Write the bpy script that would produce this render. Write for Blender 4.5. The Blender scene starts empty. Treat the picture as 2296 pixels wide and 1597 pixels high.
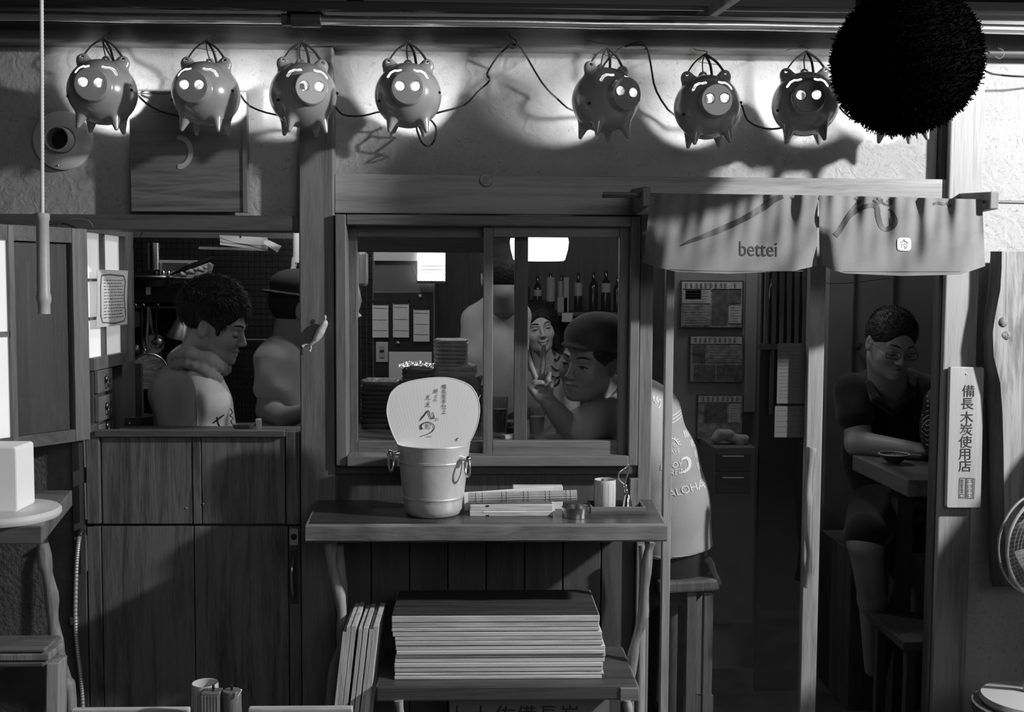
import bpy, math, random
import numpy as np
from mathutils import Vector, Matrix, Euler
random.seed(7); rng = np.random.default_rng(7)
SC = bpy.context.scene; COL = SC.collection
# ---------------------------------------------------------------- camera
F = 2440.0; CAM = Vector((-0.11, -3.0, 1.55))
PITCH, YAW, ROLL = 0.065, 0.033, 0.0055
RC = (Matrix.Rotation(-YAW, 3, 'Z') @ Matrix.Rotation(math.pi/2 - PITCH, 3, 'X') @ Matrix.Rotation(ROLL, 3, 'Z'))
cd = bpy.data.cameras.new('camera'); cam = bpy.data.objects.new('camera', cd); COL.objects.link(cam)
cd.sensor_width = 36; cd.lens = F/2296*36; cd.clip_start = 0.02; cd.clip_end = 60
cam.matrix_world = Matrix.Translation(CAM) @ RC.to_4x4()
SC.camera = cam
SC.view_settings.view_transform = 'Standard'; SC.view_settings.look = 'None'
SC.view_settings.gamma = 1; SC.view_settings.use_curve_mapping = False
SC.view_settings.exposure = 0.18
# ---------------------------------------------------------------- world and lights
w = bpy.data.worlds.new('night'); SC.world = w; w.use_nodes = True
w.node_tree.nodes['Background'].inputs[0].default_value = (0.5, 0.5, 0.5, 1)
w.node_tree.nodes['Background'].inputs[1].default_value = 0.035
def light(kind, name, loc, energy, size=0.1, target=None, size_y=None, spread=None):
    l = bpy.data.lights.new(name, kind); o = bpy.data.objects.new(name, l); COL.objects.link(o)
    o.location = loc; l.energy = energy
    if kind == 'AREA':
        l.size = size
        if size_y: l.shape = 'RECTANGLE'; l.size_y = size_y
        if spread: l.spread = spread
    else: l.shadow_soft_size = size
    if target is not None:
        o.rotation_euler = (Vector(target) - Vector(loc)).to_track_quat('-Z', 'Y').to_euler()
    return o
light('POINT', 'street_lamp_light', (2.4, -1.3, 2.5), 375, 0.06)
light('AREA', 'street_fill_light', (1.6, -4.8, 2.7), 23, 2.4, (0.4, 0, 1.2), 1.2)
light('POINT', 'kitchen_light', (-0.62, 0.75, 2.2), 12, 0.08)
light('POINT', 'bar_light', (0.95, 1.1, 2.2), 12, 0.10)
# ---------------------------------------------------------------- pixel helpers (pixels of the 2296x1597 photograph -> world points)
def P(px, py, y=0.0):
    d = RC @ Vector(((px-1148)/F, -(py-798.5)/F, -1.0))
    return CAM + d*((y-CAM.y)/d.y)
def R4(px0, py0, px1, py1, y):
    mx, my = (px0+px1)/2, (py0+py1)/2
    return P(px0, my, y).x, P(px1, my, y).x, P(mx, py1, y).z, P(mx, py0, y).z
def S(y): return F/(3+y)
# ---------------------------------------------------------------- materials
MATS = {}
def _new(name):
    m = bpy.data.materials.new(name); m.use_nodes = True; MATS[name] = m
    nt = m.node_tree; b = nt.nodes['Principled BSDF']; return m, nt, b
def g4(v): return (v, v, v, 1)
def flat(name, v, rough=0.6, metal=0.0, bump=0, bscale=60, spec=0.5, vary=0.0, vscale=8, emit=0, trans=0, coat=0):
    m, nt, b = _new(name)
    b.inputs['Base Color'].default_value = g4(v); b.inputs['Roughness'].default_value = rough
    b.inputs['Metallic'].default_value = metal; b.inputs['Specular IOR Level'].default_value = spec
    b.inputs['Coat Weight'].default_value = coat
    if emit:
        b.inputs['Emission Color'].default_value = (1, 1, 1, 1); b.inputs['Emission Strength'].default_value = emit
    tc = nt.nodes.new('ShaderNodeTexCoord')
    if vary:
        n = nt.nodes.new('ShaderNodeTexNoise'); n.inputs['Scale'].default_value = vscale; n.inputs['Detail'].default_value = 6
        nt.links.new(tc.outputs['Object'], n.inputs['Vector'])
        r = nt.nodes.new('ShaderNodeMapRange'); r.inputs[1].default_value = 0.3; r.inputs[2].default_value = 0.7
        r.inputs[3].default_value = v*(1-vary); r.inputs[4].default_value = min(1, v*(1+vary))
        nt.links.new(n.outputs[0], r.inputs[0]); nt.links.new(r.outputs[0], b.inputs['Base Color'])
    if bump:
        n = nt.nodes.new('ShaderNodeTexNoise'); n.inputs['Scale'].default_value = bscale; n.inputs['Detail'].default_value = 5
        nt.links.new(tc.outputs['Object'], n.inputs['Vector'])
        bp = nt.nodes.new('ShaderNodeBump'); bp.inputs['Strength'].default_value = bump; bp.inputs['Distance'].default_value = 0.01
        nt.links.new(n.outputs[0], bp.inputs['Height']); nt.links.new(bp.outputs[0], b.inputs['Normal'])
    return m
def wood(name, lo, hi, axis='X', scale=9, rough=0.5, bump=0.25, dist=1.2, knots=False):
    m, nt, b = _new(name); b.inputs['Roughness'].default_value = rough
    tc = nt.nodes.new('ShaderNodeTexCoord'); mp = nt.nodes.new('ShaderNodeMapping')
    oi = nt.nodes.new('ShaderNodeObjectInfo'); vm = nt.nodes.new('ShaderNodeVectorMath'); vm.operation = 'MULTIPLY_ADD'
    vm.inputs[1].default_value = (1, 1, 1); cx = nt.nodes.new('ShaderNodeCombineXYZ')
    mu = nt.nodes.new('ShaderNodeMath'); mu.operation = 'MULTIPLY'; mu.inputs[1].default_value = 17.3
    nt.links.new(oi.outputs['Random'], mu.inputs[0])
    for i in range(3): nt.links.new(mu.outputs[0], cx.inputs[i])
    nt.links.new(tc.outputs['Object'], vm.inputs[0]); nt.links.new(cx.outputs[0], vm.inputs[2])
    s = {'X': (0.07, 1, 1), 'Y': (1, 0.07, 1), 'Z': (1, 1, 0.07)}[axis]
    mp.inputs['Scale'].default_value = tuple(scale*k for k in s)
    nt.links.new(vm.outputs[0], mp.inputs['Vector'])
    n1 = nt.nodes.new('ShaderNodeTexNoise'); n1.inputs['Scale'].default_value = 2.2; n1.inputs['Detail'].default_value = 8
    n1.inputs['Roughness'].default_value = 0.62; n1.inputs['Distortion'].default_value = dist
    n2 = nt.nodes.new('ShaderNodeTexNoise'); n2.inputs['Scale'].default_value = 22; n2.inputs['Detail'].default_value = 4
    n3 = nt.nodes.new('ShaderNodeTexNoise'); n3.inputs['Scale'].default_value = 0.35; n3.inputs['Detail'].default_value = 3
    for n in (n1, n2, n3): nt.links.new(mp.outputs[0], n.inputs['Vector'])
    a = nt.nodes.new('ShaderNodeMath'); a.operation = 'MULTIPLY_ADD'; a.inputs[1].default_value = 0.35
    nt.links.new(n2.outputs[0], a.inputs[0]); nt.links.new(n1.outputs[0], a.inputs[2])
    a2 = nt.nodes.new('ShaderNodeMath'); a2.operation = 'MULTIPLY_ADD'; a2.inputs[1].default_value = 0.5
    nt.links.new(n3.outputs[0], a2.inputs[0]); nt.links.new(a.outputs[0], a2.inputs[2])
    r = nt.nodes.new('ShaderNodeValToRGB'); e = r.color_ramp.elements
    e[0].position = 0.68; e[0].color = g4(lo); e[1].position = 1.12 if False else 1.0; e[1].color = g4(hi)
    nt.links.new(a2.outputs[0], r.inputs[0]); nt.links.new(r.outputs[0], b.inputs['Base Color'])
    bp = nt.nodes.new('ShaderNodeBump'); bp.inputs['Strength'].default_value = bump; bp.inputs['Distance'].default_value = 0.004
    nt.links.new(a.outputs[0], bp.inputs['Height']); nt.links.new(bp.outputs[0], b.inputs['Normal'])
    return m
def plaster(name, lo, hi):
    m, nt, b = _new(name); b.inputs['Roughness'].default_value = 0.9; b.inputs['Specular IOR Level'].default_value = 0.2
    tc = nt.nodes.new('ShaderNodeTexCoord')
    n = nt.nodes.new('ShaderNodeTexNoise'); n.inputs['Scale'].default_value = 3; n.inputs['Detail'].default_value = 8
    n2 = nt.nodes.new('ShaderNodeTexNoise'); n2.inputs['Scale'].default_value = 22; n2.inputs['Detail'].default_value = 6; n2.inputs['Distortion'].default_value = 1.5
    v = nt.nodes.new('ShaderNodeTexVoronoi'); v.inputs['Scale'].default_value = 62; v.feature = 'DISTANCE_TO_EDGE'
    n4 = nt.nodes.new('ShaderNodeTexNoise'); n4.inputs['Scale'].default_value = 11; n4.inputs['Detail'].default_value = 2
    mixv = nt.nodes.new('ShaderNodeVectorMath'); mixv.operation = 'MULTIPLY_ADD'; mixv.inputs[1].default_value = (0.25, 0.25, 0.25)
    nt.links.new(tc.outputs['Object'], n4.inputs['Vector']); nt.links.new(n4.outputs['Color'], mixv.inputs[0]); nt.links.new(tc.outputs['Object'], mixv.inputs[2])
    for k in (n, n2): nt.links.new(tc.outputs['Object'], k.inputs['Vector'])
    nt.links.new(mixv.outputs[0], v.inputs['Vector'])
    st = nt.nodes.new('ShaderNodeMapRange'); st.inputs[1].default_value = 0.0; st.inputs[2].default_value = 0.018; st.inputs[3].default_value = 0.0; st.inputs[4].default_value = 1.0
    nt.links.new(v.outputs[0], st.inputs[0])
    msk = nt.nodes.new('ShaderNodeMapRange'); msk.inputs[1].default_value = 0.52; msk.inputs[2].default_value = 0.58
    n5 = nt.nodes.new('ShaderNodeTexNoise'); n5.inputs['Scale'].default_value = 85; nt.links.new(tc.outputs['Object'], n5.inputs['Vector']); nt.links.new(n5.outputs[0], msk.inputs[0])
    mx = nt.nodes.new('ShaderNodeMath'); mx.operation = 'MAXIMUM'; inv = nt.nodes.new('ShaderNodeMath'); inv.operation = 'SUBTRACT'; inv.inputs[0].default_value = 1
    nt.links.new(msk.outputs[0], inv.inputs[1]); nt.links.new(st.outputs[0], mx.inputs[0]); nt.links.new(inv.outputs[0], mx.inputs[1])
    r = nt.nodes.new('ShaderNodeMapRange'); r.inputs[1].default_value = 0.3; r.inputs[2].default_value = 0.7; r.inputs[3].default_value = lo; r.inputs[4].default_value = hi
    nt.links.new(n.outputs[0], r.inputs[0])
    mm = nt.nodes.new('ShaderNodeMath'); mm.operation = 'MULTIPLY'
    m2 = nt.nodes.new('ShaderNodeMapRange'); m2.inputs[3].default_value = 0.80; m2.inputs[4].default_value = 1.0
    nt.links.new(mx.outputs[0], m2.inputs[0]); nt.links.new(r.outputs[0], mm.inputs[0]); nt.links.new(m2.outputs[0], mm.inputs[1])
    nt.links.new(mm.outputs[0], b.inputs['Base Color'])
    ad = nt.nodes.new('ShaderNodeMath'); ad.operation = 'MULTIPLY_ADD'; ad.inputs[1].default_value = 0.5
    nt.links.new(mx.outputs[0], ad.inputs[0]); nt.links.new(n2.outputs[0], ad.inputs[2])
    bp = nt.nodes.new('ShaderNodeBump'); bp.inputs['Strength'].default_value = 0.75; bp.inputs['Distance'].default_value = 0.006
    nt.links.new(ad.outputs[0], bp.inputs['Height']); nt.links.new(bp.outputs[0], b.inputs['Normal'])
    return m
def glass(name, tint=0.93, refl=1.0, rough=0.02):
    m, nt, b = _new(name); nt.nodes.remove(b); out = nt.nodes['Material Output']
    t = nt.nodes.new('ShaderNodeBsdfTransparent'); t.inputs[0].default_value = g4(tint)
    gl = nt.nodes.new('ShaderNodeBsdfGlossy'); gl.inputs['Roughness'].default_value = rough
    fr = nt.nodes.new('ShaderNodeFresnel'); fr.inputs[0].default_value = 1.5
    mu = nt.nodes.new('ShaderNodeMath'); mu.operation = 'MULTIPLY'; mu.inputs[1].default_value = refl
    mx = nt.nodes.new('ShaderNodeMixShader')
    ge = nt.nodes.new('ShaderNodeNewGeometry'); iv = nt.nodes.new('ShaderNodeMath'); iv.operation = 'SUBTRACT'; iv.inputs[0].default_value = 1.0
    m3 = nt.nodes.new('ShaderNodeMath'); m3.operation = 'MULTIPLY'
    nt.links.new(fr.outputs[0], mu.inputs[0]); nt.links.new(ge.outputs['Backfacing'], iv.inputs[1]); nt.links.new(iv.outputs[0], m3.inputs[1])
    nt.links.new(mu.outputs[0], m3.inputs[0]); nt.links.new(m3.outputs[0], mx.inputs[0])
    nt.links.new(t.outputs[0], mx.inputs[1]); nt.links.new(gl.outputs[0], mx.inputs[2]); nt.links.new(mx.outputs[0], out.inputs[0])
    return m
def emis(name, s):
    m, nt, b = _new(name); nt.nodes.remove(b); e = nt.nodes.new('ShaderNodeEmission'); e.inputs[1].default_value = s
    nt.links.new(e.outputs[0], nt.nodes['Material Output'].inputs[0]); return m
def cloth(name, lo, hi, weave=900, bump=0.12):
    m = flat(name, (lo+hi)/2, 0.95, bump=bump, bscale=weave/3, spec=0.1, vary=(hi-lo)/(hi+lo), vscale=14)
    m.node_tree.nodes['Principled BSDF'].inputs['Sheen Weight'].default_value = 0.2
    return m
W_DARK = wood('wood_dark', 0.035, 0.085, 'Z'); W_DARKX = wood('wood_dark_level', 0.035, 0.09, 'X')
W_BEAM = wood('beam_wood', 0.17, 0.36, 'X', 7); W_POST = wood('post_wood', 0.09, 0.20, 'Z', 7)
W_BEAMTOP = wood('top_beam_wood', 0.055, 0.13, 'X', 7)
W_RPOST = wood('right_post_wood', 0.09, 0.27, 'Z', 6, bump=0.4)
W_FRAME = wood('window_frame_wood', 0.07, 0.16, 'Z', 11); W_FRAMEX = wood('window_frame_level', 0.07, 0.16, 'X', 11)
W_DOOR = wood('door_board_wood', 0.035, 0.14, 'Z', 15, 0.55, 0.35); W_PANEL = wood('panel_wood', 0.035, 0.075, 'Z', 10)
W_SHELF = wood('shelf_plank_wood', 0.07, 0.19, 'X', 8, 0.4, 0.4); W_DARKTOP = wood('dark_top', 0.022, 0.07, 'X', 8, 0.3, 0.25); W_BOARD = wood('pale_board_wood', 0.30, 0.62, 'X', 12, 0.6, 0.2)
W_BOARDZ = wood('pale_upright_board', 0.30, 0.62, 'Z', 12, 0.6, 0.2); W_BRANCH = wood('branch_wood', 0.10, 0.32, 'Z', 9, 0.6, 0.5)
W_SIGN = wood('wooden_signboard', 0.04, 0.16, 'X', 7, 0.5, 0.7, 2.5); W_DOORP = wood('sliding_door_wood', 0.16, 0.30, 'Z', 12)
W_LOG = wood('log_slab_wood', 0.05, 0.28, 'Z', 5, 0.7, 1.0, 3.0); W_PALE = wood('pale_plaque_wood', 0.27, 0.36, 'Z', 6, 0.6, 0.15)
PLAS = plaster('plaster_wall', 0.29, 0.39)
INK = flat('ink', 0.02, 0.7); INKG = flat('faded_ink', 0.09, 0.8); BLACK = flat('black', 0.008, 0.6); WHITE = flat('white', 0.8, 0.5)
CHROME = flat('polished_metal', 0.72, 0.16, 1.0); STEEL = flat('brushed_metal', 0.6, 0.34, 1.0, bump=0.05, bscale=200)
ALU = flat('aluminium', 0.60, 0.40, 0.35, bump=0.12, bscale=25, vary=0.12, vscale=14)
DMETAL = flat('dark_metal', 0.08, 0.35, 0.8); PAPER = flat('paper', 0.62, 0.9, bump=0.1, bscale=30); CORDM = flat('cord', 0.02, 0.7)
GLASS = glass('window_glass'); GLASSD = glass('door_glass', 0.9, 1.2)
SKIN = flat('skin', 0.27, 0.5, spec=0.4, bump=0.03, bscale=300); HAIR = flat('hair', 0.012, 0.55, bump=0.6, bscale=70, spec=0.35)
# ---------------------------------------------------------------- mesh builder
def rotm(rx=0, ry=0, rz=0): return Euler((rx, ry, rz)).to_matrix()
class M:
    def __init__(s): s.v = []; s.f = []; s.np = None
    def raw(s, v, f):
        o = len(s.v); s.v += [Vector(p) for p in v]; s.f += [tuple(i+o for i in q) for q in f]; return s
    def box(s, x0, x1, y0, y1, z0, z1):
        return s.raw([(x0,y0,z0),(x1,y0,z0),(x1,y1,z0),(x0,y1,z0),(x0,y0,z1),(x1,y0,z1),(x1,y1,z1),(x0,y1,z1)],
                     [(0,3,2,1),(4,5,6,7),(0,1,5,4),(1,2,6,5),(2,3,7,6),(3,0,4,7)])
    def pb(s, px0, py0, px1, py1, y, d=0.03):          # box whose front face is seen at those pixels, at depth y
        x0, x1, z0, z1 = R4(px0, py0, px1, py1, y); return s.box(x0, x1, y, y+d, z0, z1)
    def obox(s, c, size, R=None):
        m = M().box(-size[0]/2, size[0]/2, -size[1]/2, size[1]/2, -size[2]/2, size[2]/2)
        R = R or Matrix.Identity(3); return s.raw([R @ p + Vector(c) for p in m.v], m.f)
    def beam(s, a, b, w, h, up=(0, 0, 1)):              # square bar from a to b
        a, b = Vector(a), Vector(b); d = (b-a).normalized(); u = Vector(up)
        if abs(d.dot(u)) > 0.95: u = Vector((0, 1, 0))
        x = d.cross(u).normalized(); y = x.cross(d)
        q = [(-1,-1),(1,-1),(1,1),(-1,1)]
        return s.raw([p + x*w/2*i + y*h/2*j for p in (a, b) for i, j in q],
                     [(3,2,1,0),(4,5,6,7),(0,1,5,4),(1,2,6,5),(2,3,7,6),(3,0,4,7)])
    def tube(s, pts, r, n=8, closed=False):
        pts = [Vector(p) for p in pts]; N = len(pts); r = r if hasattr(r, '__len__') else [r]*N
        o = []; u = None
        for i, p in enumerate(pts):
            a = pts[(i-1) % N] if (closed or i) else p; b = pts[(i+1) % N] if (closed or i < N-1) else p
            t = (b-a).normalized() if (b-a).length > 1e-9 else Vector((0,0,1))
            if u is None:
                u = t.orthogonal().normalized()
            u = (u - t*u.dot(t)); u = u.normalized() if u.length > 1e-6 else t.orthogonal().normalized()
            w_ = t.cross(u)
            o += [p + (u*math.cos(k*2*math.pi/n) + w_*math.sin(k*2*math.pi/n))*r[i] for k in range(n)]
        f = []
        for i in range(N if closed else N-1):
            j = (i+1) % N
            f += [(i*n+k, i*n+(k+1) % n, j*n+(k+1) % n, j*n+k) for k in range(n)]
        if not closed: f += [tuple(range(n-1, -1, -1)), tuple((N-1)*n+k for k in range(n))]
        return s.raw(o, f)
    def lathe(s, prof, c=(0,0,0), n=32, R=None, sx=1, sy=1):
        R = R or Matrix.Identity(3); c = Vector(c); o = []; K = len(prof)
        for r, z in prof:
            o += [c + R @ Vector((max(r, 1e-5)*sx*math.cos(k*2*math.pi/n), max(r, 1e-5)*sy*math.sin(k*2*math.pi/n), z)) for k in range(n)]
        f = [(i*n+k, i*n+(k+1) % n, (i+1)*n+(k+1) % n, (i+1)*n+k) for i in range(K-1) for k in range(n)]
        f += [tuple(range(n-1, -1, -1)), tuple((K-1)*n+k for k in range(n))]
        return s.raw(o, f)
    def ell(s, c, r, n=20, m=12, R=None):
        pr = [(math.sin(math.pi*i/m), -math.cos(math.pi*i/m)) for i in range(m+1)]
        q = M().lathe(pr, (0,0,0), n); R = R or Matrix.Identity(3)
        return s.raw([R @ Vector((p.x*r[0], p.y*r[1], p.z*r[2])) + Vector(c) for p in q.v], q.f)
    def grid(s, fn, nu, nv):
        o = [fn(i/nu, j/nv) for j in range(nv+1) for i in range(nu+1)]
        return s.raw(o, [(j*(nu+1)+i, j*(nu+1)+i+1, (j+1)*(nu+1)+i+1, (j+1)*(nu+1)+i) for j in range(nv) for i in range(nu)])
    def sheet(s, fn, nu, nv, th=0.001):                 # thin two-sided sheet, fn(u,v)->point, thickness along y
        a = M().grid(fn, nu, nv); n = len(a.v)
        f = list(a.f) + [tuple(reversed([i+n for i in q])) for q in a.f]
        W = nu+1; ring = [i for i in range(W)] + [j*W+nu for j in range(1, nv+1)] + [nv*W+i for i in range(nu-1, -1, -1)] + [j*W for j in range(nv-1, 0, -1)]
        for k in range(len(ring)):
            p, q = ring[k], ring[(k+1) % len(ring)]; f.append((q, p, p+n, q+n))
        return s.raw(a.v + [p + Vector((0, th, 0)) for p in a.v], f)
    def prism(s, poly, fn0, fn1):                       # poly of 2D points, fn(u,v)->3D for each face
        n = len(poly); return s.raw([fn0(*p) for p in poly] + [fn1(*p) for p in poly],
            [tuple(range(n)), tuple(range(2*n-1, n-1, -1))] + [(i, i+n, (i+1) % n+n, (i+1) % n) for i in range(n)])
    def ribbon(s, pts, ws, fn, wide=False):                         # brush stroke: 2D centre line with widths, mapped to a surface
        pts = [Vector((p[0], p[1])) for p in pts]; o = []
        ws = ws if hasattr(ws, '__len__') else [ws]*len(pts)
        for i, p in enumerate(pts):
            t = (pts[min(i+1, len(pts)-1)] - pts[max(i-1, 0)]); t = t.normalized() if t.length > 0 else Vector((1, 0)); nn = Vector((-t.y, t.x))
            o += [fn(*(p + nn*ws[i]/2*k)) for k in ((1, .33, -.33, -1) if wide else (1, -1))]
        w_ = 4 if wide else 2
        return s.raw(o, [(w_*i+k, w_*i+k+1, w_*i+w_+k+1, w_*i+w_+k) for i in range(len(pts)-1) for k in range(w_-1)])
    def text(s, body, size, fn, align='CENTER', xs=1.0, shear=0):
        c = bpy.data.curves.new('lettering', 'FONT'); c.body = body; c.size = size; c.align_x = align; c.align_y = 'CENTER'; c.shear = shear
        o = bpy.data.objects.new('lettering', c); COL.objects.link(o); bpy.context.view_layer.update()
        m = bpy.data.meshes.new_from_object(o.evaluated_get(bpy.context.evaluated_depsgraph_get()))
        s.raw([fn(v.co.x*xs, v.co.y) for v in m.vertices], [tuple(p.vertices) for p in m.polygons])
        bpy.data.objects.remove(o); bpy.data.curves.remove(c); bpy.data.meshes.remove(m); return s
def smooth_pts(pts, k=6, closed=False):
    pts = [Vector(p) for p in pts]; n = len(pts); out = []
    for i in range(n if closed else n-1):
        g = (lambda j: pts[j % n]) if closed else (lambda j: pts[min(max(j, 0), n-1)])
        p0, p1, p2, p3 = g(i-1), g(i), g(i+1), g(i+2)
        for t in (q/k for q in range(k)):
            out.append(0.5*((2*p1) + (p2-p0)*t + (2*p0-5*p1+4*p2-p3)*t*t + (3*p1-p0-3*p2+p3)*t**3))
    if not closed: out.append(pts[-1])
    return out
OFF = {}
def _obj(name, mb, mat, off, parent=None, sm=False, bev=0):
    me = bpy.data.meshes.new(name)
    if mb.np is not None:
        V, Q = mb.np; V = V - np.array(off, dtype=V.dtype)
        me.vertices.add(len(V)); me.vertices.foreach_set('co', V.astype(np.float32).ravel())
        me.loops.add(Q.size); me.loops.foreach_set('vertex_index', Q.astype(np.int32).ravel())
        me.polygons.add(len(Q)); me.polygons.foreach_set('loop_start', np.arange(0, Q.size, 4, dtype=np.int32)); me.polygons.foreach_set('loop_total', np.full(len(Q), 4, dtype=np.int32))
        me.update(calc_edges=True); me.validate(); sm = True
    else:
        me.from_pydata([p - off for p in mb.v], [], mb.f); me.update()
    if sm:
        me.shade_smooth()
        if mb.np is None: me.set_sharp_from_angle(angle=math.radians(42))
    me.materials.append(mat)
    o = bpy.data.objects.new(name, me); COL.objects.link(o)
    if parent is not None: o.parent = parent
    if bev:
        b = o.modifiers.new('bevel', 'BEVEL'); b.width = bev; b.segments = 2; b.limit_method = 'ANGLE'; b.angle_limit = math.radians(50)
    return o
def thing(name, label, cat, loc=(0, 0, 0), group=None, kind=None):
    o = bpy.data.objects.new(name, None); COL.objects.link(o); o.location = loc; o.empty_display_size = 0.05
    if label: o['label'] = label
    if cat: o['category'] = cat
    if group: o['group'] = group
    if kind: o['kind'] = kind
    OFF[o.name] = Vector(loc); return o
def part(name, mb, mat, root, label=None, sm=False, bev=0, kind=None):
    off = OFF[root.name]; o = _obj(name, mb, mat, off, root, sm, bev); OFF[o.name] = off
    if label: o['label'] = label
    if kind: o['kind'] = kind
    return o
def solo(name, mb, mat, label=None, cat=None, group=None, kind=None, sm=False, bev=0):
    if mb.np is not None: V = mb.np[0]; lo, hi = V.min(0), V.max(0)
    else:
        A = np.array([tuple(p) for p in mb.v]); lo, hi = A.min(0), A.max(0)
    off = Vector(((lo[0]+hi[0])/2, (lo[1]+hi[1])/2, lo[2]))
    o = _obj(name, mb, mat, off, None, sm, bev); o.location = off; OFF[o.name] = off
    if label: o['label'] = label
    if cat: o['category'] = cat
    if group: o['group'] = group
    if kind: o['kind'] = kind
    return o
def struct(name, mb, mat, label=None, bev=0, sm=False): return solo(name, mb, mat, label, None, None, 'structure', sm, bev)
def dup(root, loc, rot=(0, 0, 0), label=None):
    r = root.copy(); COL.objects.link(r); r.location = loc; r.rotation_euler = rot
    if label: r['label'] = label
    for ch in list(root.children):
        c = ch.copy(); COL.objects.link(c); c.parent = r
        for g in ch.children: d = g.copy(); COL.objects.link(d); d.parent = c
    OFF[r.name] = Vector(loc); return r
# ---------------------------------------------------------------- smooth solid modelling (signed distance, surface nets)
class SDF:
    def __init__(s): s.p = []
    def add(s, kind, c, rad, prm, k=0.01, op='u', T=None):
        s.p.append((kind, np.array(c, float), rad, prm, k, op, T)); return s
    def ell(s, c, r, k=0.01, op='u', R=None, T=None):
        return s.add('e', c, max(r), (np.array(r, float), R), k, op, T)
    def cap(s, a, b, ra, rb=None, k=0.01, op='u', T=None, flat_=None):
        a, b = np.array(a, float), np.array(b, float); rb = ra if rb is None else rb
        return s.add('c', (a+b)/2, np.linalg.norm(b-a)/2+max(ra, rb), (a, b, ra, rb, flat_), k, op, T)
    def chain(s, pts, rs, k=0.01, op='u', T=None):
        for i in range(len(pts)-1): s.cap(pts[i], pts[i+1], rs[i], rs[i+1], k, op, T)
        return s
    def ycyl(s, pl, r, y0, y1, k=0.002, op='u', T=None):  # round-ended channel or disc along y, centre line given in x, z
        c = ((pl[0][0]+pl[-1][0])/2, (y0+y1)/2, (pl[0][1]+pl[-1][1])/2)
        rad = r+abs(y1-y0)/2+max(abs(a-c[0])+abs(b-c[2]) for a, b in pl); return s.add('y', c, rad, (pl, r, y0, y1), k, op, T)
    def cut(s, p, n, k=0.003):                          # keep the side the normal points away from
        n = np.array(n, float); n /= np.linalg.norm(n); return s.add('p', p, 99, n, k, 'cut')
    def mesh(s, h, lo=None, hi=None, noise=0, nfreq=30, fold=None):
        C = []; 
        for kind, c, rad, prm, k, op, T in s.p:
            if op == 'u':
                cc = c if T is None else np.array(T[0]) @ c + np.array(T[1]); C.append((cc-rad, cc+rad))
        lo = np.min([a for a, b in C], 0)-3*h if lo is None else np.array(lo); hi = np.max([b for a, b in C], 0)+3*h if hi is None else np.array(hi)
        n = np.ceil((hi-lo)/h).astype(int)+1
        D = np.full(n, 1.0, np.float32); ax = [lo[i]+h*np.arange(n[i]) for i in range(3)]
        for kind, c, rad, prm, k, op, T in s.p:
            cc = c if T is None else np.array(T[0]) @ c + np.array(T[1])
            r = rad+k+3*h
            i0 = np.clip(np.floor((cc-r-lo)/h).astype(int), 0, n); i1 = np.clip(np.ceil((cc+r-lo)/h).astype(int)+1, 0, n)
            if kind == 'p': i0 = np.zeros(3, int); i1 = n
            if (i1 <= i0).any(): continue
            sl = tuple(slice(i0[i], i1[i]) for i in range(3))
            X, Y, Z = np.meshgrid(*[ax[i][i0[i]:i1[i]] for i in range(3)], indexing='ij')
            if T is not None:
                A = np.array(T[0]).T; t = np.array(T[1]); X, Y, Z = X-t[0], Y-t[1], Z-t[2]
                X, Y, Z = A[0,0]*X+A[0,1]*Y+A[0,2]*Z, A[1,0]*X+A[1,1]*Y+A[1,2]*Z, A[2,0]*X+A[2,1]*Y+A[2,2]*Z
            if kind == 'e':
                x, y, z = X-c[0], Y-c[1], Z-c[2]; rr, R = prm
                if R is not None:
                    A = np.array(R).T; x, y, z = A[0,0]*x+A[0,1]*y+A[0,2]*z, A[1,0]*x+A[1,1]*y+A[1,2]*z, A[2,0]*x+A[2,1]*y+A[2,2]*z
                k0 = np.sqrt((x/rr[0])**2+(y/rr[1])**2+(z/rr[2])**2); k1 = np.sqrt((x/rr[0]**2)**2+(y/rr[1]**2)**2+(z/rr[2]**2)**2)+1e-9
                d = k0*(k0-1)/k1
            elif kind == 'c':
                a, b, ra, rb, fl = prm; ab = b-a; x, y, z = X-a[0], Y-a[1], Z-a[2]
                t = np.clip((x*ab[0]+y*ab[1]+z*ab[2])/(ab@ab+1e-12), 0, 1)
                x, y, z = x-t*ab[0], y-t*ab[1], z-t*ab[2]
                if fl is not None:                       # flattened along a direction
                    fn, fs = np.array(fl[0], float), fl[1]; q = x*fn[0]+y*fn[1]+z*fn[2]; x, y, z = x+fn[0]*q*(fs-1), y+fn[1]*q*(fs-1), z+fn[2]*q*(fs-1)
                d = np.sqrt(x*x+y*y+z*z)-(ra+(rb-ra)*t)
            elif kind == 'y':
                pl, r2, y0, y1 = prm; d2 = None
                for q in range(max(1, len(pl)-1)):
                    a = np.array(pl[q], float); b = np.array(pl[min(q+1, len(pl)-1)], float); ab = b-a; x, z = X-a[0], Z-a[1]
                    t = np.clip((x*ab[0]+z*ab[1])/(ab@ab+1e-12), 0, 1); e = np.sqrt((x-t*ab[0])**2+(z-t*ab[1])**2)-r2
                    d2 = e if d2 is None else np.minimum(d2, e)
                d = np.maximum(d2, np.maximum(y0-Y, Y-y1))
            else: d = (X-c[0])*prm[0]+(Y-c[1])*prm[1]+(Z-c[2])*prm[2]
            g = D[sl]; d = d.astype(np.float32)
            if op == 'u':
                hh = np.clip(0.5+0.5*(g-d)/k, 0, 1); D[sl] = g*(1-hh)+d*hh-k*hh*(1-hh)
            else:
                d = -d if op == 's' else d
                hh = np.clip(0.5-0.5*(g-d)/k, 0, 1); D[sl] = g*(1-hh)+d*hh+k*hh*(1-hh)
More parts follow.
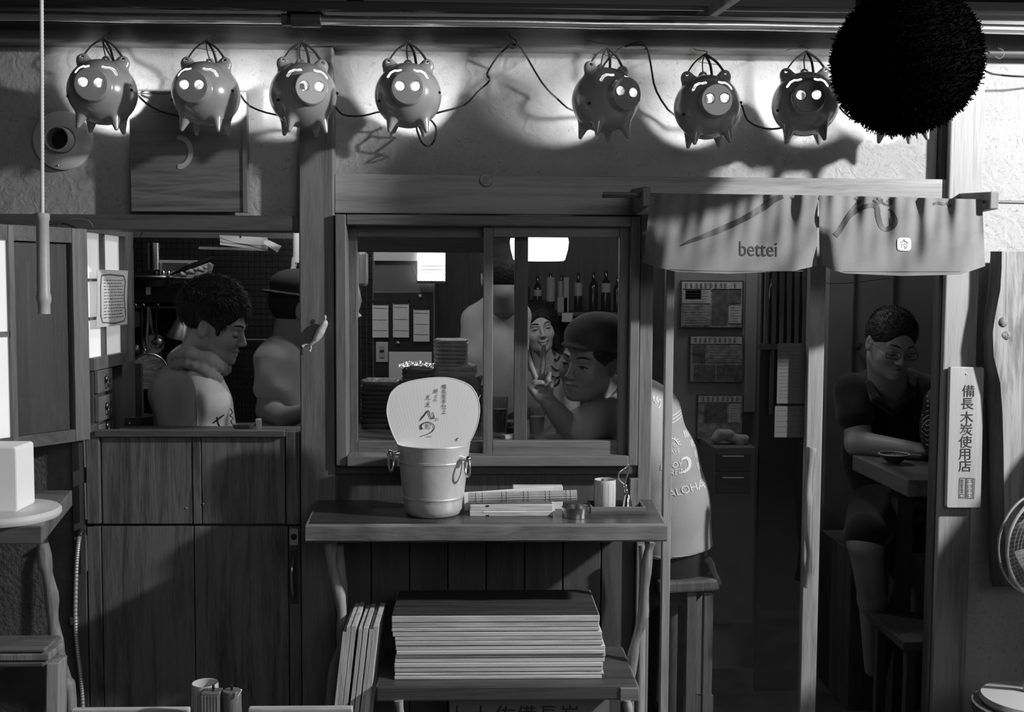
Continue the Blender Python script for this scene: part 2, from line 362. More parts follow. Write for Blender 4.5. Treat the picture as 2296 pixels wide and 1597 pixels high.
        if noise:
            X, Y, Z = np.meshgrid(*ax, indexing='ij', sparse=True); q = nfreq
            D += (noise*(np.sin(q*X+1.3*np.sin(q*.7*Y+q*.5*Z))*np.sin(q*.9*Y+1.7*np.sin(q*.6*Z+q*.4*X))+0.5*np.sin(2.1*q*Z+2*np.sin(1.3*q*X+q*Y)))).astype(np.float32)
        if fold is not None:
            X, Y, Z = np.meshgrid(*ax, indexing='ij', sparse=True); D += fold(X, Y, Z).astype(np.float32)
        m = M(); m.np = nets(D, lo, h); return m
def nets(D, lo, h):
    nx, ny, nz = D.shape; neg = D < 0
    cn = [(a, b, c) for a in (0, 1) for b in (0, 1) for c in (0, 1)]
    def cs(A, o): return A[o[0]:nx-1+o[0], o[1]:ny-1+o[1], o[2]:nz-1+o[2]]
    cnt = sum(cs(neg, o).astype(np.int8) for o in cn)
    act = (cnt > 0) & (cnt < 8); idx = np.argwhere(act); V = np.zeros((len(idx), 3)); W = np.zeros(len(idx))
    val = {o: D[idx[:,0]+o[0], idx[:,1]+o[1], idx[:,2]+o[2]].astype(float) for o in cn}
    for a in cn:
        for ax in range(3):
            if a[ax] == 0:
                b = tuple(1 if i == ax else a[i] for i in range(3)); va, vb = val[a], val[b]
                m = (va < 0) != (vb < 0); t = np.where(m, va/np.where(m, va-vb, 1), 0)
                p = np.array(a, float)[None].repeat(len(idx), 0); p[:, ax] += t; V += p*m[:, None]; W += m
    V = (V/W[:, None]+idx)*h+lo
    ID = np.full(act.shape, -1, np.int32); ID[act] = np.arange(len(idx)); Q = []
    for ax in range(3):
        o = [(0,0,0), (0,0,0), (0,0,0), (0,0,0)]
        u, v = (ax+1) % 3, (ax+2) % 3
        s0 = [slice(1, -1)]*3; s0[ax] = slice(0, -1); s1 = list(s0); s1[ax] = slice(1, None)
        n0 = neg[tuple(s0)]; n1 = neg[tuple(s1)]; ch = np.argwhere(n0 != n1)
        if len(ch) == 0: continue
        fl = n0[ch[:,0], ch[:,1], ch[:,2]]
        base = ch.copy(); base[:, u] += 1; base[:, v] += 1
        q = []
        for du, dv in ((0, 0), (-1, 0), (-1, -1), (0, -1)):
            c = base.copy(); c[:, u] += du; c[:, v] += dv; q.append(ID[c[:,0], c[:,1], c[:,2]])
        q = np.stack(q, 1); q[~fl] = q[~fl][:, ::-1]; Q.append(q)
    Q = np.concatenate(Q); Q = Q[(Q >= 0).all(1)]
    return V, Q
def PZ(px, py, z):
    d = RC @ Vector(((px-1148)/F, -(py-798.5)/F, -1.0)); return CAM + d*((z-CAM.z)/d.z)
def PV(px, py, A, B):                                   # on the vertical plane through A and B
    d = RC @ Vector(((px-1148)/F, -(py-798.5)/F, -1.0)); n = Vector((B.y-A.y, A.x-B.x, 0)); return CAM + d*((A-CAM).dot(n)/d.dot(n))
# ================================================================ the facade
ZT = P(1148, 62, -0.02).z
struct('ground', M().box(-4, 4, -6.5, 0.0, -0.1, 0), flat('paving', 0.10, 0.8, bump=0.4, bscale=20, vary=0.3), 'dark stone paving in front of the bar')
struct('floor', M().box(-2.2, 2.6, 0.0, 2.7, -0.1, 0.0), flat('inside_floor', 0.05, 0.6, vary=0.3))
ZC = P(1148, 30, 0.0).z
struct('ceiling', M().box(-2.2, 2.6, 0.12, 2.7, ZC, ZC+0.05), flat('inside_ceiling', 0.12, 0.8))
wl0, wl1, _, _ = R4(-500, 400, 672, 400, 0.03); _, _, zb, zt = R4(300, 60, 400, 486, 0.03)
struct('wall_front', M().box(wl0, wl1, 0.03, 0.12, zb, zt), PLAS, 'straw-flecked plaster wall above the kitchen hatch')
a, b, _, _ = R4(748, 400, 2128, 400, 0.03); _, _, zb2, zt2 = R4(1400, 60, 1500, 403, 0.03)
struct('wall_front', M().box(a, b, 0.03, 0.12, zb2, zt2), PLAS, 'straw-flecked plaster wall behind the lanterns')
a, b, _, _ = R4(2196, 400, 2420, 400, 0.03)
struct('wall_front', M().box(a, a+2.2, 0.03, 0.12, 0, zt2), PLAS, 'straw-flecked plaster wall at the right of the doorway')
# beams and posts
x0, x1, z0, z1 = R4(-700, 60, 3000, 112, -0.03)
TB = thing('trim_1', 'long dark ceiling beam over the lanterns', None, ((x0+x1)/2, -0.03, z0), kind='structure')
_, _, z0, z1 = R4(1100, 62, 1196, 108, -0.03)
part('beam', M().box(-2.8, 2.9, -0.03, 0.10, z0, z1+0.05), W_BEAMTOP, TB, bev=0.004)
part('moulding', M().box(-2.8, 2.9, -0.045, -0.03, z1-0.006, z1+0.05), W_DARKX, TB)
ZBEAM = z0
x0, x1, _, _ = R4(672, 800, 750, 800, -0.02)
struct('trim_2', M().box(x0, x1, -0.02, 0.10, 0, ZBEAM), W_POST, 'square wooden post between kitchen hatch and window', bev=0.004)
PX0, PX1 = x0, x1
x0, x1, _, _ = R4(752, 430, 2127, 430, -0.005); _, _, z0, z1 = R4(1400, 396, 1500, 483, -0.005)
struct('trim_3', M().box(PX1, x1, -0.005, 0.11, z0, z1), W_BEAM, 'wide wooden header over window and doorway', bev=0.003)
ZH0, ZH1 = z0, z1
x0, x1, _, _ = R4(2128, 400, 2203, 400, -0.02)
struct('trim_4', M().box(x0, x1, -0.02, 0.03, 0, ZBEAM), W_RPOST, 'weathered pale post at the right of the doorway', bev=0.004)
RX0, RX1 = x0, x1
m = M().box(RX0-0.016, RX0-0.002, 0.0, 0.03, ZH1, zt2); struct('trim_5', m, BLACK, 'dark gap strip beside the right post')
x0, x1, z0, z1 = R4(100, 482, 672, 516, -0.01)
struct('trim_6', M().box(wl0, PX0, -0.01, 0.12, z0, z1), W_DARKX, 'dark header over the kitchen hatch', bev=0.003)
ZKH = z0
x0, x1, _, _ = R4(1433, 800, 1463, 800, -0.01)
struct('trim_7', M().box(x0, x1, -0.01, 0.11, 0, ZH0), W_POST, 'narrow post between window and doorway', bev=0.003)
DX0 = x1; MX0 = x0
x0, x1, _, _ = R4(2098, 900, 2128, 900, 0.0)
struct('trim_8', M().box(x0, RX0, 0.0, 0.04, 0, ZH0), W_DARK, 'dark door jamb beside the right post', bev=0.003)
DX1 = x0
# chrome rail, bars and eaves above
rl = thing('awning_rail', 'long polished metal rail with a joint sleeve above the lanterns', 'rail', (0, -0.13, P(1148, 50, -0.13).z))
za, zb_ = P(1148, 51, -0.13).z, P(1148, 51, -0.13).z
part('rail', M().tube([(-2.6+0.2*i, -0.13, za+0.0012*math.sin(i*2.1)) for i in range(27)], 0.0125, 20), flat('rail_chrome', 0.8, 0.28, 1.0, bump=0.3, bscale=5), rl, sm=True)
c = P(672, 45, -0.13); part('sleeve', M().tube([(c.x-0.045, -0.13, za), (c.x-0.02, -0.13, za), (c.x-0.02, -0.13, za), (c.x+0.055, -0.13, za)], [0.016, 0.016, 0.02, 0.02], 16), DMETAL, rl, sm=True)
part('bracket', M().box(c.x-0.03, c.x+0.06, -0.15, -0.03, za+0.014, za+0.026), DMETAL, rl)
za2 = P(1148, 20, -0.16).z
solo('awning_tube', M().tube([(-2.6, -0.16, za2), (2.8, -0.16, za2)], 0.014, 16), flat('black_gloss', 0.015, 0.15), 'glossy black awning tube above the metal rail', 'tube', sm=True)
EV = thing('ceiling_eaves', 'dark board eaves over the shop front', None, (0, -0.6, 2.4), kind='structure')
ze = P(1148, -8, -0.1).z+0.035
for i in range(9):
    xa = -2.6+i*0.6; part('board', M().box(xa+0.003, xa+0.597, -0.42, 0.1, ze+0.02, ze+0.04), W_DARK, EV)
for px in (40, 760, 2060):
    p = P(px, 10, -0.3); part('rafter', M().box(p.x-0.02, p.x+0.02, -0.42, 0.1, ze-0.02, ze+0.02), W_DARK, EV)
a = P(1597, 24, -0.2); b = P(1672, -28, -0.34)
solo('awning_strut', M().beam(a, b, 0.022, 0.03), W_RPOST, 'short pale diagonal strut above the metal rail', 'strut', bev=0.002)
# ================================================================ window_1, sliding
WN = thing('window_1', 'two-sash sliding wooden window above the shelf', None, P(1090, 1045, -0.03), kind='structure')
ox0, ox1, oz0, oz1 = R4(752, 483, 1433, 1045, -0.035)
ix0, ix1, iz0, iz1 = R4(777, 506, 1412, 1022, -0.035)
part('casing_side', M().box(ox0, ix0, -0.035, 0.10, oz0, oz1), W_FRAME, WN, bev=0.003)
part('casing_side', M().box(ix1, ox1, -0.035, 0.10, oz0, oz1), W_FRAME, WN, bev=0.003)
part('casing_head', M().box(ix0, ix1, -0.035, 0.10, iz1, oz1), W_FRAMEX, WN, bev=0.003)
part('casing_sill', M().box(ix0, ix1, -0.045, 0.10, oz0, iz0), W_FRAMEX, WN, bev=0.003)
def sash(y, pxl, pxr, pyt, pyb, wl, wr, ht, hb, lab):
    s = part('sash', M().pb(pxl, pyt, pxl+wl, pyb, y, 0.026), W_FRAME, WN, bev=0.002, label=lab)
    part('stile', M().pb(pxr-wr, pyt, pxr, pyb, y, 0.026), W_FRAME, s, bev=0.002)
    a0, a1, zz0, zz1 = R4(pxl+wl, pyt, pxr-wr, pyb, y); _, _, _, t0 = R4(pxl, pyt+ht, pxr, pyb, y); _, _, b1, _ = R4(pxl, pyt, pxr, pyb-hb, y)
    part('rail', M().box(a0, a1, y, y+0.026, t0, zz1), W_FRAMEX, s, bev=0.002); part('rail', M().box(a0, a1, y, y+0.026, zz0, b1), W_FRAMEX, s, bev=0.002)
    part('pane', M().box(a0-0.004, a1+0.004, y+0.011, y+0.014, b1-0.004, t0+0.004), GLASS, s)
sash(0.035, 783, 1183, 508, 1020, 18, 30, 24, 30, 'inner sliding sash at the left')
sash(-0.005, 1083, 1411, 508, 1022, 22, 24, 24, 33, 'outer sliding sash at the right')
# wall below the window: rail and vertical planks
WB = thing('wall_below_window', 'dark plank wall under the sliding window', None, (P(1090, 1100).x, 0.0, 0), kind='structure')
zp = P(1100, 1150, 0.012).z
part('panel', M().box(PX1, MX0, 0.012, 0.05, zp-0.02, oz0), W_PANEL, WB)
part('batten', M().box(PX1, MX0, 0.0, 0.03, oz0-0.03, oz0), W_DARKX, WB, bev=0.002)
edges = [750, 832, 918, 1004, 1090, 1176, 1262, 1348, 1433]
for i in range(8):
    xa = P(edges[i], 1270, 0.014).x; xb = P(edges[i+1], 1270, 0.014).x
    if i == 0: xa = PX1
    if i == 7: xb = MX0
    part('plank', M().box(xa+0.0015, xb-0.0015, 0.014+0.001*(i % 3), 0.045, 0.0, zp-0.022), W_PANEL, WB, bev=0.002)
# ================================================================ kitchen hatch, stable door (door_1)
dz1 = P(420, 966, -0.02).z; dzm = P(430, 1181, -0.02).z
dx0, dx1, _, _ = R4(192, 1100, 672, 1100, -0.012)
D1 = thing('door_1', 'dark plank stable door in two leaves below the hatch', None, (P(430, 1100).x, 0, 0), kind='structure')
up = part('upper_leaf', M().box(dx0, dx1, 0.012, 0.03, dzm+0.003, dz1-0.01), W_DARK, D1)
xs = [P(p, 1080, -0.004).x for p in (228, 432, 452, 640)]
for i in range(3): part('plank', M().box(xs[i]+0.001, xs[i+1]-0.0015, -0.004-0.002*(i == 1), 0.012, dzm+0.004, dz1-0.02), W_DOOR, up, bev=0.0015)
xr = [P(p, 1080, -0.012).x for p in (193, 224, 641)]
part('stile', M().box(xr[0], xr[1], -0.014, 0.012, dzm+0.006, dz1-0.004), W_DOOR, up, bev=0.003)
part('stile', M().box(xr[2], dx1, -0.012, 0.012, dzm+0.003, dz1-0.004), W_DOOR, up, bev=0.002)
part('rail', M().box(xr[1]-0.01, xr[2], -0.022, 0.015, dz1-0.018, dz1), W_DARKX, up, bev=0.003)
lo = part('lower_leaf', M().box(dx0, dx1, 0.012, 0.03, 0.02, dzm-0.003), W_DARK, D1)
xs = [P(p, 1380, -0.006).x for p in (230, 437, 648)]
for i in range(2): part('plank', M().box(xs[i]+0.0015, xs[i+1]-0.0015, -0.006, 0.012, 0.02, dzm-0.003), W_DOOR, lo, bev=0.0015)
part('stile', M().box(dx0, xs[0]-0.001, -0.009, 0.012, 0.02, dzm-0.003), W_DOOR, lo, bev=0.002)
part('stile', M().box(xs[2]+0.001, dx1, -0.006, 0.012, 0.02, dzm-0.003), W_DOOR, lo, bev=0.002)
def lozenge(x0, x1, z0, z1, y0, y1, r=0.004):
    pts = []
    for cx, cz, a0 in ((x1-r, z1-r, 0), (x0+r, z1-r, 90), (x0+r, z0+r, 180), (x1-r, z0+r, 270)):
        pts += [(cx+r*math.cos(math.radians(a0+t)), cz+r*math.sin(math.radians(a0+t))) for t in (0, 30, 60, 90)]
    return M().prism(pts, lambda u, v: Vector((u, y0, v)), lambda u, v: Vector((u, y1, v)))
x0, x1, z0, z1 = R4(649, 1186, 668, 1223, -0.012)
lk = part('lock_plate', lozenge(x0, x1, z0, z1, -0.010, -0.0055), STEEL, lo, label='shiny metal lock plate')
cx_, cz_ = (x0+x1)/2, (z0+z1)/2
part('keyhole', M().lathe([(0.0085, 0), (0.0085, 0.0015)], (cx_, -0.0101, cz_), 20, rotm(rx=math.pi/2)), BLACK, lo)
hx0, hx1, hz0, hz1 = R4(651, 1237, 667, 1355, -0.012)
part('handle', M().box(hx0, hx1, -0.010, -0.0055, hz0, hz1), DMETAL, lo, bev=0.001)
part('grip', M().tube(smooth_pts([((hx0+hx1)/2, -0.008, hz1-0.02), ((hx0+hx1)/2-0.002, -0.03, hz1-0.04), ((hx0+hx1)/2-0.003, -0.034, (hz0+hz1)/2), ((hx0+hx1)/2, -0.03, hz0+0.03), ((hx0+hx1)/2, -0.008, hz0+0.012)]), 0.004, 8), flat('worn_brass', 0.3, 0.3, 0.9), lo, sm=True)
for (pa, pb_) in ((975, 1048), (1083, 1165), (1200, 1280)):
    p0, p1 = P(188+(pa-975)*0.02, pa, -0.02), P(189+(pb_-975)*0.02, pb_, -0.02)
    part('hinge', M().tube([p0, p1], 0.003, 8), STEEL, up if pa < 1190 else lo, sm=True)
p = P(456, 1130, -0.006); part('screw', M().ell((p.x, -0.0065, p.z), (0.003, 0.002, 0.003), 10, 6), STEEL, up)
p = P(417, 1140, -0.006); part('screw', M().ell((p.x, -0.0045, p.z), (0.003, 0.002, 0.003), 10, 6), STEEL, up)
# post left of the stable door and plaster panel at the far left
xa = P(165, 1100, 0.0).x
struct('trim_9', M().box(xa, dx0-0.003, -0.01, 0.10, 0, P(100, 985, 0).z+0.03), W_DARK, 'dark hinge post left of the stable door', bev=0.003)
struct('wall_left_front', M().box(wl0, xa, 0.02, 0.10, 0, ZKH), flat('brown_plaster', 0.10, 0.9, bump=0.5, bscale=90, vary=0.3, vscale=12), 'dark brown plaster wall at the far left')
# ================================================================ far-left folding leaf (window_2), swung out towards the street
A, B = P(200, 700, -0.012), P(-70, 700, -0.30)
A.z = B.z = 0; dAB = (B-A).normalized(); nAB = Vector((dAB.y, -dAB.x, 0)); nAB = nAB if nAB.y < 0 else -nAB
W2 = thing('window_2', 'dark glazed leaf folded out at the far left', None, (A.x, A.y, 1.1), kind='structure')
def vbar(m, pxa, pxb, za, zb, d0=0.0, d1=0.028):
    a, b = PV(pxa, 700, A, B), PV(pxb, 700, A, B); a.z = b.z = 0; q = [a-nAB*d0*-1, b+nAB*d0, b-nAB*d1, a-nAB*d1]
    q = [a+nAB*d0, b+nAB*d0, b-nAB*d1, a-nAB*d1]
    return m.raw([p+Vector((0, 0, za)) for p in q]+[p+Vector((0, 0, zb)) for p in q], [(0,1,2,3),(7,6,5,4),(0,4,5,1),(1,5,6,2),(2,6,7,3),(3,7,4,0)])
zt_, zb_2 = PV(100, 508, A, B).z, PV(100, 1000, A, B).z; zt2_, zb2_ = PV(100, 542, A, B).z, PV(100, 972, A, B).z
part('stile', vbar(M(), 165, 199, zb_2, zt_), W_FRAME, W2, bev=0.002); part('stile', vbar(M(), 22, 36, zb_2, zt_), W_FRAME, W2, bev=0.002)
part('rail', vbar(M(), -70, 165, zt2_, zt_, -0.002, 0.026), W_DARKX, W2); part('rail', vbar(M(), -70, 165, zb_2, zb2_, -0.002, 0.026), W_DARKX, W2)
part('muntin', vbar(M(), -70, 22, PV(10, 756, A, B).z, PV(10, 744, A, B).z, -0.004, 0.02), W_FRAMEX, W2)
part('pane', vbar(M(), 36, 165, zb2_, zt2_, -0.010, 0.013), GLASS, W2)
part('shutter_board', vbar(M(), 36, 165, zb2_, zt2_, -0.020, 0.028), W_PANEL, W2)
SHOJI = flat('lit_paper', 0.7, 0.9, emit=0.30, vary=0.1, vscale=5)
part('paper', vbar(M(), -70, 22, zb2_, zt2_, -0.010, 0.014), SHOJI, W2, label='lit translucent paper')
# side window of the kitchen (window_3) on the left wall
XL = P(203, 660, 0.14).x
YA, YB = 0.125, 0.58
def onx(px, py): 
    d = RC @ Vector(((px-1148)/F, -(py-798.5)/F, -1.0)); return CAM + d*((XL-CAM.x)/d.x)
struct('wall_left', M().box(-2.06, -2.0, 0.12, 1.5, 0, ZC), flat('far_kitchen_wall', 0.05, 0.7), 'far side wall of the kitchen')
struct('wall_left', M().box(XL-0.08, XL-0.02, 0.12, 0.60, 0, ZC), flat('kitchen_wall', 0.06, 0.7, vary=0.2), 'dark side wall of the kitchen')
W3 = thing('window_3', 'paper-paned side window inside the kitchen', None, (XL, 0.35, 1.3), kind='structure')
zt3, zb3 = P(203, 521, 0.14).z, P(203, 803, 0.14).z
YB = onx(288, 660).y; YP = onx(274, 660).y
part('frame', M().box(XL-0.02, XL+0.012, YP, YB, zb3-0.03, zt3+0.03).box(XL-0.02, XL+0.012, 0.122, YP, zb3-0.035, zb3).box(XL-0.02, XL+0.012, 0.122, YP, zt3, zt3+0.03), W_FRAME, W3)
part('paper', M().box(XL-0.012, XL-0.008, 0.122, YP, zb3, zt3), SHOJI, W3, label='lit translucent paper')
ym = onx(232, 660).y; fm = part('muntin', M().box(XL-0.008, XL+0.004, ym-0.008, ym+0.008, zb3, zt3), W_FRAME, W3)
for zz in (P(203, 628, .14).z, P(203, 715, .14).z): part('muntin', M().box(XL-0.008, XL+0.003, 0.122, YP, zz-0.004, zz+0.004), W_FRAME, W3)
def notefn(u, v):
    y = 0.145+u*(onx(275, 660).y-0.145); return Vector((XL+0.012+0.006*math.sin(u*3+v*2)+0.012*v*u, y, P(212, 735, .14).z*(1-v)+P(212, 604, .14).z*v))
nt_ = thing('paper_note', 'handwritten paper note pinned on the kitchen side window', 'note', notefn(0.5, 0))
mm_ = M(); g0 = M().grid(notefn, 10, 10); mm_.raw(g0.v+[p+Vector((-0.0008, 0, 0)) for p in g0.v], g0.f+[tuple(reversed([i+121 for i in q])) for q in g0.f])
part('sheet', mm_, PAPER, nt_, sm=True)
mt = M(); nf = lambda u, v: notefn(u, v)+Vector((0.0012, 0, 0))
mt.ribbon([(0.12, 0.9), (0.4, 0.92), (0.86, 0.9), (0.92, 0.8), (0.88, 0.5), (0.93, 0.15), (0.85, 0.07), (0.5, 0.05), (0.15, 0.08), (0.1, 0.2), (0.08, 0.7), (0.12, 0.9)], 0.02, nf)
for i in range(13):
    v = 0.82-i*0.055; u = 0.18
    while u < 0.8:
        l = random.uniform(0.03, 0.09); mt.ribbon([(u, v), (u+l, v+random.uniform(-.006, .006))], 0.012, nf); u += l+0.03
part('writing', mt, INKG, nt_)
# ================================================================ sliding door (door_2)
D2 = thing('door_2', 'glazed wooden sliding door of the entrance', None, (P(1665, 1200, 0.05).x, 0.05, 0.0), kind='structure')
yd = 0.045
sx = [P(p, 1000, yd).x for p in (1489, 1507, 1808, 1843)]
zdt = ZH0+0.01
part('stile', M().box(sx[0], sx[1], yd, yd+0.03, 0.02, zdt), W_DOORP, D2, bev=0.002)
part('stile', M().box(sx[2], sx[3], yd, yd+0.03, 0.02, zdt), W_DOORP, D2, bev=0.002)
part('rail', M().box(sx[1], sx[2], yd, yd+0.03, zdt-0.07, zdt), W_FRAMEX, D2); part('rail', M().box(sx[1], sx[2], yd, yd+0.03, 0.02, 0.16), W_FRAMEX, D2)
part('pane', M().box(sx[1]-0.003, sx[2]+0.003, yd+0.012, yd+0.015, 0.15, zdt-0.06), GLASSD, D2)
hp = [P(x, y, -0.0) for x, y in ((1826, 1006), (1824, 1020), (1820, 1060), (1817, 1100), (1819, 1150), (1819, 1200), (1823, 1250), (1820, 1290), (1815, 1322))]
part('branch_handle', M().tube([p+Vector((0, 0.02, 0)) for p in smooth_pts(hp, 4)], [0.0135+0.0018*math.sin(i*0.45)+0.0022*math.exp(-((i-14)/1.2)**2)+0.0022*math.exp(-((i-26)/1.2)**2) for i in range(33)], 12), W_BRANCH, D2, sm=True, label='door handle made of a smooth natural branch')
# ================================================================ pig lanterns
def pig_shell():
    s = SDF(); s.ell((0, 0, 0), (0.0865, 0.092, 0.083))
    for x in (-1, 1):
        s.ell((x*0.048, 0.0, 0.074), (0.0185, 0.011, 0.022), 0.012, R=rotm(ry=x*0.35))
        s.cap((x*0.038, -0.034, -0.055), (x*0.047, -0.045, -0.096), 0.019, 0.0055, 0.010)
        s.cap((x*0.036, 0.040, -0.055), (x*0.042, 0.050, -0.094), 0.018, 0.0055, 0.010)
    s.ell((0, 0.03, 0.081), (0.014, 0.010, 0.018), 0.01)
    s.ycyl([(0, 0.002)], 0.041, -0.108, -0.05, 0.004)
    s.ell((0, 0, 0), (0.079, 0.085, 0.076), 0.002, 's')
    s.ycyl([(0, 0.016)], 0.056, 0.040, 0.2, 0.003, 's')
    for x in (-1, 1):
        s.ycyl([(x*0.019, 0.006)], 0.0115, -0.2, -0.03, 0.001, 's')
        s.ycyl([(x*0.050, 0.036), (x*0.043, 0.047), (x*0.032, 0.0525), (x*0.025, 0.0505), (x*0.017, 0.0525)], 0.0029, -0.2, -0.02, 0.001, 's')
        s.ycyl([(x*0.051, 0.085)], 0.0042, -0.1, 0.1, 0.001, 's')
    s.ycyl([(0, 0.091)], 0.0035, -0.1, 0.1, 0.001, 's')
    return s.mesh(0.0016)
PIGM = flat('glazed_ceramic', 0.30, 0.25, spec=0.6, vary=0.15, vscale=9, coat=0.6)
pig0 = thing('pig_lantern', None, 'lantern', (0, 0, 0), 'pig lanterns along the beam')
part('body', pig_shell(), PIGM, pig0)
bulb = part('bulb', M().ell((0, 0.010, -0.002), (0.0075, 0.0075, 0.009), 10, 6), emis('bulb_glow', 1050), pig0, label='glowing bulb', sm=True)
part('socket', M().tube([(0, 0.012, 0.010), (0, 0.03, 0.04), (0, 0.055, 0.06), (0, 0.075, 0.03)], [0.009, 0.008, 0.004, 0.0035], 10), BLACK, pig0, sm=True)
TW = flat('twisted_string', 0.03, 0.8)
hk = Vector((0, 0.0, 0.138))
part('hook', M().tube(smooth_pts([(0.0, 0, 0.136), (0.006, 0, 0.142), (0.003, 0.02, 0.150), (-0.006, 0.05, 0.158), (-0.007, 0.092, 0.172)]), 0.0014, 6), DMETAL, pig0, sm=True)
for q, r in (((-0.051, 0, 0.087), 0.0023), ((0.051, 0, 0.087), 0.0032), ((0, 0.03, 0.092), 0.0016), ((0.022, 0.02, 0.080), 0.0034)):
    part('string', M().tube(smooth_pts([hk, hk.lerp(Vector(q), 0.5)+Vector((0.004*(1 if q[0] > 0 else -1), 0, 0.004)), q], 4), r, 6), TW, pig0, sm=True)
part('wire_end', M().tube(smooth_pts([(0.0, -0.004, 0.132), (-0.02, -0.008, 0.118), (0.004, -0.01, 0.112), (0.03, -0.008, 0.108)]), 0.0008, 5), TW, pig0, sm=True)
for x, z in ((-0.072, -0.022), (0.080, 0.004)):
    yy = -0.092*math.sqrt(max(0, 1-(x/0.0865)**2-(z/0.083)**2))
    part('painted_spot', M().ell((x, yy, z), (0.005, 0.005, 0.004), 8, 6), BLACK, pig0, sm=True)
pigs = [(230, 207, 4, 2, 'leftmost pig-shaped ceramic lantern, hanging above the round vent'), (462, 212, -5, 1, 'pig-shaped ceramic lantern hanging above the wooden signboard'),
        (680, 214, 20, -1, 'pig-shaped ceramic lantern hanging in front of the wooden post'), (915, 215, 3, 0, 'pig-shaped ceramic lantern with a cable loop hanging under its belly'),
        (1357, 225, 24, 2, 'pig-shaped ceramic lantern with its snout turned right, fifth from the left'), (1585, 241, 2, -3, 'pig-shaped ceramic lantern above the word on the cloth curtain'),
        (1805, 234, -12, 0, 'pig-shaped ceramic lantern just left of the dark ball'), (2025, 232, 3, 0, 'pig-shaped ceramic lantern mostly hidden behind the dark ball')]
for i, (px, py, yw, rl_, lab) in enumerate(pigs):
    p = P(px, py, -0.125)
    if i == 0: pig0.location = p; pig0.rotation_euler = (0, math.radians(rl_), math.radians(yw)); pig0['label'] = lab
    else: dup(pig0, p, (0, math.radians(rl_), math.radians(yw)), lab)
cab = [(229, 92), (250, 130), (285, 185), (308, 213), (340, 240), (385, 257), (430, 258), (500, 225), (530, 205), (560, 238), (620, 258), (690, 262), (742, 235), (768, 257), (812, 260), (862, 250),
       (925, 262), (935, 292), (946, 320), (962, 328), (975, 312), (977, 284), (962, 262), (985, 252), (1040, 236), (1072, 205), (1098, 180), (1092, 165), (1115, 128), (1140, 104), (1152, 100), (1170, 110), (1215, 185), (1250, 222), (1285, 248),
       (1330, 240), (1340, 170), (1380, 117), (1430, 95), (1450, 106), (1460, 150), (1472, 205), (1515, 260), (1590, 262), (1655, 230), (1676, 270), (1715, 288), (1760, 285), (1820, 260), (1866, 226), (1890, 250), (1925, 270), (2020, 262), (2120, 180), (2190, 153), (2225, 166), (2296, 172), (2400, 172)]
solo('lantern_cable', M().tube([P(x, y, -0.022-0.03*(abs(math.sin(i*0.7)))) for i, (x, y) in enumerate([(p.x, p.y) for p in smooth_pts([(a, b, 0) for a, b in cab], 3)])], 0.0026, 6), CORDM,
     'long black power cable looping from one pig lantern to the next', 'cable', sm=True)
for px, py, lab in ((1148, 98, 'empty'), (2240, 120, 'bare')):
    pts = [P(px-4, py-22, -0.032), P(px-3, py-14, -0.05), P(px+8, py-8, -0.055), P(px+10, py+4, -0.055), P(px+1, py+11, -0.055), P(px-8, py+6, -0.055)]
    solo('hook', M().tube(smooth_pts(pts, 4), 0.0016, 6), DMETAL if px < 2000 else STEEL, 'thin wire hook in the beam holding only the cable' if px < 2000 else 'bright bare wire hook in the beam right of the dark ball', 'hook', sm=True)
# ================================================================ cedar ball
bc = P(2031, 138, -0.42); br = 162/S(-0.42)
cb = thing('cedar_ball', 'big dark ball of clipped cedar twigs hanging over the doorway', 'ball', bc)
s = M(); V0 = []
N = 64
def ballr(d): return br*(0.972+0.010*math.sin(d.x*37+d.z*23)*math.sin(d.y*31+d.z*17)+0.006*math.sin(d.z*61+d.x*29))
s = M().grid(lambda u, v: bc + (lambda d: d*ballr(d))(Vector((math.sin(v*math.pi)*math.cos(u*2*math.pi), math.sin(v*math.pi)*math.sin(u*2*math.pi), math.cos(v*math.pi)))), 64, 40)
CED = flat('dry_cedar', 0.0022, 1.0, vary=0.6, vscale=40, bump=1.0, bscale=70, spec=0.0)
part('core', s, CED, cb, sm=True)
nm = M(); vv = []; ff = []
for i in range(9000):
    z = 1-2*(i+0.5)/9000; t = i*2.39996; q = math.sqrt(1-z*z); d = Vector((q*math.cos(t), q*math.sin(t), z)); d = (d+Vector(rng.normal(0, .02, 3))).normalized()
    b0 = bc+d*br*0.95; u = d.orthogonal().normalized(); w_ = d.cross(u); e = bc+(d+Vector(rng.normal(0, 0.022, 3)))*br*(0.992+0.016*rng.random()); k = 0.0022
    o = len(vv); a_ = rng.random()*6; u, w_ = u*math.cos(a_)+w_*math.sin(a_), w_*math.cos(a_)-u*math.sin(a_)
    vv += [b0+u*k, b0-u*k*.5+w_*k*.8, b0-u*k*.5-w_*k*.8, e+u*k*.6, e-u*k*.3+w_*k*.5, e-u*k*.3-w_*k*.5]
    ff += [(o, o+1, o+4, o+3), (o+1, o+2, o+5, o+4), (o+2, o, o+3, o+5), (o+3, o+4, o+5)]
nm.raw(vv, ff); part('twigs', nm, CED, cb, kind='stuff')
part('rope', M().tube([bc+Vector((0, 0, br*.95)), (bc.x, bc.y, ze+0.02)], 0.006, 8), CORDM, cb, sm=True)
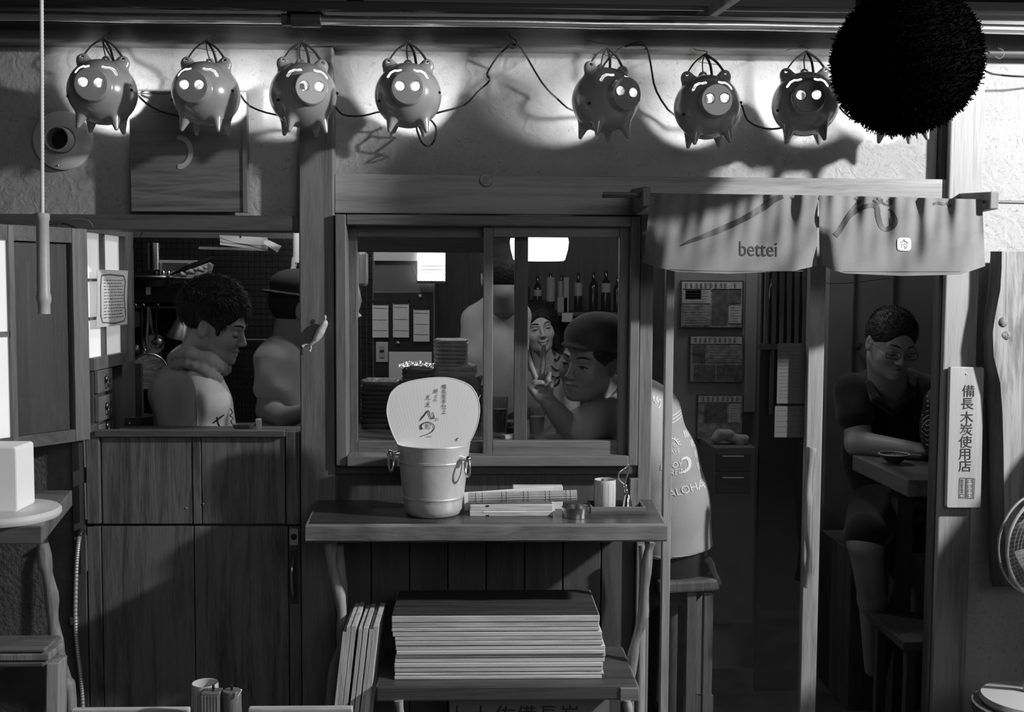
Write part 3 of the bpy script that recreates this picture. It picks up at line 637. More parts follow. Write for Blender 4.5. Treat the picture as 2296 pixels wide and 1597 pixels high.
# ================================================================ vent, signboard, pull cord
vc = P(141, 315, 0.02); vr = 64/S(0.02)
vt = thing('round_vent', 'round pale wall vent with a meshed collar', 'vent', vc)
Ry = rotm(rx=math.pi/2)
VM = flat('vent_paint', 0.55, 0.45, vary=0.1)
part('flange', M().lathe([(0.0, -0.01), (vr, -0.01), (vr, 0.004), (vr-0.004, 0.007), (0.036, 0.008), (0.036, -0.01)], vc, 48, Ry), VM, vt, sm=True)
part('collar', M().lathe([(0.0, 0), (0.034, 0), (0.034, 0.045), (0.031, 0.047), (0.029, 0.045), (0.029, 0.006), (0.0, 0.006)], vc, 40, Ry), VM, vt, sm=True)
part('duct', M().lathe([(0.0285, 0.0062), (0.0285, 0.0066)], vc, 30, Ry), BLACK, vt)
ms = M()
for i in range(-5, 6):
    h = math.sqrt(max(0, 0.029**2-(i*0.005)**2))
    ms.tube([vc+Vector((i*0.005, -0.036, -h)), vc+Vector((i*0.005, -0.036, h))], 0.0005, 4).tube([vc+Vector((-h, -0.037, i*0.005)), vc+Vector((h, -0.037, i*0.005))], 0.0005, 4)
part('mesh', ms, DMETAL, vt, kind='stuff')
for a_ in (20, 140, 260): part('screw', M().ell(vc+Vector((math.cos(math.radians(a_))*vr*.88, -0.008, math.sin(math.radians(a_))*vr*.88)), (0.003, 0.002, 0.003), 10, 6), STEEL, vt, sm=True)
x0, x1, z0, z1 = R4(291, 206, 551, 475, -0.012)
sb = thing('wooden_signboard', 'weathered wooden signboard with a pale crescent stroke, beside the post', 'sign', ((x0+x1)/2, -0.01, z0))
part('board', M().box(x0, x1, -0.012, 0.012, z0, z1-0.006), W_SIGN, sb, bev=0.002)
part('edge_strip', M().box(x0, x1+0.004, -0.016, 0.014, z1-0.006, z1), W_POST, sb); part('side_strip', M().box(x1-0.008, x1+0.004, -0.016, 0.012, z0, z1-0.006), W_POST, sb)
arc = [(400+28*math.sin(math.radians(t)), 341-33*math.cos(math.radians(t))) for t in range(-8, 185, 12)]
part('painted_mark', M().ribbon(arc, [6]+[11]*(len(arc)-3)+[12, 9], lambda u, v: P(u, v, -0.0135)), flat('chalk_paint', 0.38, 0.8), sb, label='pale painted crescent')
yb = -0.45
pc = thing('pull_cord', 'pale braided cord ending in a bamboo tube, hanging at far left', 'cord', P(96, 705, yb))
pts = [P(93, -60, yb), P(94, 200, yb), P(95, 400, yb), P(95, 482, yb)]
part('braid', M().tube([pts[0].lerp(pts[-1], i/130) for i in range(131)], [0.0042+0.0007*(i % 2) for i in range(131)], 8), flat('rope', 0.75, 0.8), pc, sm=True)
bp_ = [P(95, 480, yb), P(95, 486, yb), P(95, 492, yb), P(96, 560, yb), P(97, 650, yb), P(98, 665, yb), P(98.5, 672, yb), P(99, 680, yb), P(98, 700, yb)]
bf = [P(94.5, 478, yb), P(94.5, 481, yb), P(95, 492, yb), P(95.2, 496, yb), P(96, 560, yb), P(97, 655, yb), P(97.5, 668, yb), P(98, 675, yb), P(98.3, 683, yb), P(98.5, 704, yb)]
part('bamboo', M().tube(bf, [r/S(yb) for r in (13.5, 16, 15.5, 13.5, 14, 14.5, 16.5, 16, 13.5, 14)], 20), flat('bamboo', 0.42, 0.4, bump=0.2, bscale=20, vary=0.15), pc, sm=True)
# ================================================================ header knob, post ornament
kc = P(1090, 404, -0.005)
solo('wooden_plug', M().lathe([(0, -0.002), (0.0185, -0.002), (0.0185, 0.004), (0.016, 0.009), (0, 0.010)], kc, 28, Ry), flat('pale_plug', 0.30, 0.6, vary=0.3, vscale=60), 'pale round plug on the header above the window', 'plug', sm=True)
og = thing('wall_ornament', 'little pale prawn-like ornament fixed on the wooden post', 'ornament', P(706, 790, -0.03))
OM = flat('ornament', 0.5, 0.35, vary=0.3, vscale=80)
yo = -0.036
part('body', M().tube(smooth_pts([P(731, 718, yo), P(727, 728, yo), P(718, 745, yo), P(708, 762, yo), P(698, 772, yo)], 3), [0.003, .006, .0085, .0095, .010, .011, .0115, .011, .010, .008, .006, .005, .004], 12), OM, og, sm=True)
part('tail', M().ell(P(729, 712, yo), (0.004, 0.003, 0.007), 10, 8), OM, og, sm=True)
for q in (((695, 772), (684, 773), (678, 777)), ((697, 774), (697, 783), (694, 787))):
    part('claw', M().tube([P(x, y, yo+0.003) for x, y in q], [0.003, 0.002, 0.0045], 8), OM, og, sm=True)
# ================================================================ cloth curtain (noren)
yn = -0.17
nr = thing('noren_curtain', 'short grey cloth curtain with brush strokes hanging over the doorway', 'curtain', P(1830, 620, yn))
CL = cloth('curtain_cloth', 0.17, 0.21, 1500)
def pane_fn(L0, L1, R0, R1, T0, T1, bots, seed):
    def geo(u, v):
        b = np.interp(u, bots[0], bots[1]); top = T0*(1-u)+T1*u
        fold = 0.5*(0.014*math.sin(u*31+seed+1.2*math.sin(u*7+seed))+0.007*math.sin(u*67+seed*2+v*2))*(1-v)**1.3
        fold += 0.010*math.sin(u*9+seed*1.3+v*1.5)*min(1, v*1.6)+0.004*math.sin(u*23+v*9+seed)
        edge = max(0, (abs(u-0.5)-0.36)/0.14); curl = 0.055*edge**2*max(0, v-0.45)/0.55
        y = yn-0.012+fold*0.9-0.022*v+curl
        return y, (L0*(1-v)+L1*v)*(1-u)+(R0*(1-v)+R1*v)*u, top*(1-v)+b*v
    def f(u, v): y, px, py = geo(u, v); return P(px, py, y)
    def onto(px, py):
        u, v = (px-L0)/(R0-L0), (py-T0)/(612-T0)
        for _ in range(4):
            y, qx, qy = geo(min(max(u, 0), 1), min(max(v, 0), 1)); u += (px-qx)/(R0-L0); v += (py-qy)/170
        return P(px, py, y-0.0011)
    return f, onto
fL, oL = pane_fn(1459, 1442, 1834, 1831, 433, 438, ([0, .08, .2, .5, .88, 1], [588, 600, 610, 614, 607, 596]), 0.4)
fR, oR = pane_fn(1836, 1838, 2202, 2209, 438, 447, ([0, .07, .15, .5, .85, 1], [592, 605, 613, 619, 616, 597]), 2.3)
part('cloth_panel', M().sheet(fL, 110, 40, 0.0012), CL, nr, sm=True); part('cloth_panel', M().sheet(fR, 110, 40, 0.0012), CL, nr, sm=True)
hem = M().ribbon([(1500+i*12, 604+4*math.sin(min(1, i/10)*1.5)) for i in range(26)], 1.2, oL).ribbon([(1890+i*12, 609) for i in range(23)], 1.2, oR)
part('stitching', hem, INKG, nr)
def dense(pts, ws, k=6):
    q = smooth_pts([(a, b, c) for (a, b), c in zip(pts, ws)], k); return [(p.x, p.y) for p in q], [max(0.5, p.z) for p in q]
st = M(); st.ribbon(*dense([(1527, 551), (1548, 541), (1573, 532), (1611, 517), (1668, 491), (1710, 466), (1735, 448), (1756, 441)], [2, 8, 10, 14, 13, 15, 15, 9], 14), oL, True)
part('brush_stroke', st, flat('brush_ink', 0.035) if 'brush_ink' not in MATS else MATS['brush_ink'], nr, label='long slanting grey brush stroke', sm=True)
st = M().ribbon(*dense([(1930, 449), (1912, 472), (1895, 497), (1882, 518), (1873, 529)], [7, 11, 12, 12, 13]), oR, True)
part('brush_stroke', st, flat('brush_ink', 0.035) if 'brush_ink' not in MATS else MATS['brush_ink'], nr, label='slanting stroke of the brush character', sm=True); st = M()
st.ribbon(*dense([(1898, 492), (1925, 470), (1950, 461), (1966, 464), (1969, 485), (1976, 507), (1988, 514), (2002, 507), (2007, 494), (2001, 478), (1994, 468)], [8, 11, 10, 11, 12, 11, 11, 13, 12, 8, 5]), oR, True)
part('brush_stroke', st, flat('brush_ink', 0.035) if 'brush_ink' not in MATS else MATS['brush_ink'], nr, label='looping stroke of the brush character', sm=True); st = M()
st.ribbon(*dense([(1958, 449), (1970, 456), (1978, 449), (1968, 445), (1984, 458), (1996, 459), (1998, 450), (1988, 452)], [4, 5, 5, 4, 5, 5, 4, 4], 10), oR, True)
part('brush_stroke', st, flat('brush_ink', 0.035) if 'brush_ink' not in MATS else MATS['brush_ink'], nr, label='small curled stroke at the curtain top', sm=True); st = M()
st.ribbon(*dense([(2092, 458), (2104, 455), (2116, 458), (2124, 456), (2132, 464)], [6, 6, 6, 5, 8]), oR, True)

part('brush_stroke', st, flat('brush_ink', 0.035) if 'brush_ink' not in MATS else MATS['brush_ink'], nr, label='short dash at the right of the curtain', sm=True)
part('lettering', M().text('bettei', 48, lambda u, v: oL(1700+u, 560-v+u*0.02), xs=0.79), flat('curtain_ink', 0.03, 0.8), nr)
sq = [(2027+15.5*math.copysign(abs(math.cos(t))**0.45, math.cos(t)), 548+14.5*math.copysign(abs(math.sin(t))**0.45, math.sin(t))) for t in (i*2*math.pi/28 for i in range(28))]
tg = part('tag', M().prism(sq, lambda a, b: oR(a, b)+Vector((0, -0.001, 0)), lambda a, b: oR(a, b)+Vector((0, 0.0012, 0))), WHITE, nr, label='small white square tag')
tf = lambda a, b: oR(a, b)+Vector((0, -0.0025, 0))
tm = M().ribbon([(2018, 545), (2027, 540), (2037, 546)], 1.6, tf).ribbon([(2027, 536), (2027, 541)], 1.6, tf).ribbon([(2022, 547), (2020, 555)], 1.4, tf).ribbon([(2024, 549), (2030, 547), (2033, 551), (2031, 557), (2027, 557)], 1.4, tf).ribbon([(2026, 552), (2029, 555)], 1.4, tf)
part('emblem', tm, INK, tg)
ro = thing('curtain_rod', 'thin bamboo rod carrying the cloth curtain on two brackets', 'rod', P(1830, 445, yn))
part('rod', M().tube([P(1352, 434, yn), P(2420, 457, yn)], 0.0045, 10), flat('rod_wood', 0.12, 0.4), ro, sm=True)
part('second_rod', M().tube([P(1350, 440, yn+0.006), P(1475, 440, yn+0.006)], 0.0045, 10), flat('rod_wood_dark', 0.05, 0.4), ro, sm=True)
for pa, pb_, pt, pbm, lab in ((1441, 1459, 419, 462, 'wooden bracket at the left end of the curtain rod'), (2220, 2240, 430, 469, 'wooden bracket at the right end of the curtain rod')):
    m = M(); x0, x1, z0, z1 = R4(pa, pt, pb_, pbm, yn-0.035)
    m.raw([(x0, yn-0.035, z0), (x1, yn-0.035, z0), (x1, -0.005, z0-0.006), (x0, -0.005, z0-0.006), (x0, yn-0.035, z1), (x1, yn-0.035, z1), (x1, -0.005, z1+0.012), (x0, -0.005, z1+0.012)], [(0,3,2,1),(4,5,6,7),(0,1,5,4),(1,2,6,5),(2,3,7,6),(3,0,4,7)])
    solo('rod_bracket', m, W_FRAME, lab, 'bracket', bev=0.003)
# ================================================================ plaque, log slab, fan, stool at the right
yp = RX0*0-0.045
cr = [(2131, 823), (2207, 824), (2199, 1139), (2123, 1139)]
def pq(u, v): 
    a = Vector(cr[0]).lerp(Vector(cr[1]), u); b = Vector(cr[3]).lerp(Vector(cr[2]), u); c_ = a.lerp(b, v); return c_
pl = thing('wooden_plaque', 'pale vertical wooden plaque with dark characters on the right post', 'sign', P(2161, 1139, yp))
oc = []
for cx, cy, a0 in ((.95, .012, -90), (.95, .988, 0), (.05, .988, 90), (.05, .012, 180)):
    oc += [(cx+.05*math.cos(math.radians(a0+t)), cy+.012*math.sin(math.radians(a0+t))) for t in (0, 45, 90)]
part('board', M().prism(oc, lambda u, v: P(*pq(u, v), yp), lambda u, v: P(*pq(u, v), yp)+Vector((0, 0.018, 0))), W_PALE, pl, bev=0.0015)
pt_ = M()
for ch, cx, cy in zip('備長木炭使用店', (2172, 2169, 2168, 2167, 2165, 2164, 2164), (877, 905, 936, 963, 991, 1018, 1045)):
    pt_.text(ch, 29, lambda u, v, cx=cx, cy=cy: P(cx+u*1.06, cy-v+2, yp-0.0012))
part('lettering', pt_, INK, pl)
stp = M(); sf = lambda u, v: P(u, v, yp-0.0012)
stp.ribbon([(2152, 1072), (2186, 1073), (2184, 1118), (2150, 1117), (2152, 1072)], 1.3, sf).ribbon([(2174, 1074), (2173, 1117)], 18, sf)
part('stamp', stp, INKG, pl)
s2 = M(); sf2 = lambda u, v: P(u, v, yp-0.002)
for j in range(4):
    for (a0, b0, a1, b1) in ((-5, -4, 5, -4), (-4, 0, 4, 0), (0, -4, 0, 4), (-4, 4, 5, 4)): s2.ribbon([(2174+a0, 1080+j*10.5+b0), (2174+a1, 1080+j*10.5+b1)], 1, sf2)
part('stamp_characters', s2, PAPER, pl)
s3 = M()
for j in range(3):
    for (a0, b0, a1, b1) in ((-4, -4, 4, -4), (-4, -1, 4, -1), (0, -4, 0, 4), (-4, 3, 4, 3)): s3.ribbon([(2157+a0, 1080+j*10.5+b0), (2157+a1, 1080+j*10.5+b1)], 1.2, sf)
s3.ribbon([(2153, 1108), (2161, 1108), (2161, 1115), (2153, 1115), (2153, 1108)], 1.2, sf)
part('stamp_characters', s3, INKG, pl)
n_ = P(2166, 839, yp); part('nail', M().ell(n_, (0.0028, 0.002, 0.0028), 10, 6), STEEL, pl, sm=True)
rows = [(564, 2219, 2246), (600, 2217, 2246), (650, 2213, 2243), (700, 2206, 2233), (745, 2202, 2226), (800, 2204, 2228), (860, 2207, 2243), (930, 2208, 2248), (1000, 2210, 2250), (1080, 2211, 2251), (1160, 2213, 2252), (1240, 2214, 2255), (1300, 2217, 2262), (1316, 2224, 2270)]
fy, by = -0.085, -0.012
rows = [(y, a+2, b) for y, a, b in rows]
LG = thing('log_slab', 'tall weathered slab of log leaning on the wall at far right', 'log', P(2290, 1316, -0.1))
Lf = [P(b, y, fy) for y, a, b in rows]; Lb = [P(a, y, by) for y, a, b in rows]; n = len(rows)
Lm = [(p+q)/2+Vector((-0.012, 0, 0)) for p, q in zip(Lf, Lb)]
part('bark', M().raw(Lf+Lm+Lb, [(i, i+1, n+i+1, n+i) for i in range(n-1)]+[(n+i, n+i+1, 2*n+i+1, 2*n+i) for i in range(n-1)]), wood('bark', 0.03, 0.12, 'Z', 6, 0.8, 1.0, 2), LG, sm=True)
K = 14; gv = []
for i, (y, a, b) in enumerate(rows):
    for k in range(K+1):
        t = k/K; q = Lf[i].lerp(Vector((Lf[0].x+0.36, fy, Lf[i].z)), t); crack = -0.0
        q.y += 0.006*math.sin(t*23+i*0.6)+0.004*math.sin(t*51+i*1.3)+ (0.02 if k == 5 and 6 < i < 12 else 0) if 0 < k < K else 0; gv.append(q)
W_ = K+1; gf = [(i*W_+k, (i+1)*W_+k, (i+1)*W_+k+1, i*W_+k+1) for i in range(n-1) for k in range(K)]
top = [gv[k] for k in range(W_)]; bot = [gv[(n-1)*W_+k] for k in range(W_)]
part('face', M().raw(gv, gf).raw(top+[Vector((p.x-0.01, by, p.z)) for p in top], [(k, k+1, W_+k+1, W_+k) for k in range(K)]).raw(bot+[Vector((p.x-0.01, by, p.z)) for p in bot], [(k+1, k, W_+k, W_+k+1) for k in range(K)]), W_LOG, LG, sm=True)
part('knot', M().ell(P(2250, 722, fy-0.002), (0.012, 0.006, 0.014), 12, 8).ell(P(2256, 752, fy-0.002), (0.014, 0.005, 0.012), 12, 8), wood('knot_wood', 0.06, 0.3, 'Z', 30, 0.7, 1, 4), LG, sm=True)
# electric fan
fc = P(2357, 1225, -0.42); fr_ = 122/S(-0.42)
FN = thing('electric_fan', 'round-caged electric fan cut off by the right edge', 'fan', (fc.x, fc.y+0.1, 0))
FM = flat('fan_wire', 0.35, 0.35, 0.3)
RF = rotm(rx=math.pi/2, rz=0.25)
def fp(r, t, d): return fc + RF @ Vector((r*math.cos(t), r*math.sin(t), d))
def dome(r): return 0.055*math.sqrt(max(0, 1-(r/fr_)**2))
part('rim', M().tube([fp(fr_, t*2*math.pi/48, 0) for t in range(48)], 0.004, 8, closed=True), flat('fan_rim', 0.5, 0.3, 0.4), FN, sm=True)
cg = M()
for k in range(1, 24):
    r = fr_*k/24; cg.tube([fp(r, t*2*math.pi/40, dome(r)) for t in range(40)], 0.0007, 4, closed=True)
part('guard_ring', cg, FM, FN, kind='stuff')
cg = M()
for k in range(72):
    t = k*2*math.pi/72; cg.tube([fp(fr_*q/5, t+0.9*q/5, dome(fr_*q/5)) for q in range(1, 6)], 0.0006, 4)
part('guard_spoke', cg, FM, FN, kind='stuff')
part('hub_badge', M().lathe([(0, 0.056), (0.028, 0.056), (0.025, 0.062), (0, 0.063)], fc, 24, RF), flat('badge', 0.3, 0.3), FN, sm=True)
for k in range(4):
    t = k*math.pi/2+0.4; bl = M().sheet(lambda u, v: fp(0.02+u*(fr_*0.82-0.02), t+(v-.5)*(0.9-0.25*u), 0.012+0.03*(v-.5)), 6, 6, 0.002); part('blade', bl, flat('fan_blade%d' % k, 0.12, 0.4), FN, sm=True)
part('motor', M().lathe([(0, -0.10), (0.035, -0.10), (0.05, -0.08), (0.05, -0.01), (0, 0.0)], fc, 24, RF), flat('fan_plastic', 0.2, 0.4), FN, sm=True)
part('back_guard', M().tube([fp(fr_, t*2*math.pi/48, -0.03) for t in range(48)], 0.003, 8, closed=True), FM, FN, sm=True)
mb = fc+RF @ Vector((0, 0, -0.06)); zbs = P(2345, 1562, mb.y).z
part('pole', M().tube([(mb.x, mb.y, zbs), (mb.x, mb.y, mb.z-0.03)], 0.011, 12), STEEL, FN, sm=True)
part('base', M().lathe([(0, -0.022), (0.105, -0.022), (0.112, -0.012), (0.108, 0.0), (0.03, 0.012), (0, 0.012)], (mb.x, mb.y, zbs), 48), flat('base_white', 0.32, 0.5), FN, sm=True, label='white round base')
STL = thing('round_stool', 'dark round stool under the white base of the electric fan', 'stool', (mb.x, mb.y, 0)); zst = zbs-0.0225
part('seat', M().lathe([(0, -0.03), (0.125, -0.03), (0.13, -0.02), (0.13, 0), (0, 0)], (mb.x, mb.y, zst), 40), W_DARK, STL, sm=True)
for k in range(4):
    t = k*math.pi/2+0.8; part('leg', M().tube([(mb.x+0.08*math.cos(t), mb.y+0.08*math.sin(t), zst-0.03), (mb.x+0.12*math.cos(t), mb.y+0.12*math.sin(t), 0)], 0.012, 10), W_DARK, STL, sm=True)
for k in range(4):  # crate pile added out of view to shade the lower right wall
    z0 = k*0.325; cr_ = thing('shade_crate', 'unseen dark crate added to cast shade, %s of the pile right of the electric fan' % ['lowest', 'second from the ground', 'third from the ground', 'topmost'][k], 'crate', (1.72, -0.38, z0), 'unseen crates added to shade the lower right wall')
    CM = flat('shade_crate_plastic', 0.06, 0.4) if 'shade_crate_plastic' not in MATS else MATS['shade_crate_plastic']
    part('shell', M().box(1.53, 1.91, -0.55, -0.22, z0, z0+0.322), CM, cr_, bev=0.008); part('grip', M().box(1.66, 1.78, -0.552, -0.548, z0+0.22, z0+0.26), BLACK, cr_)
# ================================================================ outer shelf table
YF = -0.33; ZS = P(1090, 1177, YF).z; ZSB = P(1090, 1217, YF).z
SH = thing('shelf_table', 'thick live-edge plank shelf on bent branch legs under the window', 'shelf', (P(1090, 1200, YF).x, -0.17, 0))
def edgex(px, y): return P(px, 1177 if y < -0.2 else 1140, y).x
gx0, gx1 = P(685, 1190, YF).x, P(1496, 1190, YF).x; bx0, bx1 = P(712, 1140, -0.018).x, P(1462, 1140, -0.018).x
m = M(); N = 40; top = []; 
for i in range(N+1):
    t = i/N; xf = gx0*(1-t)+gx1*t; w1 = 0.0025*math.sin(i*.55)+0.0012*math.sin(i*1.4)
    top.append((xf, YF+w1, xf, w1))
vs = []
for (xf, yf, _, w1) in top:
    t = (xf-gx0)/(gx1-gx0); xb = bx0*(1-t)+bx1*t
    vs += [(xb, -0.018, ZS), (xf, yf+0.006, ZS), (xf, yf, ZS-0.005), (xf, yf-0.002, ZSB+0.006), (xf, yf+0.008, ZSB-w1*0.5), (xb, -0.018, ZSB)]
fs = [(i*6+k, i*6+(k+1) % 6, (i+1)*6+(k+1) % 6, (i+1)*6+k) for i in range(N) for k in range(6)]+[(5,4,3,2,1,0), tuple(N*6+k for k in range(6))]
part('plank', m.raw(vs, fs), W_SHELF, SH, sm=True)
part('dark_top', M().prism([(gx0+.006, YF+.012), (gx1-.006, YF+.012), (bx1-.002, -.019), (bx0+.002, -.019)], lambda u, v: Vector((u, v, ZS-.001)), lambda u, v: Vector((u, v, ZS+.0003))), W_DARKTOP, SH)  # thin top slab, darker than the plank under it
def branch(pxs, y, r, seed=1):
    pts = smooth_pts([P(a, b, y if not isinstance(y, list) else y[i]) for i, (a, b) in enumerate(pxs)], 5); rr = random.Random(seed)
    return M().tube(pts, [r*(1+0.13*math.sin(i*0.8+seed)+rr.uniform(-.05, .05)) for i in range(len(pts))], 12)
part('leg', branch([(740, 1216), (745, 1270), (762, 1340), (768, 1400), (765, 1450), (748, 1520), (735, 1640), (725, 1830)], -0.23, 0.0145, 1), W_BRANCH, SH, sm=True)
part('leg', branch([(1458, 1216), (1452, 1250), (1446, 1310), (1442, 1380), (1425, 1440), (1416, 1500), (1410, 1600), (1404, 1800)], -0.23, 0.013, 2), W_BRANCH, SH, sm=True)
part('leg', branch([(760, 1222), (765, 1290), (770, 1400), (765, 1800)], -0.06, 0.014, 3), W_BRANCH, SH, sm=True)
part('leg', branch([(1440, 1222), (1445, 1290), (1438, 1400), (1430, 1780)], -0.06, 0.013, 4), W_BRANCH, SH, sm=True)
# bucket and fan
bq = PZ(972, 1152, ZS); yb_ = bq.y; sB = S(yb_); xb = bq.x; zr = P(972, 993, yb_).z; H = zr-ZS
r0, r1 = 64/sB, 82.5/sB
BK = thing('metal_bucket', 'tapered metal wine bucket with ring handles on the shelf', 'bucket', (xb, yb_, ZS))
prof = [(0, 0.0), (r0-0.012, 0.0), (r0-0.004, 0.004), (r0, 0.014)]
for t in (0.1, 0.2, 0.255, 0.26, 0.27, 0.28, 0.285, 0.4, 0.5, 0.6, 0.7, 0.755, 0.76, 0.77, 0.78, 0.785, 0.9, 0.985): prof.append((r0+(r1-r0)*t+(0.0009 if t in (0.26, 0.28, 0.76, 0.78) else 0), H*t))
prof += [(r1+0.001, H-0.002), (r1, H), (r1-0.003, H-0.001), (r0-0.004, 0.012), (0, 0.008)]
part('pail', M().lathe(prof, (xb, yb_, ZS), 64), ALU, BK, sm=True)
for sgn, pk, pr_ in ((1, (1040, 1020), (1062, 1037)), (-1, (884, 1012), (877, 1028))):
    hz = P(*pk, yb_).z; ang = math.radians(-38 if sgn > 0 else 180+20)
    rr = r0+(r1-r0)*((hz-ZS)/H); d = Vector((math.cos(ang), math.sin(ang), 0)); c0 = Vector((xb, yb_, hz))+d*rr
    h = part('handle_lug', M().tube([c0-d*0.004, c0+d*0.006, c0+d*0.018, c0+d*0.024], [0.008, 0.006, 0.006, 0.009], 14).ell(c0+d*0.024, (0.009, 0.009, 0.010), 14, 10), CHROME, BK, sm=True)
    rc = c0+d*0.021+Vector((0, 0, -0.021)); t_ = Vector((0.35, -0.93, 0)) if sgn > 0 else Vector((0.3, 0.95, 0))
    part('ring', M().tube([rc+(t_*math.cos(a_)*0.72+Vector((0, 0, math.sin(a_))))*0.0245 for a_ in (k*2*math.pi/32 for k in range(32))], 0.0028, 8, closed=True), STEEL, BK, sm=True)
yf2 = yb_-0.012
FA = thing('paper_fan', 'white paper hand fan with brushed characters standing in the bucket', 'fan', P(971, 990, yf2))
fo = [(889, 990), (879, 970), (871, 945), (867, 918), (874, 887), (882, 875), (894, 865), (910, 858), (930, 853), (962, 848), (992, 847), (1010, 848.5), (1028, 853), (1045, 860), (1058, 869), (1069, 887), (1074, 905), (1075, 925), (1071, 950), (1064, 970), (1054, 990), (1040, 1015), (1010, 1040), (985, 1052), (958, 1052), (930, 1040), (903, 1015)]
fo = [(p.x, p.y) for p in smooth_pts([(a, b, 0) for a, b in fo], 3, closed=True)]
FP = flat('fan_paper', 0.86, 0.8, bump=0.0)
part('leaf', M().prism(fo, lambda u, v: P(u, v, yf2), lambda u, v: P(u, v, yf2)+Vector((0, 0.0012, 0))), FP, FA)
part('rim', M().tube([P(u, v, yf2)+Vector((0, 0.0006, 0)) for u, v in fo], 0.0014, 6, closed=True), WHITE, FA, sm=True)
rb = M()
for i in range(27):
    a = Vector((971, 1050)); t = math.radians(-44+i*88/26); L = 195
    e = a+Vector((math.sin(t)*L*1.0, -math.cos(t)*L)); 
    u = 903+i*5.6*1.0; tx = 872+i*7.9; ty = 855+abs(i-14)**2*0.16
    rb.beam(P(930+i*3.1, 1040, yf2+0.0001), P(tx, ty+8, yf2+0.0001), 0.0012, 0.0004, (0, 1, 0))
part('ribs', rb, FP, FA, kind='stuff')
part('stick', M().tube([P(971, 1040, yf2)+Vector((0, .001, 0)), P(971, 1140, yf2)+Vector((0, 0.004, 0))], 0.005, 10), W_PALE, FA, sm=True)
ff_ = lambda u, v: P(u, v, yf2-0.0016)
ft = M()
for i, ch in enumerate('備長炭手仕上'): ft.text(ch, 11.5, lambda u, v, i=i: ff_(996+u, 868+i*11.2-v))
for ch, cx, cy, sz in (('焼', 977, 878, 11), ('と', 979, 889, 9), ('ん', 977, 897, 10), ('え', 960, 892, 14), ('え', 960, 908, 14)): ft.text(ch, sz, lambda u, v, cx=cx, cy=cy: ff_(cx+u+v*0.15, cy-v))
ft.ribbon(*dense([(958, 921), (952, 931), (946, 938), (942, 943)], [1.5, 2.5, 2.5, 2.2]), ff_)
ft.ribbon(*dense([(946, 936), (955, 927), (961, 921), (963, 930), (967, 938), (973, 937), (972, 930), (969, 924)], [1.5, 2.2, 2, 2.2, 2.2, 2.6, 2, 1.2]), ff_)
ft.ribbon(*dense([(947, 963), (944, 958), (946, 952), (956, 947), (967, 949), (974, 957), (970, 967), (958, 974), (942, 979)], [4.5, 4, 3.2, 2, 1.6, 2, 2, 1.5, 1]), ff_)
ft.text('別', 13, lambda u, v: ff_(959+u, 957-v)).text('bettei', 5, lambda u, v: ff_(963+u, 979-v))
ft.ribbon([(976, 938), (982, 938), (982, 943), (976, 943), (976, 938)], 0.8, ff_).ribbon([(979, 938), (979, 943)], 0.8, ff_)
ft.ribbon(*dense([(1028, 982), (1024, 985), (1025, 990)], [1.5, 2.2, 1.2]), ff_)
part('lettering', ft, flat('fan_ink', 0.07, 0.7), FA)
# rolled mat, boards, paper
def onshelf(px, py): return PZ(px, py, ZS)
q = onshelf(1146, 1158); s_ = S(q.y)
ya = q.y; za1 = P(1146, 1145.5, ya).z; za2_ = P(1146, 1133, ya).z
xa, xb2 = P(1053, 1150, ya).x, P(1240, 1150, ya).x
BX = thing('pale_case', 'lower of two thin notched wooden cases under the rolled mat', 'case', ((xa+xb2)/2, ya, ZS), 'thin notched wooden cases on the shelf')
part('body', M().box(xa, xb2, ya, ya+0.09, ZS, za1-0.0008), W_BOARD, BX, bev=0.0015)
part('notch', M().box(xa+0.042, xa+0.05, ya-0.0006, ya+0.01, ZS+0.0005, ZS+0.0035), BLACK, BX)
part('paper_strip', M().box(xa+0.035, xa+0.145, ya-0.0008, ya+0.02, za1-0.0046, za1-0.0012), FP, BX)
BX2 = thing('pale_case', 'upper of two thin notched wooden cases under the rolled mat', 'case', ((xa+xb2)/2, ya, za1), 'thin notched wooden cases on the shelf')
part('body', M().box(xa+0.001, xb2, ya+0.004, ya+0.09, za1, za2_), W_BOARD, BX2, bev=0.0015)
part('notch', M().box(xa+0.042, xa+0.05, ya+0.003, ya+0.012, za2_-0.005, za2_-0.001), BLACK, BX2)
rr = 12/s_; y3 = ya+0.02
a = P(1050, 1124, y3); b = P(1293, 1114, y3); a.z = za2_+rr+0.0005; b.z = a.z+0.007
MT = thing('rolled_mat', 'rolled bamboo mat tied in bands lying on the wooden cases', 'mat', ((a.x+b.x)/2, y3, za2_))
dd = (b-a).normalized(); uu = Vector((0, 1, 0)); ww = dd.cross(uu)
for k in range(13):
    t = k*2*math.pi/13; o_ = (uu*math.cos(t)+ww*math.sin(t))*rr*0.84; part('slat', M().tube([a+o_, b+o_], rr*0.235, 7), flat('mat_bamboo', 0.36, 0.45, vary=0.25, vscale=25) if k == 0 else MATS['mat_bamboo'], MT, sm=True)
part('core', M().tube([a+dd*0.002, b-dd*0.002], rr*0.8, 14), flat('mat_core', 0.06, 0.8), MT, sm=True)
for t in (0.07, 0.13, 0.31, 0.35, 0.51, 0.55, 0.71, 0.75, 0.90, 0.94): part('thread', M().tube([a.lerp(b, t)+(uu*math.cos(k*math.pi/8)+ww*math.sin(k*math.pi/8))*rr*1.06 for k in range(16)], 0.0005, 4, closed=True), CORDM, MT, sm=True)
y4 = y3+0.045; p0, p1 = P(1042, 1106, y4), P(1262, 1098, y4); zt4 = P(1200, 1092, y4).z
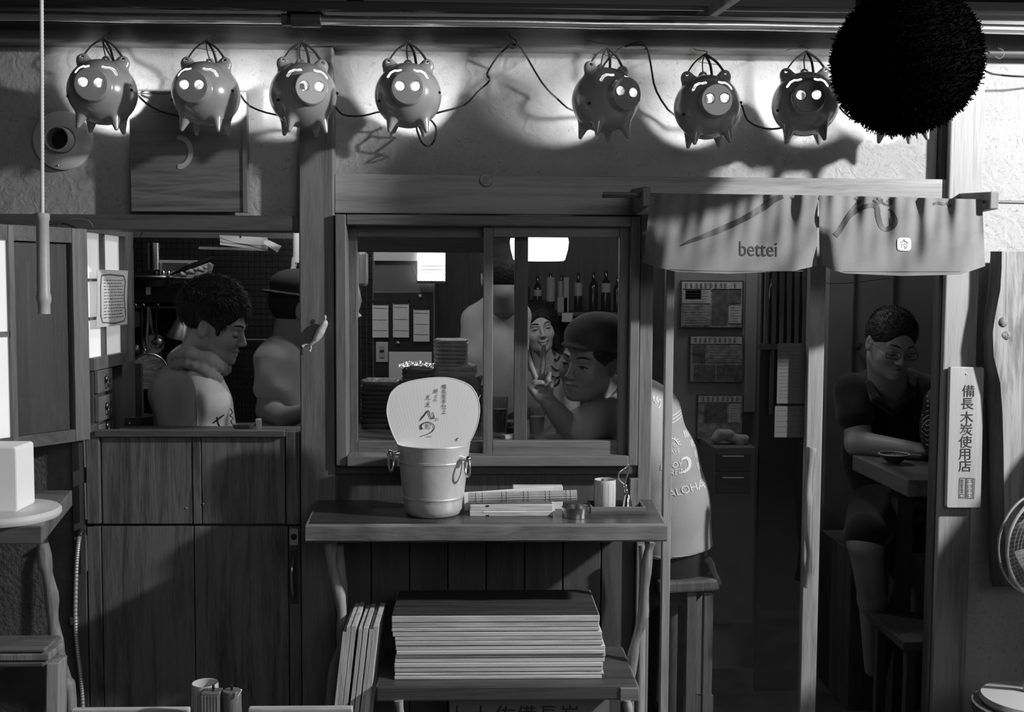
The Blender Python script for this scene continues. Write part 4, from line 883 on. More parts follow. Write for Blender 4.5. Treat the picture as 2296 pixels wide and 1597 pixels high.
solo('folded_paper', M().raw([(p0.x, y4, ZS), (p1.x-0.02, y4, ZS), (p1.x-0.02, y4+0.012, ZS), (p0.x, y4+0.012, ZS), (p0.x-0.002, y4-0.004, zt4-0.016), (p1.x-0.025, y4-0.004, zt4), (p1.x-0.025, y4+0.008, zt4), (p0.x-0.002, y4+0.008, zt4-0.016)], [(0,3,2,1),(4,5,6,7),(0,1,5,4),(1,2,6,5),(2,3,7,6),(3,0,4,7)]), FP, 'white folded paper standing behind the rolled mat', 'paper')
p0, p1 = P(1150, 1098, y4+0.02), P(1262, 1098, y4+0.02)
solo('wooden_slat_case', M().box(p0.x, p1.x, y4+0.02, y4+0.05, ZS, P(1200, 1091, y4+.02).z), W_BOARD, 'slim slatted case behind the folded white paper', 'case', bev=0.002)
# ashtray
q = onshelf(1290, 1159); s_ = S(q.y); ra = 31.5/s_; ha = 24/s_
AT = solo('metal_ashtray', M().lathe([(0, 0), (ra-0.003, 0), (ra-0.001, 0.001), (ra-0.001, 0.012), (ra, 0.0125), (ra, ha-0.001), (ra-0.001, ha), (ra-0.002, ha-0.001), (ra-0.002, 0.003), (0, 0.003)], (q.x, q.y, ZS), 48), flat('ashtray_metal', 0.6, 0.22, 1.0), 'small shiny metal ashtray near the shelf front edge', 'ashtray', sm=True)
# tray, cup, bell, box
x0, x1 = P(1324, 1146, -0.2).x, P(1447, 1146, -0.2).x; yt = PZ(1385, 1153, ZS).y
TR = thing('wooden_tray', 'low dark wooden tray at the right end of the shelf', 'tray', ((x0+x1)/2, yt+0.04, ZS))
zt5 = P(1385, 1137.5, yt).z
part('base', M().box(x0, x1, yt, yt+0.09, ZS, ZS+0.005), W_DARKX, TR)
for (a0, a1, b0, b1) in ((x0, x1, yt, yt+0.006), (x0, x1, yt+0.084, yt+0.09), (x0, x0+0.006, yt+0.006, yt+0.084), (x1-0.006, x1, yt+0.006, yt+0.084)): part('side', M().box(a0, a1, b0, b1, ZS+0.005, zt5), W_FRAMEX, TR, bev=0.001)
zb5 = ZS+0.005; yc = yt+0.045
cx0 = P(1356, 1137, yc).x; rc_ = 25/S(yc); hc = P(1356, 1075, yc).z-zb5
CPM = flat('cup_glaze', 0.5, 0.3, vary=0.06, vscale=6)
def cup(name, x, y, z, r, h, lab, n=12):
    t = thing(name, lab, 'cup', (x, y, z)); pr = [(0, 0), (r*0.93, 0), (r*0.98, h*0.04), (r, h*0.5), (r*0.99, h*0.96), (r*0.95, h), (r*0.88, h*0.985), (r*0.86, h*0.9), (r*0.84, 0.006), (0, 0.006)]
    part('wall', M().lathe(pr, (x, y, z), 48), CPM, t, sm=True)
    for k in range(n):
        a_ = k*2*math.pi/n+0.2; d = Vector((math.cos(a_), math.sin(a_), 0)); part('painted_line', M().tube([Vector((x, y, z+h*0.05))+d*r*0.975, Vector((x, y, z+h*.5))+d*r*0.9995, Vector((x, y, z+h*0.9))+d*r*0.985], 0.0005, 4), INKG, t)
    return t
cup('tall_cup', cx0, yc, zb5, rc_, hc, 'white faceted tall cup standing in the wooden tray')
bxx = P(1405, 1137, yc).x; BL = thing('hand_bell', 'little silver hand bell with a leaf-shaped wire handle', 'bell', (bxx, yc-0.01, zb5))
yb5 = yc-0.01; hb = P(1405, 1108, yb5).z-zb5; rb_ = 13.5/S(yb5)
part('bell', M().lathe([(0, 0), (rb_, 0), (rb_*0.92, hb*0.12), (rb_*0.72, hb*0.5), (rb_*0.5, hb*0.9), (rb_*0.3, hb), (0, hb*1.02)], (bxx, yb5, zb5), 28), CHROME, BL, sm=True)
part('knop', M().ell(P(1404, 1101, yb5), (0.006, 0.006, 0.007), 14, 10).ell(P(1402, 1090, yb5), (0.0055, 0.0055, 0.006), 14, 10), CHROME, BL, sm=True)
part('handle', M().tube(smooth_pts([P(1399, 1086, yb5), P(1389, 1077, yb5), P(1387, 1064, yb5), P(1395, 1056, yb5), P(1405, 1049, yb5), P(1411, 1043, yb5), P(1408, 1060, yb5), P(1403, 1075, yb5), P(1400, 1090, yb5)], 5), 0.0024, 8), STEEL, BL, sm=True)
x0_, x1_ = P(1411, 1100, yc+0.03).x, P(1431, 1100, yc+0.03).x
solo('toothpick_box', M().box(x0_, x1_, yc+0.016, yc+0.036, zb5, P(1420, 1074, yc+.02).z), W_BRANCH, 'narrow upright wooden box behind the hand bell', 'box', bev=0.0015)
# lower bench, boards
YB2 = -0.40; zb_t = P(1135, 1538, YB2).z; zb_b = P(1135, 1573, YB2).z
BN = thing('low_bench', 'dark low bench under the shelf carrying the stacked boards', 'bench', (P(1135, 1550, YB2).x, -0.28, 0))
x0, x1 = P(842, 1550, YB2).x, P(1430, 1550, YB2).x
part('top', M().box(x0, x1, YB2, -0.11, zb_b, zb_t), wood('bench_wood', 0.02, 0.07, 'X', 8, 0.4, 0.4), BN, bev=0.005)
part('end_cleat', M().box(x1-0.045, x1+0.004, YB2-0.004, -0.106, zb_b-0.002, zb_t-0.006), W_SHELF, BN, bev=0.003)
for px, y in ((900, -0.40), (1412, -0.40), (900, -0.18), (1405, -0.18)): part('leg', branch([(px-6, 1570), (px-2, 1600), (px+3, 1660), (px, 1800)], y, 0.010, px), W_BRANCH, BN, sm=True)
ys = -0.355; prev = None
lay = [(1378.5, 1391, 878, 1345, 0), (1394, 1405, 878, 1344, 4), (1406, 1413, 878, 1345, 2), (1414, 1423, 880, 1350, 0), (1425, 1433, 885, 1351, 1), (1434, 1443, 886, 1352, 0), (1444, 1452, 887, 1357, 0), (1453, 1461, 889, 1357, -1), (1462, 1469, 887, 1358, 2), (1471, 1480, 885, 1356, 3), (1481, 1490, 884, 1352, 0), (1491, 1500, 884, 1352, 1), (1502, 1507, 885, 1354, 0), (1508, 1515, 884, 1349, 0)]
z = zb_t+0.0004; Ht = (P(1115, 1379, ys).z-zb_t); tot = 1515-1378.5; names = ['top', 'second', 'third', 'fourth', 'fifth', 'sixth', 'seventh', 'eighth', 'ninth', 'tenth', 'eleventh', 'twelfth', 'thirteenth', 'bottom']
for i, (t0, t1, l, r, off) in reversed(list(enumerate(lay))):
    th = (t1-t0)/tot*Ht*0.985; ya_ = ys+off*0.001+random.uniform(-.002, .002)
    x0, x1 = P(l, (t0+t1)/2, ys).x, P(r, (t0+t1)/2, ys).x
    o = solo('wooden_board', M().box(x0, x1, ya_, ya_+0.23, z, z+th), W_BOARD, 'pale plank board, %s of the horizontal stack on the low bench' % ('the topmost' if i == 0 else 'the lowest' if i == 13 else names[i]+' from the top'), 'board', 'pale boards stacked on the low bench', bev=0.0015)
    if i == 0:
        OFF[o.name] = o.location.copy(); part('dark_face', M().box(x0+.002, x1-.002, ya_+.004, ya_+.228, z+th-.0005, z+th+.0008), W_DARKTOP, o, label='dark upper face')  # topmost board gets an upper layer darker than its edges
    z += th+(0.0012*(1 if i % 3 else 1.8))
lean = [(768, 776, 1418), (777, 787, 1406), (788, 799, 1404), (804, 813, 1410), (815, 826, 1407), (828, 836, 1412), (837, 849, 1405)]
yl = -0.37
for i, (l, r, t) in enumerate(lean):
    tl, tr = P(l, t, yl), P(r, t, yl); dx = -0.080; d_ = 0.20
    v = [(tl.x+dx, yl, 0), (tr.x+dx, yl, 0), (tr.x+dx, yl+d_, 0), (tl.x+dx, yl+d_, 0), (tl.x, yl, tl.z), (tr.x, yl, tl.z), (tr.x, yl+d_, tl.z), (tl.x, yl+d_, tl.z)]
    solo('upright_board', M().raw(v, [(0,3,2,1),(4,5,6,7),(0,1,5,4),(1,2,6,5),(2,3,7,6),(3,0,4,7)]), W_BOARDZ, 'pale board standing on end, %s of the seven leaning left of the bench' % ['leftmost', 'second from left', 'third from left', 'middle one', 'third from right', 'second from right', 'rightmost'][i], 'board', 'pale boards standing on end', bev=0.001)
ysn = -0.24; x0, x1 = P(1008, 1590, ysn).x, P(1366, 1590, ysn).x; zz1 = P(1187, 1577, ysn).z
SG = thing('paper_sign', 'grey sign with bold characters half hidden under the low bench', 'sign', ((x0+x1)/2, ysn, 0.0))
part('board', M().box(x0, x1, ysn, ysn+0.012, 0.0, zb_b-0.003), flat('grey_card', 0.16, 0.7), SG)
sg = M()
for ch, cx in zip('上土佐備長炭', (1026, 1078, 1132, 1181, 1229, 1278)): sg.text(ch, 46, lambda u, v, cx=cx: P(cx+u, 1607-v, ysn-0.0012))
part('lettering', sg, INK, SG)
# ================================================================ foreground table at the bottom left
yq = -0.66; ZF = P(480, 1583, yq).z
FT = thing('front_table', 'small rimmed wooden table cut off by the bottom edge', 'table', (P(480, 1590, yq).x, -0.85, 0))
x0, x1 = P(165, 1588, yq).x, P(792, 1588, yq).x
part('top', M().box(x0, x1, -1.05, yq-0.02, ZF-0.03, ZF-0.012), W_SHELF, FT, bev=0.003)
xm0, xm1 = P(428, 1588, yq).x, P(560, 1588, yq).x
for a0, a1 in ((x0, xm0), (xm1, x1)): part('rim', M().box(a0, a1, yq-0.02, yq, ZF-0.03, ZF), W_BOARD, FT, bev=0.003)
part('rim', M().box(xm0, xm1, yq-0.02, yq, ZF-0.03, ZF-0.016), W_DARKX, FT)
for lx, ly in ((x0+.03, yq-.03), (x1-.03, yq-.03), (x0+.03, -1.0), (x1-.03, -1.0)): part('leg', M().box(lx-.015, lx+.015, ly-.015, ly+.015, 0, ZF-0.031), W_FRAME, FT, bev=0.002)
yk = yq-0.06; zk = ZF-0.012; cxp = P(460, 1560, yk); cup('tall_cup', cxp.x, yk, zk, 30/S(yk), P(460, 1531, yk).z-zk, 'white tall cup on the small table in the foreground')
yk2 = yk-0.06; x0, x1 = P(450, 1570, yk2).x, P(492, 1570, yk2).x
SP = thing('square_spice_box', 'square ribbed dark wooden spice box with a peg stopper', 'container', ((x0+x1)/2, yk2, zk))
zs1 = P(470, 1556, yk2).z
part('body', M().box(x0, x1, yk2, yk2+0.035, zk, zs1), W_FRAME, SP, bev=0.002)
for k in range(6): xx = x0+(x1-x0)*(k+.5)/6; part('rib', M().box(xx-0.0018, xx+0.0018, yk2-0.0015, yk2+0.001, zk, zs1-0.004), W_BRANCH, SP)
part('peg', M().tube([((x0+x1)/2+.003, yk2+0.017, zs1-0.002), ((x0+x1)/2+.003, yk2+0.017, zs1+0.006), ((x0+x1)/2+.003, yk2+0.017, zs1+0.013)], [0.002, 0.0032, 0.002], 8), BLACK, SP, sm=True)
xr_ = P(515, 1570, yk2).x; rr_ = 21/S(yk2); zs2 = P(515, 1548, yk2+.02).z
RD = thing('round_spice_box', 'round dark wooden spice pot with a peg stopper', 'container', (xr_, yk2+.02, zk))
part('body', M().lathe([(0, zk), (rr_*.96, zk), (rr_*1.05, zk+.03), (rr_, zs2-0.002), (rr_*0.93, zs2), (0, zs2)], (xr_, yk2+.02, 0), 28), W_FRAME, RD, sm=True)
part('peg', M().tube([(xr_, yk2+0.02, zs2-0.002), (xr_, yk2+0.02, zs2+0.010)], [0.0022, 0.003], 8), BLACK, RD, sm=True)
part('spout', M().tube([P(533, 1560, yk2), P(536, 1555, yk2), P(541, 1547, yk2)], 0.0022, 8), WHITE, RD, sm=True, label='small white spout')
# ================================================================ left table with white disc and box
yL0, yL1 = -0.55, -0.12; ZL = P(50, 1180, yL0).z; zLb = P(50, 1221, yL0).z
LT = thing('left_table', 'dark plank table on a branch leg at the left edge', 'table', (-1.4, -0.35, 0))
poly = [(P(-260, 1190, yL0).x, yL0), (P(94, 1190, yL0).x, yL0), (P(163, 1155, yL1).x, yL1), (P(-260, 1190, yL0).x, yL1)]
part('top', M().prism(poly, lambda u, v: Vector((u, v, ZL)), lambda u, v: Vector((u, v, zLb))), W_SHELF, LT, bev=0.003)
part('leg', branch([(96, 1218), (102, 1270), (115, 1330), (118, 1380), (128, 1450), (146, 1520), (158, 1570), (165, 1800)], -0.30, 0.0155, 5), W_BRANCH, LT, sm=True)
part('leg', branch([(-200, 1218), (-200, 1400), (-190, 1800)], -0.40, 0.0155, 6), W_BRANCH, LT, sm=True)
rd = 118/S(-0.38); dc = PZ(8, 1160, ZL)
solo('white_round_board', M().lathe([(0, 0), (rd-0.004, 0), (rd, 0.006), (rd, 0.014), (rd-0.005, 0.02), (0, 0.02)], (dc.x, dc.y, ZL), 64), flat('white_stone', 0.6, 0.5, vary=0.06), 'white round board lying on the left table', 'board', sm=True)
zq = ZL+0.02; x1 = P(47, 1100, dc.y-0.02).x
WB_ = thing('white_box', 'white glowing paper lamp box standing on the round board', 'lamp', (x1-0.10, dc.y, zq))
part('shade', lozenge(x1-0.20, x1, zq, P(20, 1000, dc.y-.02).z, dc.y-0.04, dc.y+0.06, 0.008), flat('white_box', 0.75, 0.6, emit=0.12), WB_, bev=0.004)
yS = -0.45
for i, (t0, t1, r) in enumerate(((1455, 1464, 101), (1467, 1483, 110), (1486, 1497, 97))):
    xx0 = P(-250, 1470, yS).x; xx1 = P(r, 1470, yS).x; z1 = P(50, t0, yS).z; z0 = P(50, t1, yS).z
    solo('shelf_board', M().box(xx0, xx1, yS, yS+0.10-0.01*i, z0 if i < 2 else z0, z1), W_SHELF if i != 1 else W_BRANCH, ['upper thin board of the pile under the left table', 'thick middle board of the pile under the left table', 'lowest board of the pile under the left table'][i], 'board', 'boards piled under the left table', bev=0.003)
a = P(103, 1497, yS+.03); b = P(92, 1830, yS+.03); w2 = 28/S(yS)
solo('pale_post_leg', M().raw([(b.x, b.y, 0), (b.x+w2, b.y+.005, 0), (b.x+w2, b.y+.06, 0), (b.x, b.y+.06, 0), (a.x, a.y, P(60, 1498, yS).z), (a.x+w2, a.y+.005, P(60, 1498, yS).z), (a.x+w2, a.y+.06, P(60, 1498, yS).z), (a.x, a.y+.06, P(60, 1498, yS).z)], [(0,3,2,1),(4,5,6,7),(0,1,5,4),(1,2,6,5),(2,3,7,6),(3,0,4,7)]), W_BRANCH, 'flat upright board holding the pile under the left table', 'board', bev=0.003)
# conduit
cd_ = smooth_pts([P(182, 1186, -0.02), P(176, 1215, -0.035), P(171, 1280, -0.035), P(169, 1390, -0.035), P(174, 1460, -0.035), P(181, 1520, -0.035), P(186, 1600, -0.035), P(188, 1780, -0.035)], 24)
CN = thing('metal_conduit', 'ribbed flexible metal conduit running down beside the stable door', 'pipe', P(188, 1780, -0.035))
part('hose', M().tube(cd_, [0.0050+0.0012*(i % 2) for i in range(len(cd_))], 14), flat('conduit_metal', .45, .4, .4), CN, sm=False)
part('clamp', M().beam(P(158, 1392, -0.03), P(178, 1391, -0.03), 0.022, 0.008, (0, 1, 0)), STEEL, CN, bev=0.001)
part('elbow', M().tube([P(184, 1192, -0.01), P(180, 1192, -0.03), P(177, 1200, -0.036)], 0.009, 12), DMETAL, CN, sm=True)
# ================================================================ inside: kitchen
YK = 1.45
kx0, kx1, _, _ = R4(150, 700, 836, 700, YK)
struct('wall_back_kitchen', M().box(-2.06, kx1, YK+0.004, YK+0.08, 0, ZC), flat('tile_grout', 0.14, 0.8), 'kitchen back wall behind small dark tiles')
struct('wall_back', M().box(kx1-.1, 1.85, 3.2, 3.28, 0, ZC), W_PANEL, 'dark boarded back wall of the bar')
struct('wall_right', M().box(1.78, 1.85, 0.13, 3.2, 0, ZC), W_PANEL, 'dark boarded right wall of the bar')
KW = [o for o in SC.objects if o.name == 'wall_back_kitchen'][0]
TL = flat('dark_tile', 0.022, 0.25, vary=0.3, vscale=6); pit = 13.0/S(YK); xt0 = P(440, 700, YK).x; zt0 = P(600, 965, YK).z
tm = _obj('tile', M().box(-pit*.44, pit*.44, -0.004, 0.004, -pit*.44, pit*.44), TL, Vector((0, 0, 0)), KW, bev=0)
tm.location = Vector((xt0+9.5*pit, YK, zt0+0.5*pit))-KW.location; OFF[tm.name] = Vector((0, 0, 0))
cnt = 1; rest = M()
for j in range(33):
    for i in range(-26, 31):
        x, z = xt0+(i+.5)*pit, zt0+(j+.5)*pit
        if 8 <= i <= 17 and j < 30:
            if i == 9 and j == 0: continue
            if cnt < 299:
                t = tm.copy(); COL.objects.link(t); t.location = Vector((x, YK, z))-KW.location; cnt += 1; continue
        rest.box(x-pit*.44, x+pit*.44, YK-0.004, YK+0.004, z-pit*.44, z+pit*.44)
part('tiles', rest, TL, KW, kind='stuff')
solo('wall_rail', M().tube([P(430, 762, YK-0.03), P(700, 762, YK-0.03)], 0.004, 8), STEEL, 'thin metal rail across the kitchen tiles', 'rail', sm=True)
# drawers on the left wall
ya, yb1 = 0.15, onx(246, 880).y
DC = thing('drawer_chest', 'little dark drawer chest below the paper window in the kitchen', 'chest', (XL, (ya+yb1)/2, 0.9))
ztc, zbc = P(205, 815, ya).z, P(205, 975, ya).z
part('body', M().box(XL-0.018, XL-0.002, ya, yb1, zbc, ztc), W_DARK, DC)
for a_, b_ in ((832, 884), (892, 948), (954, 975)):
    z1, z0 = P(205, a_, ya).z, P(205, b_, ya).z; dr = part('drawer', M().box(XL-0.002, XL+0.012, ya+0.008, yb1-0.008, z0, z1), W_FRAME, DC, bev=0.003)
    c = Vector((XL+0.016, (ya+yb1)/2, (z0+z1)/2+.005)); part('knob', M().ell(c, (0.006, 0.012, 0.012), 12, 8).tube([c+Vector((0.006, 0.012*math.cos(t), -0.012+0.012*math.sin(t))) for t in (k*math.pi/6 for k in range(12))], 0.002, 6, closed=True), DMETAL, dr, sm=True)
x0, x1, z0, z1 = R4(246, 940, 292, 975, 0.6); x0 = max(x0, XL); _, _, _, zq1 = R4(246, 815, 292, 975, 0.6)
solo('cupboard_side', M().box(x0, x1, 0.6, 0.62, 0, zq1), W_DARK, 'dark cupboard end beyond the drawer chest', 'cupboard', bev=0.003)
# stove hood group
KY = 1.0
c = P(345, 605, KY); r = 13.5/S(KY)
solo('steel_duct', M().lathe([(0, 0), (r, 0), (r, P(345, 545, KY).z-c.z), (0, P(345, 545, KY).z-c.z)], (c.x, KY, c.z), 28), CHROME, 'shiny steel duct tube in the kitchen', 'duct', sm=True)
HB = thing('vent_box', 'pale louvred vent box beside the steel duct', 'vent', P(400, 618, KY+.05))
p = [(359, 583), (438, 584), (450, 592), (440, 625), (359, 622)]
part('case', M().prism(p, lambda u, v: P(u, v, KY+.04), lambda u, v: P(u, v, KY+.04)+Vector((0, .2, 0))), flat('vent_white', 0.45, 0.5), HB)
for i in range(7): part('louvre', M().beam(P(364, 590+i*4, KY+.037), P(422, 590+i*4+1, KY+.037), 0.003, 0.003), flat('louvre_shadow', 0.08) if i == 0 else MATS['louvre_shadow'], HB)
KSH = thing('hood_shelf', 'dark round-edged shelf under the steel duct', 'shelf', P(335, 625, KY-.1))
part('top', M().lathe([(0, 0), (0.085, 0), (0.09, 0.004), (0.088, 0.009), (0, 0.010)], P(335, 624, KY), 40, sx=1.0, sy=0.6), STEEL, KSH, sm=True)
part('skirt', M().lathe([(0, -0.03), (0.07, -0.03), (0.08, -0.001), (0, -0.001)], P(335, 624, KY), 40, sx=1, sy=.6), BLACK, KSH, sm=True)
for px in (350, 366, 378, 389): 
    c = P(px, 617, KY-.03); solo('small_jar', M().lathe([(0, 0), (0.008, 0), (0.009, 0.008), (0.006, 0.014), (0, 0.015)], c, 14), STEEL if px != 350 else BLACK, {350: 'tiny black jar', 366: 'tiny metal jar left of two others', 378: 'tiny metal jar between two others', 389: 'tiny metal jar at the right end'}[px]+' on the hood shelf', 'jar', 'tiny jars on the hood shelf', sm=True)
solo('tongs', M().tube([P(384, 615, KY-.05), P(420, 600, KY-.05), P(470, 582, KY-.05), P(482, 576, KY-.05)], [.004, .010, .009, .003], 10), flat('black_plastic', 0.02, 0.25), 'black-handled tongs lying over the kitchen shelf', 'tongs', sm=True)
s = SDF()
for i in range(9): s.ell(P(408+i*6.5, 616-i*1.9+3*math.sin(i*2), KY-.07), (0.009+.003*math.sin(i*3), 0.01, 0.008+.003*math.cos(i*2)), 0.004)
solo('crumpled_towel', s.mesh(0.0025), flat('towel_white', 0.4, 0.9), 'crumpled white towel behind the cook on the shelf', 'towel')
solo('utensil_shelf', M().box(P(270, 640, KY).x, P(470, 640, KY).x, KY-.02, YK-.004, P(350, 680, KY).z, P(350, 632, KY).z), BLACK, 'black shelf front over the hanging pans', 'shelf', bev=0.004)
solo('white_label', M().box(P(326, 650, KY-.03).x, P(336, 650, KY-.03).x, KY-.024, KY-.0195, P(330, 661, KY-.03).z, P(330, 638, KY-.03).z), WHITE, 'small white label on the black kitchen shelf', 'label')
# hanging pans
RZ = P(350, 690, .99); RL = thing('utensil_rail', 'metal rail under the black kitchen shelf', 'rail', Vector((RZ.x, .99, RZ.z)))
part('bar', M().tube([(P(262, 690, .99).x, .99, RZ.z), (P(445, 690, .99).x, .99, RZ.z)], .004, 8), STEEL, RL, sm=True)
for px in (270, 440): x = P(px, 690, .99).x; part('bracket', M().box(x-.004, x+.004, .985, .995, RZ.z, P(350, 680, KY).z), STEEL, RL)
def pan(name, px, py, rpx, y, depth, handle, lab, mat=STEEL, tilt=0.0):
    c = P(px, py, y); r = rpx/S(y); t = thing(name, lab, 'pan', c, 'pans hanging in the kitchen'); R = rotm(rx=math.pi/2, rz=tilt)
    part('bowl', M().lathe([(0, 0), (r*0.92, 0), (r, 0.006), (r, 0.010), (r*0.96, 0.012), (r*0.9, -0.0), (r*.86, -depth), (0, -depth)], c, 40, R), mat, t, sm=True)
    part('handle', M().tube([c+Vector((0, -0.004, r*0.9)), c+Vector((handle[0]*.5, -0.006, r+handle[1]*.5)), Vector((c.x+handle[0], .988, RZ.z))], [0.006, 0.006, 0.008], 8), DMETAL, t, sm=True); return t
PANM = flat('pan_metal', 0.30, 0.38, 0.9, bump=0.15, bscale=60)
pan('saucepan', 334, 833, 41, 0.95, 0.09, (-0.01, 0.10), 'round saucepan hanging lowest beside the young cook', PANM, 0.3)
pan('frying_pan', 345, 772, 24, 0.99, 0.03, (-0.015, 0.06), 'small pan hanging above the round saucepan', PANM, 0.2)
pan('frying_pan', 303, 716, 20, 1.0, 0.04, (-0.005, 0.03), 'dark small pan hanging below the black shelf', flat('iron', 0.05, 0.4, 0.7), 0.4)
FU = thing('metal_funnel', 'conical metal strainer hanging left of the young cook', 'strainer', P(400, 762, 1.0))
part('cone', M().lathe([(0, 0), (0.034, 0), (0.04, 0.006), (0.022, 0.075), (0.018, 0.078), (0, 0.078)], P(396, 762, 1.0), 28, rotm(ry=0.3)), PANM, FU, sm=True)
part('hook', M().tube([P(398, 722, .995), Vector((P(398, 700, .99).x, .99, RZ.z))], .002, 6), STEEL, FU)
for i, (px, py, l) in enumerate(((300, 720, .09), (318, 716, .11), (350, 712, .08), (285, 735, .10))):
    a = P(px, 700, 0.98); l += (py-700)/S(.98); u_ = thing('ladle', 'dark ladle hanging %s under the kitchen shelf' % ['second from the left', 'third from the left', 'rightmost', 'leftmost'][i], 'ladle', a-Vector((0, 0, l+.02)), 'ladles under the kitchen shelf')
    part('handle', M().tube(smooth_pts([a+Vector((0, 0, .02)), a+Vector((.006, 0, .028)), a+Vector((.01, 0, .015)), a, a-Vector((0, 0, l))], 4), 0.0035, 8), DMETAL, u_, sm=True)
    part('cup', M().ell(a-Vector((0, -0.01, l+.012)), (0.022, 0.014, 0.02), 16, 10), PANM, u_, sm=True)
PT = thing('stock_pot', 'wide metal stock pot in the kitchen behind the stable door', 'pot', P(300, 990, 0.55))
c = P(300, 932, 0.55); r = 44/S(.55)
part('pot', M().lathe([(0, -0.2), (r, -0.2), (r, -0.004), (r+0.003, 0), (r-0.002, 0.001), (r-0.004, -0.02), (r-.004, -.19), (0, -0.19)], c, 40), STEEL, PT, sm=True)
part('rivet', M().ell(c+Vector((0.005, -r, -0.018)), (.004, .003, .004), 8, 6), STEEL, PT, sm=True)
solo('kitchen_counter', M().box(-1.98, kx1, 1.10, YK-.01, 0, c.z-0.201), flat('counter_dark', 0.03, 0.5), 'dark kitchen counter behind the stable door', 'counter', bev=0.004)
ZKC = c.z-0.201
solo('pot_stand', M().box(c.x-.13, c.x+.13, .43, .67, 0, ZKC), W_DARK, 'dark low stand carrying the wide stock pot', 'stand', bev=.004)
# papers and rail at top
def sheet_px(q, y, dy=0.0, th=0.001):
    m = M(); pts = [P(a, b, y+dy*k) for k, (a, b) in enumerate(q)]
    return m.sheet(lambda u, v: (pts[0].lerp(pts[1], u)).lerp(pts[3].lerp(pts[2], u), v)+Vector((0, 0.004*math.sin(u*5+v*3), 0)), 8, 6, th)
ps = thing('hanging_paper', 'curling paper sheets hung over the kitchen tiles', 'paper', P(560, 560, 1.1))
part('sheet', sheet_px([(492, 527), (600, 533), (600, 562), (493, 549)], 1.1), PAPER, ps, sm=True); part('sheet', sheet_px([(590, 533), (632, 552), (621, 566), (592, 546)], 1.08), PAPER, ps, sm=True)
part('clip', M().tube([P(540, 532, 1.1), Vector((P(540, 532, 1.1).x, 1.1, ZC))], .002, 6), DMETAL, ps)
part('line', M().tube(smooth_pts([P(492, 533, 1.095), P(530, 545, 1.095), P(570, 550, 1.095), P(600, 552, 1.095)], 3), 0.001, 5), INK, ps)
solo('shelf_strip', M().beam(P(446, 556, 1.15), P(600, 560, 1.15), 0.01, 0.012, (0, 1, 0)), flat('pale_strip', 0.25, 0.5), 'pale strip light bar under the top of the hatch', 'strip')
solo('white_tube', M().tube(smooth_pts([Vector((P(664, 555, 1.0).x, 1.0, ZC)), P(664, 555, 1.0), P(661, 580, 1.0), P(657, 605, 1.0), P(652, 622, 1.0)], 3), [.012]*8+[.010]*5, 12), WHITE, 'white plastic tube hanging beside the post', 'tube', sm=True)
solo('kitchen_wire', M().tube(smooth_pts([P(320, 520, .6), P(300, 560, .6), P(290, 600, .6), P(284, 650, .6)], 5), 0.0015, 6), CORDM, 'thin wire hanging by the paper window', 'wire', sm=True)
solo('thin_cable', M().tube(smooth_pts([P(124, 508, -.02), P(150, 494, -.03), P(180, 491, -.03), P(200, 496, -.03), P(208, 508, -.025)], 5), 0.0015, 6), flat('grey_cable', 0.15), 'thin grey cable arching over the far-left leaf', 'cable', sm=True)
solo('tap', M().tube(smooth_pts([P(548, 985, .85), P(545, 900, .85), P(548, 865, .85), P(560, 850, .85), P(575, 850, .85), P(582, 860, .85), P(580, 905, .85)], 5), 0.005, 8), DMETAL, 'gooseneck tap in the kitchen sink', 'tap', sm=True)
solo('steel_tray', M().lathe([(0, 0), (0.026, 0), (0.033, 0.014), (0.031, 0.014), (0.024, 0.002), (0, 0.002)], P(547, 961, 0.2), 4, rotm(rz=.78), 1.2, 1), STEEL, 'small metal tray on the hatch counter', 'tray')
a = P(547, 962, 0.2)
solo('hatch_counter', M().box(XL+.05, PX0+.02, 0.13, 0.27, a.z-0.03, a.z-0.0005), W_DARKX, 'narrow counter just inside the kitchen hatch', 'counter', bev=.002)
solo('white_bottle', M().lathe([(0, 0), (0.009, 0), (0.009, 0.028), (0.007, 0.03), (0, 0.03)], (P(580, 960, .2).x, .2, a.z), 16), WHITE, 'small white-capped bottle on the hatch counter', 'bottle', sm=True)
# ================================================================ inside: seen through the sliding window
YB = 1.38
panel = thing('order_board', 'dark board with order slips seen through the left pane', 'board', P(905, 860, YB))
x0, x1, z0, z1 = R4(836, 566, 975, 862, YB+.02); part('wall_sheet', M().box(x0, x1, YB+.02, YB+.06, z0-.3, z1+.1), flat('wall_sheet', 0.10, 0.7), panel)
part('black_sheet', M().pb(838, 655, 970, 845, YB+.012, .007), flat('black_sheet', 0.02, 0.4), panel, bev=.002)
part('white_strip', M().pb(838, 560, 936, 585, YB+.0, .01), flat('strip_white', .5), panel)
for q in ((942, 665), (892, 769)):
    part('magnet', M().lathe([(0, 0), (0.009, 0), (0.007, 0.006), (0, 0.008)], P(q[0], q[1], YB+.012), 16, Ry), STEEL, panel, sm=True)
for i, (l, t, r, b) in enumerate(((835, 681, 871, 757), (881, 679, 917, 757), (927, 692, 963, 766))):
    t_ = thing('order_slip', 'white order slip on a clip, %s of three behind the left pane' % ['leftmost', 'middle', 'rightmost'][i], 'slip', P((l+r)/2, b, YB), 'order slips on clips')
    part('paper', M().pb(l, t, r, b, YB, .002), PAPER, t_)
    part('clip', M().pb(l+1, t-9, r-1, t+2, YB-.004, .008), BLACK, t_, bev=.001)
    w_ = M()
    for k, yy in enumerate((t+10, (t+b)/2-2, b-16)): w_.ribbon([(l+2, yy), (r-3, yy+1)], 1, lambda u, v: P(u, v, YB-.0008))
    part('ruled_line', w_, INKG, t_)
